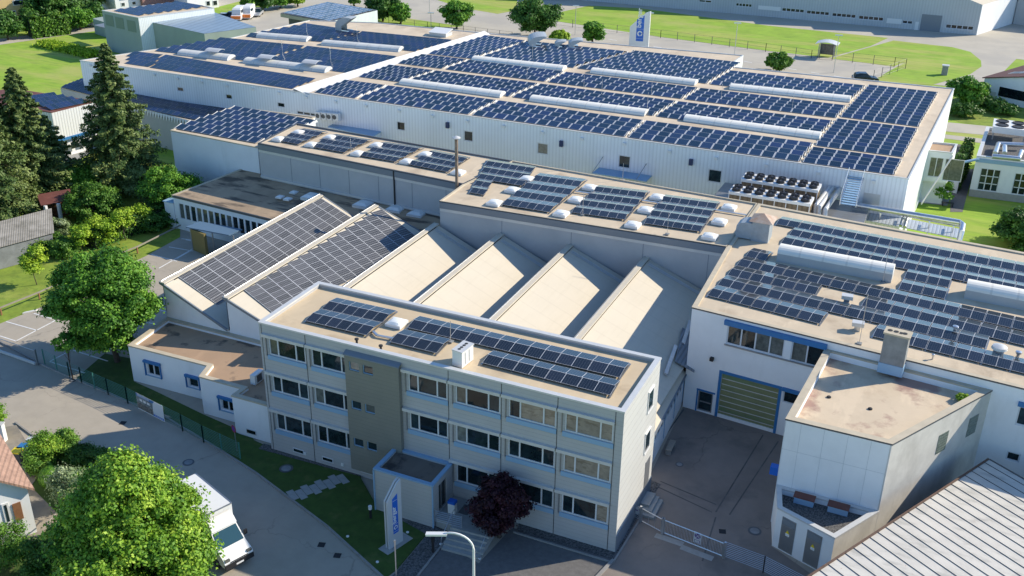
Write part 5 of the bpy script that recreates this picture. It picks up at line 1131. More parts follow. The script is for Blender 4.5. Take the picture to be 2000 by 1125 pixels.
# ------------------------------------------------------------------ buildings top left
# green-grey hall with solar roof
zg = 7.4; a, b, c, d = P(199, 20, zg), P(270, 34, zg), P(418, 15, zg), P(352, 3, zg)
gh, gq = building('green_grey_hall', 'green grey hall with a dense solar roof at the upper left', 'hall', [(a.x, a.y), (b.x, b.y), (c.x, c.y), (d.x, d.y)], 0, zg, M['green_wall'], M['roof_beige'], M['coping'], .2, .12, walls={1: M['hall_clad']})
array_s('dense solar field on the green grey hall', zg-.1, [(222, 21.5), (272, 31), (402, 14), (348, 4.5)], 13, 7, me='dark', group='solar blocks on the far left halls', ends=False)
a2, b2, c2, d2 = P(270, 38, 6.4), P(399, 66, 5.4), P(500, 53, 5.4), P(418, 24, 6.4)
def P3(x, y, z): return P(x, y, z)
gl2 = thing('green_grey_hall_extension', 'lower extension with a pale blue sheet roof beside the green grey hall', 'hall', (b2.x, b2.y, 0))
mb = MB(); mb.poly([(a2.x, a2.y, 0), (b2.x, b2.y, 0), tuple(b2), tuple(a2)]).poly([(b2.x, b2.y, 0), (c2.x, c2.y, 0), tuple(c2), tuple(b2)]).poly([(c2.x, c2.y, 0), (d2.x, d2.y, 0), tuple(d2), tuple(c2)]); mb.build('wall', M['green_wall'], gl2)
MB().poly([tuple(p+Vector((0, 0, .03))) for p in (a2, b2, c2, d2)]).build('roof', ribs(mat('pale_blue_sheet', (.30, .39, .46), .35, metal=.3, noise=.1, scale=.3), 1.2, 'X', .03, .6, .2), gl2)
for k, (x, y) in enumerate(((214, 40), (234, 45), (257, 51))):
    s, z = fpx(gq[0], gq[1], x, y); band(gh, 'window', gq[0], gq[1], s-1.2, s+1.2, z-1.0, z+1.0, .04, mat('green_blind', (.16, .22, .18), .6)) if s+1.2 < (Vector(gq[1])-Vector(gq[0])).length else None
a = P(186, 66, 0); t_ = thing('flat_roofed_annex', 'small flat roofed annex with a dark door before the green grey hall', 'annex', a)
MB().prism([tuple(P(x, y, 0)[:2]) for x, y in ((186, 66), (213, 75), (236, 73), (206, 62))], 0, 3.0).build('wall', M['green_wall'], t_); MB().prism([tuple(P(x, y, 3)[:2]) for x, y in ((184, 51), (212, 58), (234, 55), (204, 47))], 3.002, 3.2).build('roof', M['fascia_mid'], t_)
# shed with blue-grey roof near the car park
zc = 4.6; q = [P(547.5, 26, zc), P(644, 43, zc), P(737, 20, zc+.9), P(640, 4, zc+.9)]
t_ = thing('solar_roofed_carport_hall', 'open fronted hall with a blue grey solar roof behind the huge hall', 'hall', (q[0].x, q[0].y, 0))
mb = MB()
mb.poly([(q[1].x, q[1].y, 0), (q[2].x, q[2].y, 0), tuple(q[2]), tuple(q[1])], M['hall_clad']); mb.poly([(q[0].x+.4, q[0].y+2, 0), (q[1].x-.4, q[1].y+2, 0), (q[1].x-.4, q[1].y+2, zc), (q[0].x+.4, q[0].y+2, zc)], M['fascia'])
mb.ob(Vector((q[0].x, q[0].y, zc-.7)), q[1]-q[0], (0, .3, 0), (0, 0, .65), M['coping_beige']); mb.build('wall', None, t_)
MB().poly([tuple(p+Vector((0, 0, .05))) for p in q]).build('roof', M['fascia'], t_)
mb = pv_mat('pv_far', (.12, .17, .22), (.34, .40, .44), 1, 1, .2, thick=.12); M['pv_far'] = mb
PM['far'] = panel_mesh('panel_far', M['pv_far'], 'thick')
for r in range(8):
    for k in range(10):
        qq = [q[0]+Vector((.4, .4, .12)), q[1]+Vector((-.4, .4, .12)), q[2]+Vector((-.4, -.4, .12)), q[3]+Vector((.4, -.4, .12))]
        a, b, d = bil(qq, k/10, r/8), bil(qq, (k+.99)/10, r/8), bil(qq, k/10, (r+.98)/8); place_panel(t_, PM['far'], a, b-a, d-a, (b-a).length, (d-a).length)
def house(label, A, B, D, ze, zr_, wallm, roofm, wins=(), name='house', along=False, over=.6):
    """gabled house; A-B is the gable wall facing the camera, depth D behind it"""
    u = (B-A).normalized(); v = Vector((-u.y, u.x, 0)); L = (B-A).length; r = thing(name, label, 'house', A.lerp(B, .5)); z = Vector((0, 0, 1)); mb = MB(); m = A.lerp(B, .5)
    if along:   # ridge parallel to the front
        mb.poly([A, B, B+z*ze, A+z*ze]).poly([B, B+v*D, B+v*D+z*ze, B+v*D/2+z*zr_, B+z*ze]).poly([B+v*D, A+v*D, A+v*D+z*ze, B+v*D+z*ze]).poly([A+v*D, A, A+z*ze, A+v*D/2+z*zr_, A+v*D+z*ze]).build('wall', wallm, r)
        sl = (zr_-ze)/(D/2); MB().ob(A-u*over-v*over+z*(ze-over*sl+.02), u*(L+2*over), v*(D/2+over)+z*(zr_-ze+over*sl), z*.18).ob(A-u*over+v*(D+over)+z*(ze-over*sl+.02), u*(L+2*over), -v*(D/2+over)+z*(zr_-ze+over*sl), z*.18).build('roof', roofm, r)
    else:
        mb.poly([A, B, B+z*ze, m+z*zr_, A+z*ze]).poly([B, B+v*D, B+v*D+z*ze, B+z*ze]).poly([B+v*D, A+v*D, A+v*D+z*ze, m+v*D+z*zr_, B+v*D+z*ze]).poly([A+v*D, A, A+z*ze, A+v*D+z*ze]).build('wall', wallm, r)
        sl = (zr_-ze)/(L/2); MB().ob(A-u*over-v*over+z*(ze-over*sl+.02), v*(D+2*over), u*(L/2+over)+z*(zr_-ze+over*sl), z*.18).ob(B+u*over-v*over+z*(ze-over*sl+.02), v*(D+2*over), -u*(L/2+over)+z*(zr_-ze+over*sl), z*.18).build('roof', roofm, r)
    for (x0, y0, x1, y1) in wins:
        a, b = fpx(A, B, x0, y0), fpx(A, B, x1, y1); w = band(r, 'window', A, B, a[0], b[0], min(a[1], b[1]), max(a[1], b[1]), .06, M['white']); band(w, 'pane', (0, 0), (0, 0), 0, 0, 0, 0, 0, M['glass']) if 0 else None
        s0, s1 = min(a[0], b[0]), max(a[0], b[0]); z0, z1 = min(a[1], b[1]), max(a[1], b[1]); n = Vector((u.y, -u.x, 0))
        MB().ob(A+u*(s0+.12)+n*.064+z*(z0+.12), u*(s1-s0-.24), n*.02, z*(z1-z0-.24)).build('pane', M['glass'], w)
    return r
A, B = P(-28, 62, 0), P(75, 50, 0)
house('yellow gabled house with a dark red roof at the top left corner', A, B, 11, 7.0, 10.4, M['yellow_wall'], M['tile_dark'], ((24, 1, 46, 9), (21, 21, 33, 34), (42, 20, 49, 32), (60, 17, 66, 25)))
house('white house behind the green grey hall', P(228, 26, 0), P(280, 20, 0), 10, 5.8, 8, M['white_wall'], M['tile_red'], ((236, 5, 245, 12), (257, 3, 266, 9)), along=True)
house('reddish brown house between the white houses', P(281, 22, 0), P(345, 14, 0), 10, 5.4, 7.5, mat('brown_render', (.30, .17, .14), .8), M['tile_red'], along=True)
house('pale house with shuttered windows above the camper vans', P(368, 22, 0), P(428, 14, 0), 9, 4.6, 7, M['white_wall'], M['tile_dark'], ((402, 2, 411, 11), (415, 1, 425, 10)), along=True)
a = P(168, 51, 0); t_ = thing('garage', 'white garage with a red roof between the hedges', 'garage', a)
MB().prism([tuple(P(x, y, 0)[:2]) for x, y in ((168, 50), (185, 47), (188, 38), (172, 40))], 0, 2.6).build('wall', M['white_wall'], t_); MB().prism([tuple(P(x, y, 2.6)[:2]) for x, y in ((164, 30), (186, 27), (190, 21), (170, 23))], 2.602, 2.8).build('roof', M['tile_red'], t_)
a = P(174, 49.5, 0); MB().box(a.x-.0, a.x+1.4, a.y-.05, a.y-.3, .1, 2.2).build('garage_door', M['coping'], t_)

# ------------------------------------------------------------------ roads and lawns far off
patch('path', [(-60, 84), (185, 51), (190, 60), (-60, 96)], -.012, M['far_asphalt'])
patch('car_park', [(180, 48), (240, 30), (600, -30), (2300, -40), (2300, 150), (1985, 115), (1925, 175), (1820, 165), (1200, 160), (735, 60), (560, 62), (380, 62), (360, 58), (350, 30)], -.012, M['far_asphalt'])
patch('grass_island', [(1075, 28), (1150, 11), (1250, 16), (1500, 50), (1735, 74), (1700, 90), (1617, 113), (1500, 99), (1290, 72), (1090, 42)], -.002, M['meadow'])
patch('grass_island', [(1745, 79), (1860, 92), (1895, 101), (1916, 118), (1917, 130), (1895, 145), (1820, 166), (1700, 160), (1768, 121), (1745, 130), (1622, 114)], -.002, M['meadow'])
patch('grass_island', [(726, 34), (745, 28), (905, 52), (845, 54), (735, 48)], -.002, M['meadow'])
patch('grass_island', [(835, -6), (1010, -20), (1010, 20), (972, 27), (905, 16)], -.002, M['meadow'])
patch('grass_island', [(400, 20), (470, 2), (620, -20), (640, -8), (520, 12), (430, 30)], -.002, M['meadow'])
patch('garden_path', [(1857, 330), (1902, 330), (1880, 414), (1856, 414)], -.008, M['paving'])
patch('service_road', [(1842, 238), (2100, 262), (2100, 280), (1842, 256)], -.008, M['far_asphalt']); patch('service_road', [(1842, 262), (2100, 292), (2100, 302), (1842, 270)], -.008, M['far_asphalt'])
patch('rough_grass', [(1860, 178), (1915, 192), (2100, 215), (2100, 262), (1880, 240), (1850, 230)], -.006, M['lawn'])
patch('terrace', [(1795, 370), (1858, 380), (1850, 402), (1790, 395)], -.006, M['slab'])
mbp = MB()
for i in range(14):
    x = 1100+i*44; y = 52+i*7.2
    mbp.ob(P(x, y+10, -.008), P(x+16, y+13, -.008)-P(x, y+10, -.008), (0, .25, 0), (0, 0, .003))
struct('parking_line', mbp, M['line'])
# ------------------------------------------------------------------ vegetation
rng = np.random.default_rng(7)
def leaf_mat(name, c1, c2, c3, scale=1.2, trans=.25):
    m = bpy.data.materials.new(name); m.use_nodes = True; t = m.node_tree; b = t.nodes['Principled BSDF']; b.inputs['Roughness'].default_value = .55; b.inputs['Specular IOR Level'].default_value = .3
    at = t.nodes.new('ShaderNodeAttribute'); at.attribute_name = 'leaf_tone'
    tc = t.nodes.new('ShaderNodeTexCoord'); n = t.nodes.new('ShaderNodeTexNoise'); n.inputs['Scale'].default_value = scale; n.inputs['Detail'].default_value = 3
    t.links.new(tc.outputs['Object'], n.inputs['Vector'])
    ad = t.nodes.new('ShaderNodeMath'); ad.operation = 'ADD'; t.links.new(at.outputs['Fac'], ad.inputs[0]); t.links.new(n.outputs['Fac'], ad.inputs[1])
    ml = t.nodes.new('ShaderNodeMath'); ml.operation = 'MULTIPLY'; ml.inputs[1].default_value = .5; t.links.new(ad.outputs[0], ml.inputs[0])
    r = t.nodes.new('ShaderNodeValToRGB'); r.color_ramp.elements[0].position = .25; r.color_ramp.elements[0].color = (*c1, 1); r.color_ramp.elements[1].position = .75; r.color_ramp.elements[1].color = (*c3, 1)
    e = r.color_ramp.elements.new(.5); e.color = (*c2, 1)
    t.links.new(ml.outputs[0], r.inputs[0]); t.links.new(r.outputs[0], b.inputs['Base Color'])
    tr = t.nodes.new('ShaderNodeBsdfTranslucent'); t.links.new(r.outputs[0], tr.inputs[0]); mx = t.nodes.new('ShaderNodeMixShader'); mx.inputs[0].default_value = trans
    out = t.nodes['Material Output']; t.links.new(b.outputs[0], mx.inputs[1]); t.links.new(tr.outputs[0], mx.inputs[2]); t.links.new(mx.outputs[0], out.inputs[0])
    MATS[name] = m; return m
LM = {'lime': leaf_mat('lime_leaves', (0.052, 0.156, 0.016), (0.169, 0.338, 0.026), (0.442, 0.598, 0.065)), 'maple': leaf_mat('maple_leaves', (0.039, 0.130, 0.016), (0.117, 0.286, 0.026), (0.260, 0.468, 0.052)),
      'dark': leaf_mat('dark_leaves', (0.026, 0.078, 0.016), (0.065, 0.169, 0.023), (0.130, 0.260, 0.039)), 'young': leaf_mat('young_leaves', (0.104, 0.234, 0.013), (0.260, 0.416, 0.026), (0.468, 0.598, 0.052)),
      'grey': leaf_mat('silvery_leaves', (0.104, 0.169, 0.065), (0.260, 0.351, 0.156), (0.468, 0.546, 0.325)), 'purple': leaf_mat('purple_leaves', (0.016, 0.005, 0.010), (0.039, 0.010, 0.018), (0.091, 0.026, 0.039)),
      'hedge': leaf_mat('hedge_leaves', (0.039, 0.117, 0.016), (0.104, 0.234, 0.026), (0.234, 0.390, 0.052)), 'spruce': leaf_mat('spruce_needles', (0.029, 0.068, 0.018), (0.078, 0.137, 0.031), (0.208, 0.260, 0.072), trans=.1)}
def leaves_mesh(name, pos, nrm, size, m, tone=None, elong=1.5):
    """pos,nrm: (N,3); one folded leaf clump (quad) each"""
    N = len(pos); r = rng.normal(size=(N, 3)); t = np.cross(nrm, r); t /= np.linalg.norm(t, axis=1, keepdims=True)+1e-9; b = np.cross(nrm, t)
    s = (size*rng.uniform(.6, 1.3, N))[:, None]
    v = np.stack([pos-t*s*elong*.5, pos-b*s*.5+nrm*s*.15, pos+t*s*elong*.5, pos+b*s*.5+nrm*s*.15], 1).reshape(-1, 3)
    me = bpy.data.meshes.new(name); me.vertices.add(4*N); me.vertices.foreach_set('co', v.ravel())
    me.loops.add(4*N); me.loops.foreach_set('vertex_index', np.arange(4*N)); me.polygons.add(N); me.polygons.foreach_set('loop_start', np.arange(N)*4); me.polygons.foreach_set('loop_total', np.full(N, 4))
    me.update(); me.materials.append(m)
    a = me.attributes.new('leaf_tone', 'FLOAT', 'FACE'); a.data.foreach_set('value', rng.uniform(0, 1, N) if tone is None else tone)
    return me
def crown_points(c, rad, n_leaf, n_lobe=40, lobe=.32, flat=1.0, top=0.0, taper=0.0):
    """leaves gathered on the outer shells of many small lobes spread over an ellipsoid"""
    c = np.array(c, float); rad = np.array(rad, float)
    d = rng.normal(size=(n_lobe, 3)); d /= np.linalg.norm(d, axis=1, keepdims=True); rr = rng.uniform(.45, .86, n_lobe)[:, None]
    lc = c+d*rr*rad; lc[:, 2] += top*np.abs(d[:, 2]); kf = (1-taper*np.clip((lc[:, 2]-c[2])/rad[2], 0, 1))[:, None]; lc[:, :2] = c[:2]+(lc[:, :2]-c[:2])*kf
    lr = lobe*rad.mean()*rng.uniform(.6, 1.25, n_lobe)
    w = lr**2; idx = rng.choice(n_lobe, n_leaf, p=w/w.sum()); u = rng.normal(size=(n_leaf, 3)); u[:, 2] = np.abs(u[:, 2])*1.0-rng.uniform(0, .5, n_leaf)
    u /= np.linalg.norm(u, axis=1, keepdims=True); sh = np.where(rng.uniform(0, 1, n_leaf) < .22, rng.uniform(.9, 1.75, n_leaf), rng.uniform(.45, 1.15, n_leaf))[:, None]
    p = lc[idx]+u*lr[idx][:, None]*sh*np.array([1, 1, .75]); nr = u*.8+rng.normal(size=(n_leaf, 3))*.45+np.array([0, 0, .35]); nr /= np.linalg.norm(nr, axis=1, keepdims=True)
    return p, nr, (rng.uniform(0, 1, n_lobe)[idx]*.5+rng.uniform(0, 1, n_leaf)*.5), lc
def limb_mesh(base, targets, r0, top):
    mb = MB(); base = Vector(base); k = 6
    bend = Vector((rng.uniform(-.2, .2), rng.uniform(-.2, .2), 0)); t = Vector(top)
    mb.tube([base, base.lerp(t, .35)+bend, base.lerp(t, .7), t], [r0, r0*.75, r0*.5, r0*.15], 9)
    for q in targets: 
        q = Vector(q); f = rng.uniform(.3, .75); s = base.lerp(t, f); mb.tube([s, s.lerp(q, .5)+Vector((0, 0, .1)), q], [r0*.32, r0*.2, r0*.05], 5)
    return mb
def tree(label, base, height, rx, ry, kind, n_leaf, size, trunk=.2, crown_z=None, group=None, n_lobe=40, lobe=.32, name='broadleaf_tree', cat='tree', crown_h=None, top=0.0, off=(0, 0), taper=0.0):
    base = Vector(base); ch = crown_h or height*.75; cz = base.z+height-ch/2
    r = thing(name, label, cat, base, group); c = (base.x+off[0], base.y+off[1], cz)
    p, nr, tone, lc = crown_points(c, (rx, ry, ch/2), n_leaf, n_lobe, lobe, top=top, taper=taper)
    keep = p[:, 2] > base.z+.05; p, nr, tone = p[keep], nr[keep], tone[keep]
    me = leaves_mesh('crown', p-np.array(base), nr, size, LM[kind], tone); o = bpy.data.objects.new('crown', me); COL.objects.link(o); o.parent = r
    if trunk > 0: limb_mesh(base, lc[:min(14, len(lc))], trunk, (c[0], c[1], base.z+height*.85)).build('trunk', M['bark'], r)
    return r
def shrub(label, base, h, rx, ry, kind, n, size, group=None, lobes=14, name='shrub', cat='shrub'):
    return tree(label, base, h, rx, ry, kind, n, size, trunk=.05, group=group, n_lobe=lobes*2, lobe=.30, name=name, cat=cat, crown_h=h*1.05)
def spruce(label, base, height, radius, n_br=150, group='tall spruces'):
    base = Vector(base); r = thing('spruce_tree', label, 'spruce', base, group); P_, N_, T_ = [], [], []
    tb = MB().tube([base, base+Vector((0, 0, height*.6)), base+Vector((0, 0, height))], [.32, .16, .02], 9)
    for i in range(n_br):
        f = (i+rng.uniform(0, 1))/n_br; z = height*(.10+.90*f**.9); L = radius*(1-f)**.80*rng.uniform(.62, 1.12)+.25; th = i*2.399+rng.uniform(-.3, .3)
        d = np.array([math.cos(th), math.sin(th), 0]); npt = int(50+260*L/radius)
        t = rng.uniform(.08, 1, npt)**.75; droop = -.42*L*t**1.1+.20*L*t**2.6; side = np.array([-d[1], d[0], 0])
        w = (1-t*.75)*L*.30*rng.uniform(-1, 1, npt); pos = d*(t*L)[:, None]+side*w[:, None]; pos[:, 2] += z+droop-np.abs(rng.normal(0, .12, npt))*L*.5
        nr = np.array([0, 0, .6])+d*.55+rng.normal(size=(npt, 3))*.4; nr /= np.linalg.norm(nr, axis=1, keepdims=True)
        P_.append(pos); N_.append(nr); T_.append(np.clip(rng.uniform(0, 1)*.45+t*.35+rng.uniform(0, .25, npt), 0, 1))
        if i % 2 == 0 and f < .8: s = base+Vector((0, 0, z)); tb.tube([s, s+Vector((d[0]*L*.8, d[1]*L*.8, -.25*L))], [.045, .01], 4, cap=False)
    me = leaves_mesh('foliage', np.concatenate(P_), np.concatenate(N_), .17, LM['spruce'], np.concatenate(T_), elong=2.0); o = bpy.data.objects.new('foliage', me); COL.objects.link(o); o.parent = r
    tb.build('trunk', M['bark'], r); return r
def hgt(base, x, y):   # height of the vertical through base that shows at image row y
    lo, hi = 0., 40.
    for _ in range(40):
        m_ = (lo+hi)/2; v = np.array([base[0], base[1], m_-CAM_H]); w = v@CF
        if CY-F_PX*(v@CU)/w > y: lo = m_
        else: hi = m_
    return lo
# spruces at the left
b = P(248, 372); spruce('tallest spruce, standing alone before the small white hall', b, hgt(b, 225, 84), 6.3, 260)
b = P(72, 392); spruce('spruce with a pointed double top behind the open garden shed', b, hgt(b, 57, 132), 5.8, 240)
b = P(-5, 440); spruce('spruce at the left frame edge above the grey garden roof', b, hgt(b, -5, 140), 6.0, 240)
b = P(112, 372); spruce('smaller spruce between the two big ones', b, hgt(b, 100, 225), 4.2, 150)
b = P(30, 400); spruce('dense lower spruce leaning against the left pair', b, hgt(b, 20, 190), 4.8, 180)
# big foreground lime and the maple on the lawn edge
p0 = P(262, 1085, 3.2); b = Vector((p0.x, p0.y, 0)); 
tree('huge bright green lime tree filling the lower left corner', b, hgt(b, 262, 872)+.3, 5.2, 5.0, 'lime', 210000, .145, .32, n_lobe=420, lobe=.12, crown_h=13, taper=.74)
b = P(230, 706); tree('dense round maple beside the white annex', b, hgt(b, 205, 486), 5.0, 4.6, 'maple', 120000, .16, .26, n_lobe=260, lobe=.14, crown_h=10, off=(-1.0, .4), taper=.15)
b = P(143, 742); tree('thin sapling whose stem stands by the green fence', b, 4.6, 1.0, 1.0, 'maple', 2500, .15, .06, n_lobe=12, crown_h=2.2)
b = P(975, 1050); tree('dark purple leaved tree beside the entrance steps', b, hgt(b, 970, 930), 1.95, 1.9, 'purple', 26000, .13, .12, n_lobe=90, lobe=.2, crown_h=4.4)
# garden on the left
b = P(186, 430); tree('round pale apple tree beside the open garden shed', b, hgt(b, 186, 356), 3.8, 3.4, 'hedge', 26000, .16, .2, n_lobe=110, lobe=.18, crown_h=5.2)
b = P(160, 385); tree('light green bush between spruce and apple tree', b, hgt(b, 155, 318), 2.2, 2.0, 'maple', 9000, .17, .12, n_lobe=30, crown_h=3.8)
b = P(338, 420); tree('spreading hazel before the blank white hall wall', b, hgt(b, 340, 326), 4.0, 3.2, 'maple', 22000, .17, .14, n_lobe=100, lobe=.19, crown_h=5.6)
b = P(392, 385); shrub('small dark shrub at the corner of the low wing', b, 2.6, 1.4, 1.2, 'dark', 3500, .16)
for x, y, yt, rx, kd, l in ((205, 478, 420, 2.1, 'young', 'bright round bush right of the yellow sapling'), (278, 448, 402, 1.7, 'young', 'bright bush nearest the car park corner'), (100, 492, 452, 2.0, 'hedge', 'bush behind the yellow sapling'),
                            (128, 500, 465, 1.7, 'hedge', 'low bush between the two saplings'), (20, 508, 470, 2.0, 'hedge', 'bush at the left edge below the grey garden roof'), (55, 500, 462, 1.7, 'young', 'bush before the grey garden roof'),
                            (118, 460, 425, 1.4, 'grey', 'pale shrub right of the grey garden roof'), (30, 358+60, 395, 1.6, 'maple', 'leafy shrub under the left spruce'), (245, 440, 410, 1.6, 'hedge', 'bush behind the slim hedge sapling'), (330, 440, 410, 1.8, 'dark', 'shaded bush at the foot of the hazel'), (165, 470, 440, 1.8, 'hedge', 'bush at the foot of the apple tree'), (300, 452, 420, 1.6, 'dark', 'dark bush beside the low wing cabinet')):
    b = P(x, y); shrub(l, b, max(1.2, hgt(b, x, yt)), rx, rx*.8, kd, 4500, .15, 'bushes of the garden hedge')
for x, y, yt, l in ((162, 494, 438, 'yellow green sapling standing free on the lawn'), (72, 556, 478, 'sapling nearest the wooden rail'), (246, 469, 408, 'slim sapling before the bright round bush')):
    b = P(x, y); tree(l, b, hgt(b, x, yt), 1.15, 1.1, 'young', 3800, .15, .05, n_lobe=14, lobe=.38, group='saplings on the left lawn', crown_h=hgt(b, x, yt)*.72, name='young_tree')
# far trees top
for x, y, yt, r_, kd, l, nm in ((892, 56, 0, 3.4, 'maple', 'round tree behind the far gate', 0), (748, 42, -18, 4.0, 'dark', 'dark round tree near the solar roofed open hall', 0), (782, 47, 5, 2.4, 'maple', 'smaller loose tree right of the dark round one', 0), (1045, 72, -4, 5.4, 'dark', 'big dense lime behind the roof edge of the huge hall', 0),
                                (1517, 139, 104, 2.5, 'hedge', 'small round bushy tree over the rear roof edge', 0), (1093, 82, 60, 2.2, 'young', 'little yellow green bush beside the big dense lime', 0), (1158, 88, 52, 2.1, 'maple', 'cone shaped green tree over the rear roof edge', 1),
                                (16, 78, 28, 3.0, 'dark', 'cone shaped cypress left of the yellow house', 1), (62, 68, 26, 2.2, 'dark', 'slim cypress before the yellow house', 1), (104, 50, -30, 5.4, 'dark', 'broad dark tree right of the yellow house', 0), (140, 45, -20, 4.6, 'dark', 'dark tree behind the clipped hedge', 0),
                                (158, 58, 14, 3.0, 'maple', 'green tree left of the white garage', 0), (191, 50, 12, 2.4, 'dark', 'dark conical tree right of the white garage', 1), (165, 25, -22, 4.0, 'hedge', 'pale willow behind the garage', 0), (180, 22, -20, 3.6, 'grey', 'grey willow at the top edge', 0),
                                (515, 22, -12, 2.2, 'dark', 'narrow dark conifer by the camper vans', 1), (547, 16, -14, 2.8, 'maple', 'small park tree right of the narrow conifer', 0), (582, 13, -10, 1.8, 'young', 'little pale conifer at the top edge', 1), (692, 12, 2, 1.2, 'hedge', 'tiny conifer above the solar roofed open hall', 1),
                                (1888, 205, 152, 3.6, 'maple', 'leafy bush between meadow and white workshop house', 0), (485, 25, -8, 1.6, 'maple', 'bush beside the parked camper vans', 0)):
    b = P(x, y); h = max(2, hgt(b, x, yt)) if yt > -30 else 9
    tree(l, b, h, r_, r_, kd, int(9000+500*r_*r_), .34, .25, n_lobe=80 if not nm else 45, lobe=.21 if not nm else .3, crown_h=h*(.92 if not nm else 1.05), top=(.9 if nm else 0), name='conical_tree' if nm else 'broadleaf_tree', group='trees far behind the huge hall' if x > 500 else 'trees round the yellow house')
def hedge(label, pts, h, w, kind, dens=260, size=.2, name='hedge'):
    q = [P(x, y) for x, y in pts]; Ps, Ns = [], []; r = thing(name, label, 'hedge', q[0])
    for a, b in zip(q[:-1], q[1:]):
        L = (b-a).length; n = int(L*dens); u = (b-a)/L; v = Vector((-u.y, u.x, 0)); s = rng.uniform(0, L, n); t = rng.uniform(-1, 1, n); z = rng.uniform(0, 1, n)
        face = rng.uniform(0, 1, n) < .45; zz = np.where(face, h*(1+.10*np.sin(s*1.7)+rng.normal(0, .04, n)), z*h); tt = np.where(face, t*w/2, np.sign(t)*w/2*(1+rng.normal(0, .12, n)))
        p = np.array(a)[None]+np.outer(s, np.array(u))+np.outer(tt, np.array(v)); p[:, 2] = zz
        nn = np.where(face[:, None], np.array([[0, 0, 1.]]), np.outer(np.sign(t), np.array(v)))+rng.normal(size=(n, 3))*.5; nn /= np.linalg.norm(nn, axis=1, keepdims=True); Ps.append(p); Ns.append(nn)
    mb = MB(); 
    for a, b in zip(q[:-1], q[1:]): u = (b-a).normalized(); v = Vector((-u.y, u.x, 0)); mb.ob(a-v*w*.42, b-a, v*w*.84, (0, 0, h*.93))
    mb.build('inner_branches', mat('hedge_core', (.012, .025, .008), 1), r)
    me = leaves_mesh('foliage', np.concatenate(Ps)-np.array(q[0]), np.concatenate(Ns), size, LM[kind]); o = bpy.data.objects.new('foliage', me); COL.objects.link(o); o.parent = r
hedge('clipped garden hedge along the road by the yellow house', [(60, 73), (135, 64)], 3.6, 3.0, 'hedge', 420, .34)
hedge('long low garden hedge below the grey garden roof', [(0, 516), (60, 503), (122, 492)], 1.6, 1.6, 'dark', 420, .16)
hedge('dark garden hedge left of the car park corner', [(178, 485), (235, 462), (300, 442), (330, 425)], 2.0, 1.8, 'dark', 420, .17)
hedge('hedge on the garden wall block beside the stair tower', [(1862, 372), (1882, 332)], 3.9, 1.2, 'dark', 300, .2)
b = P(2003, 482); tree('big dark bush at the right frame edge', b, 4.4, 4.0, 3.6, 'dark', 26000, .22, .1, n_lobe=90, lobe=.2, crown_h=5.0)
b = P(1836, 392); shrub('green bush under the glazed stair tower', b, 3.4, 1.5, 1.5, 'maple', 5000, .2)
for x, y, l in ((1880, 226, 'wild shrub on the slope beside the plant building'), (1960, 222, 'wild shrub before the white workshop house window'), (1925, 212, 'wild shrub at the corner of the white workshop house')): shrub(l, P(x, y), 1.8, 3.0, 2.0, 'dark', 4000, .24, 'wild shrubs on the slope')
p = P(1878, 784, 7.66); shrub('weed tuft growing on the rusty roof corner', p, .55, .5, .5, 'young', 900, .10)
p = P(1300, 930)
# front garden of the white house
for x, y, yt, r_, kd, l in ((95, 905, 838, 1.3, 'lime', 'bright bush by the bins'), (128, 890, 845, 1.2, 'hedge', 'bush between the bins and the road'), (75, 925, 880, 1.0, 'hedge', 'low bush beside the yellow bin'), (160, 905, 868, 1.3, 'dark', 'dark hedge bush next to the road kerb'), (198, 915, 880, 1.3, 'dark', 'bush at the tip of the front garden'),
                            (140, 985, 905, 1.4, 'grey', 'silvery upright shrub left of the lime tree'), (25, 1110, 1020, 1.5, 'hedge', 'green shrub at the bottom left corner'), (85, 1125, 1050, 1.3, 'dark', 'dark shrub under the lime tree'), (-8, 850, 780, 1.0, 'lime', 'twig of a bush poking in at the left edge')):
    b = P(x, y); shrub(l, b, max(.9, hgt(b, x, yt)), r_, r_, kd, 6000, .10, 'shrubs of the front garden')
b = P(104, 950); hh = 1.5; r = thing('topiary_ball', 'round clipped ball shrub in the front garden', 'shrub', b)
u = rng.normal(size=(7000, 3)); u /= np.linalg.norm(u, axis=1, keepdims=True); me = leaves_mesh('foliage', u*np.array([.85, .85, .8])*rng.uniform(.93, 1.03, (7000, 1))+np.array([0, 0, .8]), u, .08, LM['maple']); o = bpy.data.objects.new('foliage', me); COL.objects.link(o); o.parent = r
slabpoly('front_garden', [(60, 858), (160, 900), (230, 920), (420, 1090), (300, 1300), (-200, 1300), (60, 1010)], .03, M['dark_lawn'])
slabpoly('house_yard', [(-80, 850), (32, 830), (62, 880), (95, 900), (60, 950), (120, 1010), (60, 1060), (-200, 1010)], .06, add_stains(mat('yard_paving', (.30, .26, .20), .85, noise=.2, scale=2), (.2, .18, .15), .5, .5, .6))
# tall grass strip in the meadow
n = 9000; a, b = P(88, 88), P(186, 111); s = rng.uniform(0, 1, n); p = np.array(a)[None]*(1-s)[:, None]+np.array(b)[None]*s[:, None]; p[:, :2] += rng.normal(0, .7, (n, 2)); p[:, 2] = rng.uniform(.05, .8, n)
nr = rng.normal(size=(n, 3)); nr[:, 2] *= .3; nr /= np.linalg.norm(nr, axis=1, keepdims=True)
me = leaves_mesh('tall_grass', p-np.array(a), nr, .3, LM['young'], elong=2.5); o = bpy.data.objects.new('tall_grass', me); COL.objects.link(o); o.location = a; tag(o, 'strip of uncut tall grass in the mown meadow', 'grass', kind='stuff')
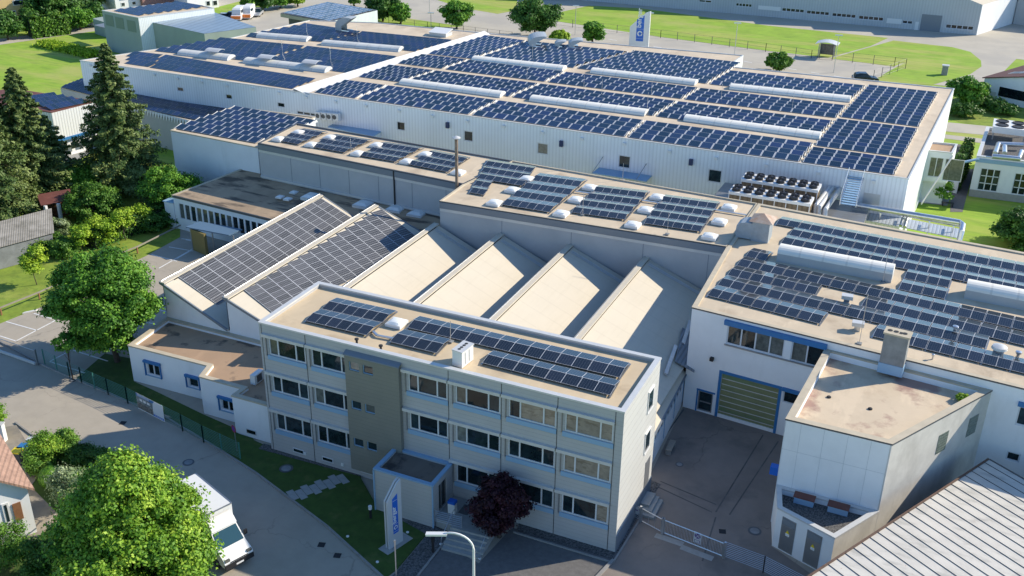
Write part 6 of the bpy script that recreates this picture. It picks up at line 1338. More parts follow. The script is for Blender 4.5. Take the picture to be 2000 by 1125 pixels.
# ------------------------------------------------------------------ street furniture, fences, signs
def txt(s, size, name='lettering'):
    cu = bpy.data.curves.new(name, 'FONT'); cu.body = s; cu.size = size; cu.extrude = .004; cu.align_x = 'LEFT'; cu.align_y = 'BOTTOM'; cu.offset = size*.018
    ob = bpy.data.objects.new(name, cu); COL.objects.link(ob); bpy.context.view_layer.update()
    me = bpy.data.meshes.new_from_object(ob.evaluated_get(bpy.context.evaluated_depsgraph_get())); bpy.data.objects.remove(ob); me.name = name; return me
def put_text(parent, s, size, o, ux, uy, m, name='lettering', sx=1.0):
    me = txt(s, size, name); me.materials.clear(); me.materials.append(m); ob = bpy.data.objects.new(name, me); COL.objects.link(ob); ob.parent = parent
    ux, uy = Vector(ux).normalized(), Vector(uy).normalized(); n = ux.cross(uy); L = Vector(o)-worldloc(parent)
    ob.matrix_local = Matrix(((ux.x*sx, uy.x, n.x, L.x), (ux.y*sx, uy.y, n.y, L.y), (ux.z*sx, uy.z, n.z, L.z), (0, 0, 0, 1))); return ob
def ringm(c, u, v, r0, r1, n=24, a0=0, a1=2*math.pi):
    mb = MB()
    for i in range(n):
        t0, t1 = a0+(a1-a0)*i/n, a0+(a1-a0)*(i+1)/n
        mb.poly([c+u*math.cos(t0)*r0+v*math.sin(t0)*r0, c+u*math.cos(t0)*r1+v*math.sin(t0)*r1, c+u*math.cos(t1)*r1+v*math.sin(t1)*r1, c+u*math.cos(t1)*r0+v*math.sin(t1)*r0])
    return mb
def pylon(label, base, u, w, h, thick, notch, panel, fs, group=None):
    """slab sign with a slanting top; u = width direction, face on the right of u"""
    Z = Vector((0, 0, 1)); u = u.normalized(); n = Vector((u.y, -u.x, 0)); r = thing('pylon_sign', label, 'sign', base, group)
    prof = [Vector((0, 0, 0)), u*w, u*w+Z*h, u*(w*.75)+Z*(h-notch*.12), Z*(h-notch)]
    for k, (o, t) in enumerate(((n*(thick/2), thick*.38), (-n*(thick*.12), thick*.38))):
        f = [base+p+o for p in prof]; bk = [p-n*t for p in f]; mb = MB().poly(f).poly(bk[::-1])
        for i in range(5): j = (i+1) % 5; mb.poly([f[i], bk[i], bk[j], f[j]])
        mb.build('sign_plate', M['white'] if h > 6 else MATS['roof_edge_light'] if 'roof_edge_light' in MATS else mat('roof_edge_light', (.46, .48, .50), .5), r)
    z0, z1 = panel; o = base+n*(thick/2+.004)
    c0, c1 = .34*w, .72*w
    bp_ = MB().poly([o+u*c0+Z*z0, o+u*c1+Z*z0, o+u*c1+Z*z1, o+u*c0+Z*(z1-.35*(c1-c0)*1.6)]).build('blue_panel', M['blue_sign'], r)
    o2 = o+n*.004; wd = c1-c0
    cc = o2+u*((c0+c1)/2)+Z*(z0+wd*1.0)
    ringm(cc, u, Z, wd*.20, wd*.36, 20, -1.2, 4.6).build('ring_emblem', M['white'], bp_)
    MB().poly([cc+u*wd*.05+Z*wd*.02, cc+u*wd*.42-Z*wd*.12, cc+u*wd*.42+Z*wd*.18]).build('emblem_tip', M['blue_sign'], bp_)
    put_text(bp_, 'berger', fs, o2+u*(c1-wd*.22)+Z*(z0+wd*1.75), Z, -u, M['white'], sx=1.05)
    for zz in (z0+wd*.32, z0+wd*1.6, z1-wd*1.0): MB().ob(o2+u*(c0+.06*wd)+Z*zz, u*wd*.88, n*.004, Z*.02*max(1, h/5)).build('divider_line', M['white'], bp_)
    return r
b0, b1 = P(757, 1072, .1), P(792, 1049, .1); u = (b1-b0)
py_ = pylon('grey slab sign with blue lettered panel on the shaded front lawn', b0, u, 1.2, 4.9, .34, 1.2, (1.0, 4.0), .46)
MB().cbox(b0.lerp(b1, .45)+Vector((0, 0, -.08)), 2.2, .9, .1, math.atan2(u.y, u.x)).build('base_slab', M['slab'], py_)
fb = P(1228, 103, 0); up_ = Vector((1, .10, 0)); hh = hgt(fb+up_*3.6, 1263, 22)
pylon('tall white slab sign with blue lettered panel behind the huge hall', fb, up_, 3.7, hh, .6, 3.0, (hh*.30, hh*.90), 1.30)
# street lamps
def lamp(label, base, h, arm, ang, group, head=1.0, r=.07, flat=True):
    t_ = thing('street_lamp', label, 'street lamp', base, group); base = Vector(base); d = Vector((math.cos(ang), math.sin(ang), 0)); pts = [base, base+Vector((0, 0, h*.86))]
    if arm > 0:
        R = arm*.42
        for i in range(1, 9): th = math.pi*.62*i/8; pts.append(base+Vector((0, 0, h*.86))+d*(R*(1-math.cos(th)))*1.15+Vector((0, 0, R*math.sin(th)*1.0)))
        e = pts[-1]; 
        MB().tube(pts, [r*1.25, r]+[r*.8]*8, 10).build('pole', M['galv'] if head < 1 else M['white'], t_, smooth=True)
        dd = (pts[-1]-pts[-3]).normalized(); v = Vector((-d.y, d.x, 0)); MB().ob(e-v*.13+dd*-.1, dd*1.15, v*.26, dd.cross(v)*-.12).build('lamp_head', M['white'], t_)
    else:
        MB().tube(pts, r, 6).tube([base+Vector((0, 0, h*.86)), base+Vector((0, 0, h))], r*.8, 6).build('pole', M['galv'], t_); c = base+Vector((0, 0, h)); MB().cbox(c, head*1.6, head*.5, .15, ang).build('lamp_head', M['galv'], t_)
    return t_
top = P(925, 1085, 7.0); lamp('white curved street lamp in front of the entrance steps', (top.x, top.y, 0), 8.6, 2.35, math.atan2(-.30, -1)+0.0, None)
FL = 'lamp posts round the far car park'
for x, y, xt, yt, l in ((1123, 68, 1125, 12, 'far lamp post left of the cone shaped tree'), (1266, 92, 1270, 26, 'far lamp post right of the tall white sign'), (1434, 110, 1439, 46, 'far lamp post above the hall roof step'), (1628, 142, 1638, 70, 'far lamp post beside the bus shelter'), (839, 26, 839, -10, 'far lamp post at the top edge'), (842, 54, 843, 26, 'short lamp post by the far gate')):
    b = P(x, y); lamp(l, b, hgt(b, xt, yt), 0, .3, FL, .8)
def post_fence(label, pts, h, step, m, rails=3, name='fence', wires=0, post=.06, wm=None, group=None):
    r = thing(name, label, 'fence', P(*pts[0]), group); q = [P(*p) for p in pts]; ps = MB(); ws = MB()
    for a, b in zip(q[:-1], q[1:]):
        L = (b-a).length; n = max(1, round(L/step))
        for k in range(n+1): MB().cbox(a.lerp(b, k/n), post, post, h).build('post', m, r)
        for k in range(rails): z = h*(.12+.86*k/max(1, rails-1)); ws.tube([a+Vector((0, 0, z)), b+Vector((0, 0, z))], .018, 4, cap=False)
    ws.build('wire_mesh', wm or m, r); return r
post_fence('long dark wire fence along the far green meadow', [(1087, 50), (1150, 58), (1290, 74), (1495, 101), (1584, 114), (1600, 115)], 1.6, 3.4, M['fascia'], 3, post=.09)
post_fence('dark wire fence from the bus shelter to the parked car', [(1625, 118), (1746, 131), (1768, 134), (1705, 157)], 1.8, 3.4, M['fascia'], 3, post=.09)
post_fence('wire fence around the far gate', [(735, 44), (835, 56), (905, 64), (1000, 76)], 1.4, 3.0, M['fascia'], 3, post=.07)
post_fence('green wire fence along the street before the white annex', [(88, 712), (137, 738), (160, 748), (212, 771), (250, 788), (357, 842), (398, 864), (470, 898)], 1.5, 2.2, M['fence_green'], 10, post=.07)
post_fence('grey wire fence between yard gate and street', [(1415, 1090), (1490, 1118), (1580, 1165)], 1.3, 2.5, M['galv'], 9, post=.06)
# wooden rail beside the lawn
t_ = thing('guard_rail', 'low wooden rail on posts along the lawn and car park', 'railing', P(0, 615)); mb = MB(); q = [P(x, y, .75) for x, y in ((-30, 612), (0, 601), (75, 571), (135, 545), (200, 508), (267, 482), (352, 440))]
for a, b in zip(q[:-1], q[1:]): mb.ob(a+Vector((0, 0, -.06)), b-a, (.08, .03, 0), (0, 0, .14))
mb.build('rail', M['rail_wood'], t_)
for f in q[1:-1]: MB().cbox((f.x, f.y, 0), .12, .12, .72).build('post', M['brown'], t_)
# sliding gate at the left
def gate(label, a, b, h, n, m, name='sliding_gate', beam=.0):
    u = (b-a).normalized(); L = (b-a).length; r = thing(name, label, 'gate', a); Z = Vector((0, 0, 1)); mb = MB()
    mb.tube([a+Z*h, b+Z*h], .03, 6).tube([a+Z*.15, b+Z*.15], .03, 6).tube([a+Z*.1, a+Z*h], .03, 6).tube([b+Z*.1, b+Z*h], .03, 6).build('gate_frame', m, r)
    mb = MB()
    for k in range(1, n): p = a+u*(L*k/n); mb.tube([p+Z*.15, p+Z*h], .012, 4, cap=False)
    mb.build('gate_bars', m, r)
    for p in (a-u*.12, b+u*.12): MB().cbox(p, .14, .14, h+.15).build('gate_post', m, r)
    if beam: MB().ob(a+Z*.04+Vector((u.y, -u.x, 0))*.05, u*L, Vector((u.y, -u.x, 0))*.14, Z*beam).build('slide_beam', M['coping'], r)
    return r
gate('grey sliding gate closing the car park from the street', P(-30, 676), P(72, 712), 1.35, 44, M['grey_metal'], beam=.22)
g1 = gate('small silver gate beside the office end wall', P(1253, 1021), P(1290, 1041), 1.15, 3, M['galv'], 'small_gate')
g2 = gate('wide silver bar gate closing the yard', P(1297, 1044), P(1410, 1089), 1.15, 40, M['galv'], 'yard_gate')
def board(label, c, u, w, h, m, name='sign_board', cat='sign', parent=None):
    u = u.normalized(); n = Vector((u.y, -u.x, 0)); o = c-u*w/2; ob = MB().ob(o, u*w, -n*.02, (0, 0, h)).build(name, m, parent, loc=c); return ob if parent else tag(ob, label, cat)
u = P(1410, 1089)-P(1297, 1044); u.normalize(); n_ = Vector((u.y, -u.x, 0)); c = P(1361, 1066)+n_*.06+Vector((0, 0, .25))
t_ = thing('no_parking_sign', 'white sign with a violet no stopping disc hung on the yard gate', 'sign', c); board('', c, u, .55, .85, M['white'], 'sign_board', parent=t_)
ringm(c+n_*.006+Vector((0, 0, .58)), u, Vector((0, 0, 1)), 0.0, .21).build('violet_disc', M['purple'], t_); 
for s in (-1, 1): MB().ob(c+n_*.012+Vector((0, 0, .58))+u*(-.15)*1+Vector((0, 0, -.15*s)), u*.3+Vector((0, 0, .3*s)), n_*.004, u*.03-Vector((0, 0, .03*s))).build('disc_cross', M['white'], t_)
MB().ob(c+n_*.006-u*.2+Vector((0, 0, .05)), u*.4, n_*.004, (0, 0, .22)).build('text_field', M['purple'], t_); MB().ob(c+n_*.012-u*.17+Vector((0, 0, .08)), u*.34, n_*.004, (0, 0, .16)).build('text_field_inner', M['white'], t_)
c = P(1241, 1012)+Vector((0, 0, .35)); t_ = thing('notice_sign', 'small white notice on the fence at the office corner', 'sign', c); board('', c, u, .38, .5, M['white'], parent=t_); MB().ob(c+n_*.006-u*.13+Vector((0, 0, .28)), u*.26, n_*.004, (0, 0, .1)).build('notice_text', M['purple'], t_)
post_fence('short wire fence piece at the office corner', [(1236, 1010), (1252, 1019)], 1.1, 1.2, M['galv'], 8, post=.06)
# banner on the green fence
a, b = P(272, 799), P(324, 826); u = (b-a).normalized(); n_ = Vector((u.y, -u.x, 0)); L = (b-a).length; Z = Vector((0, 0, 1)); o = a+n_*.08+Z*.12; hb = 1.45
t_ = thing('banner', 'printed advertising banner hung on the green wire fence', 'banner', a); MB().ob(o, u*L, -n_*.01, Z*hb).build('banner_cloth', M['white'], t_)
def bq(pts, m, nm, k): MB().poly([o+u*(x*L)+Z*(z*hb)+n_*(.004*k) for x, z in pts]).build(nm, m, t_)
bq([(0, .82), (.62, .82), (.70, 1), (0, 1)], M['blue'], 'blue_field', 1); bq([(0, .45), (.60, .42), (.62, .82), (0, .82)], mat('print_photo', (.32, .36, .34), .6, noise=.8, scale=6, col2=(.06, .08, .10)), 'photo_field', 1); bq([(0, .05), (.60, .05), (.60, .42), (0, .45)], mat('print_dark', (.30, .27, .22), .6, noise=.9, scale=9, col2=(.03, .03, .03)), 'photo_field', 1)
bq([(.60, .05), (.98, .05), (.98, .16), (.60, .16)], M['blue_sign'], 'blue_footer', 1)
for k in range(3): bq([(.06, .86+k*.045), (.5, .86+k*.045), (.5, .88+k*.045), (.06, .88+k*.045)], M['white'], 'text_line', 2)
for k in range(3): bq([(.12+.14*k, .58), (.22+.14*k, .58), (.22+.14*k, .72), (.12+.14*k, .72)], M['white'], 'bold_letter', 2)
for k in range(5): bq([(.66+.06*k, .085), (.70+.06*k, .085), (.70+.06*k, .13), (.66+.06*k, .13)], M['white'], 'footer_letter', 2)
# round sign on its pole by the fence
b = P(463, 883); t_ = thing('round_traffic_sign', 'round dark red and violet traffic sign on a pole by the fence end', 'sign', b); MB().tube([b, b+Z*2.3], .03, 8).build('pole', M['galv'], t_)
vu = Vector((.92, -.38, 0)).normalized(); vn = Vector((vu.y, -vu.x, 0)); MB().tube([b+Z*2.05+vn*.04, b+Z*2.05+vn*.06], .30, 20, mat('sign_red', (.30, .02, .06), .5)).build('disc', None, t_); ringm(b+Z*2.05+vn*.066, vu, Z, 0, .20).build('disc_inner', M['purple'], t_)
b = P(776, 1160); tq = P(771, 1058, 3.2); tag(MB().tube([(tq.x, tq.y, 0), tq], .045, 8).cbox((tq.x, tq.y, 3.2), .1, .1, .12, 0).build('thin_pole', M['galv'], loc=(tq.x, tq.y, 0)), 'thin grey pole at the lawn edge before the slab sign', 'pole')
# bus shelter
b = [P(1602, 114), P(1615, 114), P(1624, 109), P(1611, 108)]; t_ = thing('bus_shelter', 'small bus shelter with a curved white roof at the far car park', 'shelter', b[0])
c = (b[0]+b[2])/2; w_, d_ = 3.4, 2.2
for sx in (-1, 1):
    for sy in (-1, 1): MB().cbox(c+Vector((sx*w_*.4, sy*d_*.4, 0)), .15, .15, 2.5).build('post', M['grey_metal'], t_)
mb = MB()
for i in range(8): x0, x1 = -w_*.6+w_*1.2*i/8, -w_*.6+w_*1.2*(i+1)/8; z0, z1 = 2.5+.5*math.cos(x0/w_*2.4), 2.5+.5*math.cos(x1/w_*2.4); mb.ob(c+Vector((x0, -d_*.7, z0)), (x1-x0, 0, z1-z0), (0, d_*1.4, 0), (0, 0, .06))
mb.build('curved_roof', M['coping'], t_); MB().box(c.x-w_*.4, c.x+w_*.4, c.y+d_*.4, c.y+d_*.4+.05, .3, 2.3).build('glass_wall', M['curtain'], t_)
p = P(1844, 146); t_ = thing('concrete_box_post', 'small grey cabinet at the end of the round meadow', 'cabinet', p); MB().cbox(p, 1.0, .9, 1.6).build('cabinet_body', M['slab'], t_); MB().cbox(p+Z*1.602, 1.2, 1.1, .15).build('lid', M['coping'], t_)
# cars
def car(label, c, ang, m, L=4.3, W_=1.8, H=1.45, kind='car', hatch=True, group=None, orange=None):
    c = Vector(c); u = Vector((math.cos(ang), math.sin(ang), 0)); v = Vector((-u.y, u.x, 0)); r = thing('parked_'+kind, label, kind, c, group)
    if kind == 'car': low = [(-.5, .35), (-.5, .75), (-.36, .82), (.20, .80), (.44, .68), (.5, .5), (.5, .3)]; cab = [(-.46, .80), (-.40, 1.30), (-.28, 1.43), (.02, 1.45), (.20, .80)]
    else: low = [(-.5, .3), (-.5, 1.3), (.30, 1.3), (.42, 1.15), (.5, .85), (.5, .3)]; cab = [(-.49, 1.3), (-.48, 2.3), (-.44, 2.5), (.22, 2.5), (.30, 2.2), (.36, 1.3)]
    def extr(prof, w, mm, nm, tp=1.0):
        mb = MB(); zt = max(z for _, z in prof); A = [c+u*(x*L)+v*(w/2*(tp if z == zt or z > zt-.2 else 1))+Vector((0, 0, z)) for x, z in prof]; B = [c+u*(x*L)-v*(w/2*(tp if z == zt or z > zt-.2 else 1))+Vector((0, 0, z)) for x, z in prof]
        mb.poly(A[::1]).poly(B[::-1])
        for i in range(len(prof)): j = (i+1) % len(prof); mb.poly([A[j], A[i], B[i], B[j]])
        return mb.build(nm, mm, r)
    extr(low, W_, orange or m, 'body'); extr(cab, W_*.92, m if kind != 'car' else M['glass'], 'cabin', .84)
    if kind == 'car': MB().poly([c+u*(-.27*L)+v*W_*.38+Z*1.452, c+u*(-.27*L)-v*W_*.38+Z*1.452, c+u*(.02*L)-v*W_*.38+Z*1.462, c+u*(.02*L)+v*W_*.38+Z*1.462]).build('roof', m, r)
    else:
        MB().ob(c+u*(.34*L)-v*W_*.5+Z*.45, v*W_, u*(.165*L), Z*.62).build('orange_front', M['orange'], r)
        MB().ob(c+u*(.312*L)-v*W_*.38+Z*1.5, v*W_*.76, u*.02, (u*-.02*L)+Z*.7).build('windscreen', M['glass'], r); 
    if kind != 'car':
        for s in (-1, 1): MB().ob(c+u*(-.1*L)+v*s*W_*.463+Z*1.45, u*L*.33, v*s*.015, Z*.6).build('side_window', M['glass'], r)
    for sx in (-.32, .31):
        for s in (-1, 1):
            q = c+u*(sx*L)+v*(s*W_*.47)+Z*.32; wl = MB().tube([q-v*s*.12, q+v*s*.05], .32, 14).build('wheel', M['black'], r); MB().tube([q+v*s*.05, q+v*s*.062], .18, 10).build('rim', M['grey_metal'], wl)
    for s in (-1, 1): MB().ob(c+u*(.497*L)+v*(s*W_*.36-.15)+Z*.58, v*.3, u*.03, Z*.13).build('headlight', M['white'], r)
    return r
car('dark hatchback parked beside the far wire fence', P(1689, 158), .35, M['dark_car'])
GC = 'vehicles parked at the far left car park'
CA = -1.15
car('dark blue car left of the two camper vans', P(452, 37), CA, M['dark_car'], group=GC); car('left one of the two white and orange camper vans', P(467, 37), CA, M['white'], 5.4, 2.0, 2.5, 'van', group=GC, orange=M['white']); car('right one of the two white and orange camper vans', P(486, 34), CA, M['white'], 5.4, 2.0, 2.5, 'van', group=GC, orange=M['white']); car('silver car right of the camper vans', P(503, 30), CA, M['silver_car'], group=GC)
car('dark car half hidden at the far left end of the parked row', P(437, 40), CA, M['silver_car'], group=GC)

# white box truck on the street
hd = Vector((.938, -.346, 0)); sv = Vector((-hd.y, hd.x, 0)); f0 = P(497, 1094); f0 = Vector((f0.x, f0.y, 0)); c = f0-sv*1.02-hd*.0   # front right bottom corner (seen) to centre line
tk = thing('box_truck', 'white box truck parked at the kerb beside the lime tree', 'truck', c-hd*3)
def tp(x, y, z): return c+hd*x+sv*y+Z*z      # x: 0 = front, negative to the rear
MB().ob(tp(-6.6, -1.10, .85), hd*4.38, sv*2.20, Z*2.38).build('cargo_box', M['white'], tk)
e_ = MB()
for y in (-1.13, 1.08): e_.ob(tp(-6.62, y, 3.20), hd*4.42, sv*.05, Z*.06)
e_.ob(tp(-2.22, -1.10, 3.20), hd*.05, sv*2.2, Z*.06).build('box_edge_trim', M['grey_metal'], tk)
prof = [(-2.08, .45), (-2.08, 2.35), (-1.75, 2.38), (-1.50, 2.25), (-.78, 1.32), (-.15, 1.02), (.0, .80), (.02, .42)]
def hull(prof, w0, w1, mm, nm, par=tk):
    mb = MB(); A = []; B = []
    for x, z in prof: w = w0+(w1-w0)*max(0, (z-1.1)/1.3); A.append(tp(x, w, z)); B.append(tp(x, -w, z))
    mb.poly(A[::1]).poly(B[::-1])
    for i in range(len(prof)): j = (i+1) % len(prof); mb.poly([A[j], A[i], B[i], B[j]])
    return mb.build(nm, mm, par)
cab = hull(prof, 1.0, .86, M['white'], 'cab')
# wind deflector rising to the box
mb = MB(); pr = [(-2.08, 2.36), (-2.08, 2.92), (-1.92, 2.90), (-1.62, 2.66), (-1.42, 2.34)]
A = [tp(x, .88-.10*(z-2.36), z) for x, z in pr]; B = [tp(x, -.88+.10*(z-2.36), z) for x, z in pr]; mb.poly(A).poly(B[::-1])
for i in range(5): j = (i+1) % 5; mb.poly([A[j], A[i], B[i], B[j]])
mb.build('roof_deflector', M['white'], tk)
MB().poly([tp(-1.46, .80, 2.215), tp(-1.46, -.80, 2.215), tp(-.80, -.90, 1.355), tp(-.80, .90, 1.355)]).build('windscreen', mat('windscreen_glass', (.02, .06, .07), .05, spec=1), cab)
bpos = cab.children[0]; bpos.location += (hd*.012+Z*.012)
for s in (-1, 1):
    MB().poly([tp(-1.9, s*.925, 2.1), tp(-1.55, s*.935, 2.05), tp(-1.0, s*1.004, 1.45), tp(-1.9, s*1.004, 1.45)]).build('side_window', M['glass'], cab)
    MB().ob(tp(-1.05, s*1.06, 1.45), hd*.10, sv*s*.22, Z*.34).build('wing_mirror', M['black'], cab)
    MB().ob(tp(-.20, s*.60, .86), hd*.19, sv*s*.34, Z*.16).build('headlight', M['curtain'], cab)
    for x, r_ in ((-1.0, .36), (-4.9, .36)):
        q = tp(x, s*.98, .36); w_ = MB().tube([q-sv*s*.24, q+sv*s*.03], r_, 16).build('wheel', M['black'], tk); MB().tube([q+sv*s*.03, q+sv*s*.045], .2, 12).build('rim', M['grey_metal'], w_)
MB().ob(tp(-.10, -1.0, .36), hd*.17, sv*2.0, Z*.36).build('bumper', M['black'], tk); MB().ob(tp(.075, -.26, .44), hd*.012, sv*.52, Z*.12).build('number_plate', M['white'], tk)
MB().ob(tp(.0, -.62, .76), hd*.03, sv*1.24, Z*.05).build('grille_strip', M['black'], tk); MB().ob(tp(-6.5, -.8, .5), hd*4.4, sv*1.6, Z*.34).build('chassis', M['black'], tk)

# entrance: steps, railing, letter box, bollard lamps
a, b = P(862, 1074), P(938, 1094); u = (b-a).normalized(); v = Vector((-u.y, u.x, 0)); L = (b-a).length
t_ = thing('entrance_steps', 'wide stone entrance steps with steel handrails before the porch', 'steps', a)
for k in range(5): MB().ob(a+v*(.36*k), u*L, v*(2.4-.36*k), Z*(.15*(k+1)-.0 if k else .15)).build('step', M['slab'], t_) if False else MB().ob(a+v*(.36*k)+Z*(.15*k+.001*k), u*L, v*(2.6-.36*k), Z*.15).build('step', M['slab'], t_)
for e in (a, a+u*L):
    mb = MB(); mb.tube([e+Z*.9, e+v*1.8+Z*1.65, e+v*2.6+Z*1.65], .025, 6).tube([e, e+Z*.9], .025, 6).tube([e+v*1.8+Z*.7, e+v*1.8+Z*1.65], .025, 6).build('handrail', M['galv'], t_)
gp0 = P(850, 1018, .75); mb = MB()
for k in range(6): z = .8+.16*k; mb.tube([gp0+Z*(z-.75), gp0+u*1.9+Z*(z-.75)], .015, 4)
for k in range(3): mb.tube([gp0+u*(.95*k)-Z*.0, gp0+u*(.95*k)+Z*.95], .025, 5)
tag(mb.build('porch_railing', M['galv'], loc=gp0), 'steel bar railing between porch door and entrance steps', 'railing')
slb = [(-27.05, 48.3), (-24.2, 48.0), (-23.2, 50.2), (-23.2, 50.9), (-27.05, 50.9)]; struct('entrance_landing', MB().prism(slb, 0, .74), M['slab'])
c = Vector((-26.3, 49.3, .75)); t_ = thing('letter_box', 'white letter box stand with a blue cap at the porch door', 'letter box', c); MB().cbox(c, .5, .4, .75).build('box', M['white'], t_); MB().cbox(c+Z*.752, .52, .42, .2).build('blue_cap', M['blue_sign'], t_)
tag(MB().cbox((-25.6, 49.9, .742), .7, 1.0, .02).build('door_mat', M['bin_grey'], loc=(-25.6, 49.9, .742)), 'dark door mat before the porch door', 'door mat')
for x, y, l, h in ((846, 1078, 'black bollard lamp on the gravel strip by the steps', 1.15), (724, 1012, 'white headed bollard lamp at the porch corner', 1.0)):
    b = P(x, y, .05); t_ = thing('bollard_lamp', l, 'lamp', b, 'bollard lamps at the entrance'); MB().tube([b, b+Z*h*.75], .09, 10).build('post', M['black'], t_); MB().tube([b+Z*h*.752, b+Z*h], .13, 10).build('lamp_head', M['black'] if h > 1.1 else M['white'], t_)
for x, y in ((679, 1048), (737, 1098), (796, 1040), (861, 1063), (937, 1091)): b = P(x, y, .08); tag(MB().tube([b, b+Z*.05], .10, 10).build('ground_light', M['white'], loc=b), 'small round white ground light near the entrance', 'ground light', 'small ground lights')
# side steps at the office end wall
t_ = thing('side_steps', 'three white concrete steps at the office side door', 'steps', P(1262, 985)); a = P(1249, 1003)
for k in range(3): MB().box(OX1+.06, OX1+.95-.28*k+.3, 55.2+.35*k, 57.4, .18*k+.001*k, .18*(k+1)).build('step', M['slab'], t_)
# stepping stones
sa_, sb_ = P(573, 969, .085), P(668, 934, .085); sdv = (sb_-sa_); san = math.atan2(sdv.y, sdv.x); spn = Vector((-sdv.y, sdv.x, 0)).normalized()
for k in range(8):
    c = sa_+sdv*(k/7)+spn*(.13*(-1)**k); tag(MB().cbox(c, sdv.length/7-.03, 1.15, .03, san).build('stepping_stone', M['slab'], loc=c), 'grey paving slab of the stepped path across the shaded lawn', 'paving slab', 'slabs of the stepped lawn path')
for x, y, l, r_ in ((368, 903, 'manhole cover in the street near the truck', .42), (1327, 907, 'small round manhole in the shaded yard', .3), (559, 915, 'dark manhole in the shaded lawn', .5), (1474, 1037, 'big ringed manhole at the annex corner', .45), (143, 742, 'drain ring at the foot of the sapling', .3)):
    c = P(x, y, .0 if x != 559 else .085); r = thing('manhole_cover', l, 'manhole cover', c); MB().tube([c, c+Z*.012], r_, 20).build('frame_ring', M['fascia'], r); MB().tube([c+Z*.013, c+Z*.018], r_*.7, 20).build('cover', M['concrete'], r)
for x, y, l in ((628, 1064, 'square drain grate in the street by the kerb, upper one'), (659, 1085, 'square drain grate in the street by the kerb, lower one'), (1411, 1038, 'square drain grate inside the yard gate'), (240, 826, 'drain grate in the sunlit street')): c = P(x, y, .0); tag(MB().cbox(c, .45, .45, .012, .3).build('drain_grate', M['dark'], loc=c), l, 'drain grate')
c = P(1309, 880); t_ = thing('bench', 'small grey bench against the low wall in the yard', 'bench', c); MB().cbox(c+Z*.42, .45, 1.5, .06, .05).build('seat', M['rail_wood'], t_)
for d in (-.6, .6): MB().cbox(c+Vector((0, d, 0)), .4, .08, .418, .05).build('leg', M['concrete'], t_)
a = Vector((GB[0][0], GB[0][1]+.6, 3.6)); tag(MB().box(a.x-.62, a.x-.01, a.y, a.y+.5, 3.3, 3.9).build('blue_wall_lamp', M['blue_sign'], loc=a), 'dark blue wall box on the left side of the white block', 'wall box')
# bins, house and garden sheds lower left
c = P(39, 905); t_ = thing('wheelie_bin', 'grey wheelie bin with yellow lid by the white house', 'bin', c); MB().cbox(c, .62, .62, 1.05, .3).build('bin_body', M['bin_grey'], t_); MB().cbox(c+Z*1.052, .7, .75, .09, .3).build('lid', M['yellow'], t_)
c = P(51, 896); t_ = thing('wheelie_bin', 'wheelie bin with blue lid behind the yellow one', 'bin', c); MB().cbox(c, .62, .62, 1.05, .3).build('bin_body', M['bin_grey'], t_); MB().cbox(c+Z*1.052, .7, .72, .09, .3).build('lid', M['blue'], t_)
c = P(66, 885); t_ = thing('gate_pillar', 'white garden gate pillar behind the bins', 'pillar', c); MB().cbox(c, .45, .35, 1.2, .3).build('shaft', M['white'], t_); MB().cbox(c+Z*1.202, .55, .45, .08, .3).build('cap', M['coping'], t_)
c = P(8, 862); t_ = thing('gate_pillar', 'white garden gate pillar at the left frame edge', 'pillar', c); MB().cbox(c, .4, .4, 1.5, .3).build('shaft', M['white'], t_); MB().cbox(c+Z*1.502, .5, .5, .08, .3).build('cap', M['coping'], t_)
ca = P(73, 1040); u = Vector((.45, .893, 0)); Lh = 9.0; A = ca-u*Lh; B = ca
hz_ = hgt(ca, 57, 951)
house('white house with brown shutters and red tiled roof at the lower left corner', A, B, 8.0, hz_, hz_+3.6, M['white_wall'], M['tile_red'], ((2, 985, 24, 1018),), over=.35)
n_ = Vector((u.y, -u.x, 0)); s, z = fpx(A, B, 27, 1002); MB_ = MB().ob(A+u*s+n_*.03+Z*(z-.6), u*.5, n_*.05, Z*1.3); sh = MB_.build('shutter', M['brown'], bpy.data.objects[[o.name for o in bpy.data.objects if o.get('label', '').startswith('white house with brown shutters')][0]])
c0 = P(98, 1045); t_ = thing('garden_fence', 'wooden garden fence post and rail by the white house', 'fence', c0)
MB().cbox(c0, .16, .16, 1.1).build('post', M['rail_wood'], t_); MB().tube([c0+Z*1.0, P(130, 1010)+Z*1.0], .05, 5).build('rail', M['rail_wood'], t_)
# garden shed with fibre cement roof, open shed
q = [P(-25, 455, 2.4), P(100, 470-14, 2.4), P(80, 421, 2.6), P(-25, 440, 2.6)]
q = [P(-30, 492, 2.3), P(106, 455, 2.3), P(80, 421, 3.0), P(-30, 441, 3.0)]
t_ = thing('garden_shed', 'garden shed with a grey corrugated fibre cement roof at the left edge', 'shed', q[0]); MB().ob(q[0], q[1]-q[0], q[3]-q[0], (0, 0, .06)).build('roof', M['fibre_roof'], t_)
MB().prism([tuple((p*.94+((q[0]+q[2])/2)*.06)[:2]) for p in (q[0], q[1], q[1]+(q[3]-q[0]), q[3])], 0, 2.2).build('wall', M['concrete'], t_)
q = [P(80, 402, 2.5), P(152, 389, 2.5), P(145, 370, 2.9), P(72, 381, 2.9)]
t_ = thing('open_shed', 'open wooden shed with a rusty brown roof under the spruces', 'shed', q[0]); MB().ob(q[0], q[1]-q[0], q[3]-q[0], (0, 0, .06)).build('roof', M['rust_roof'], t_)
for p in (q[0], q[0].lerp(q[1], .35), q[0].lerp(q[1], .95)): MB().cbox((p.x+.3, p.y+.3, 0), .3, .3, 2.45).build('post', M['white'], t_)
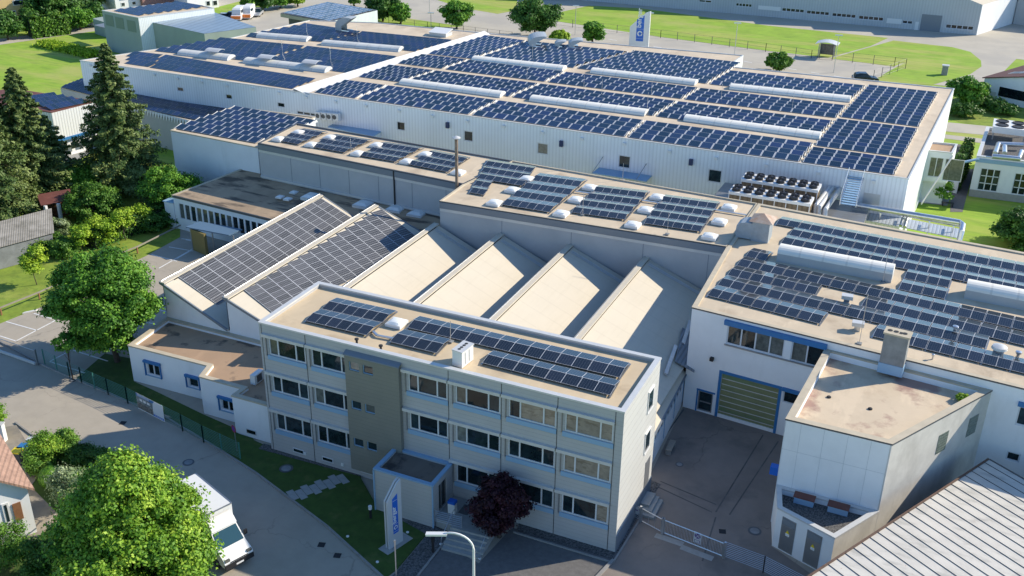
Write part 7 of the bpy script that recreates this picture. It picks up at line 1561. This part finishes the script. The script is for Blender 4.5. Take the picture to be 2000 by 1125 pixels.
MB().ob(Vector((q[3].x+.4, q[3].y-.3, 0)), Vector((q[2].x-q[3].x-.8, q[2].y-q[3].y, 0)), (0, .1, 0), (0, 0, 2.6)).build('back_wall', M['brown'], t_)
# garden tables and closed parasol by the stair tower
for x, y, l in ((1840, 384, 'round white garden table nearer the white block'), (1825, 391, 'round white garden table nearer the huge hall')):
    c = P(x, y); t_ = thing('garden_table', l, 'table', c, 'round tables on the terrace'); MB().tube([c+Z*.70, c+Z*.74], .75, 20).build('tabletop', M['white'], t_); MB().tube([c, c+Z*.698], .06, 8).build('leg', M['galv'], t_)
c = P(1815, 388); t_ = thing('closed_parasol', 'closed pale parasol beside the stair tower', 'parasol', c); MB().tube([c, c+Z*2.5], .03, 8).build('pole', M['galv'], t_); MB().tube([c+Z*.9, c+Z*1.3, c+Z*2.4], [.22, .16, .04], 10).build('cloth', M['coping_beige'], t_)
c = P(1850, 403); t_ = thing('garden_bench', 'dark bench at the edge of the terrace', 'bench', c); MB().cbox(c+Z*.42, 1.4, .45, .06, .2).build('seat', M['dark'], t_); MB().cbox(c+Vector((-.55, 0, 0)), .08, .4, .418, .2).build('leg', M['dark'], t_); MB().cbox(c+Vector((.55, 0, 0)), .08, .4, .418, .2).build('leg', M['dark'], t_)
# timber beams lying on the last sawtooth slope
for x0, y0, x1, y1, l in ((1331, 672, 1345, 628, 'grey beam lying at the lower edge of the last bay, rear one'), (1297, 731, 1317, 676, 'long grey beam lying across the last bay roof')):
    i = 5; a, b = slope_pt(i, x0, y0, .12), slope_pt(i, x1, y1, .12); a.z += .0; d = b-a; tag(MB().ob(a, d, Vector((.28, 0, -.11)), (0, 0, .18)).build('roof_beam', M['galv'], loc=a), l, 'beam')
a, b = slope_pt(5, 1316, 706), slope_pt(5, 1330, 640); tag(MB().ob(a+Vector((.1, 0, 0)), b-a, Vector((1.6, 0, -.6)), (0, 0, .06)).build('sheet_stack', ribs(mat('grey_sheets', (.22, .24, .26), .6), .3, 'X', .03, 1, .3), loc=a), 'stack of grey corrugated sheets lying on the last bay roof', 'sheets')

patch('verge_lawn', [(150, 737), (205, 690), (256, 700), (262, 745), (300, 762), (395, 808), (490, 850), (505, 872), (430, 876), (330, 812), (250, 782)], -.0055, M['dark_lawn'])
# curved exhaust hoods on the huge hall
def hood(label, x, y, w, h, d, ang, group='curved exhaust hoods on the huge hall'):
    c = P(x, y, hz); r = thing('exhaust_hood', label, 'exhaust hood', c, group); u = Vector((math.cos(ang), math.sin(ang), 0)); v = Vector((-u.y, u.x, 0)); mb = MB(); n = 9
    pr = [(d*(1-math.cos(math.pi*.62*i/n)), h*.45+h*.55*math.sin(math.pi*.62*i/n)) for i in range(n+1)]
    for (a0, z0), (a1, z1) in zip(pr[:-1], pr[1:]): mb.poly([c+u*a0-v*w/2+Z*z0, c+u*a0+v*w/2+Z*z0, c+u*a1+v*w/2+Z*z1, c+u*a1-v*w/2+Z*z1])
    for s in (-1, 1): pts = [c+v*(s*w/2)]+[c+u*a+v*(s*w/2)+Z*z for a, z in pr]+[c+u*(d*.5)+v*(s*w/2)+Z*h*.4, c+u*(d*.5)+v*(s*w/2)]; mb.poly(pts if s > 0 else pts[::-1])
    mb.poly([c-v*w/2, c+v*w/2, c+v*w/2+Z*h*.45, c-v*w/2+Z*h*.45]); mb.build('curved_duct', mat('dull_sheet', (.42, .45, .46), .5, metal=.2), r); MB().cbox(c+u*d*.4, d*1.1, w*1.1, .18, ang).build('base_frame', M['sill'], r)
hood('large curved exhaust hood on the older roof near its rear edge', 661, 60, 2.0, 2.4, 2.2, .1)
hood('widest curved hood at the rear edge of the huge hall', 1032, 88, 3.6, 1.7, 2.0, .5); hood('small curved hood between two larger ones at the rear edge', 1083, 91, 1.8, 1.0, 1.3, .4); hood('right curved hood at the rear edge of the huge hall', 1110, 92, 2.2, 1.3, 1.6, .4)
c = P(861, 69, hz); r = thing('roof_hatch', 'square white roof hatch near the rear edge of the older roof', 'roof hatch', c); MB().cbox(c, 3.0, 2.2, .5).build('upstand', M['coping'], r); MB().ob(c+Vector((-1.6, -1.2, .52)), (3.2, 0, 0), (0, 2.4, .4), (0, 0, .08)).build('lid', M['white'], r)
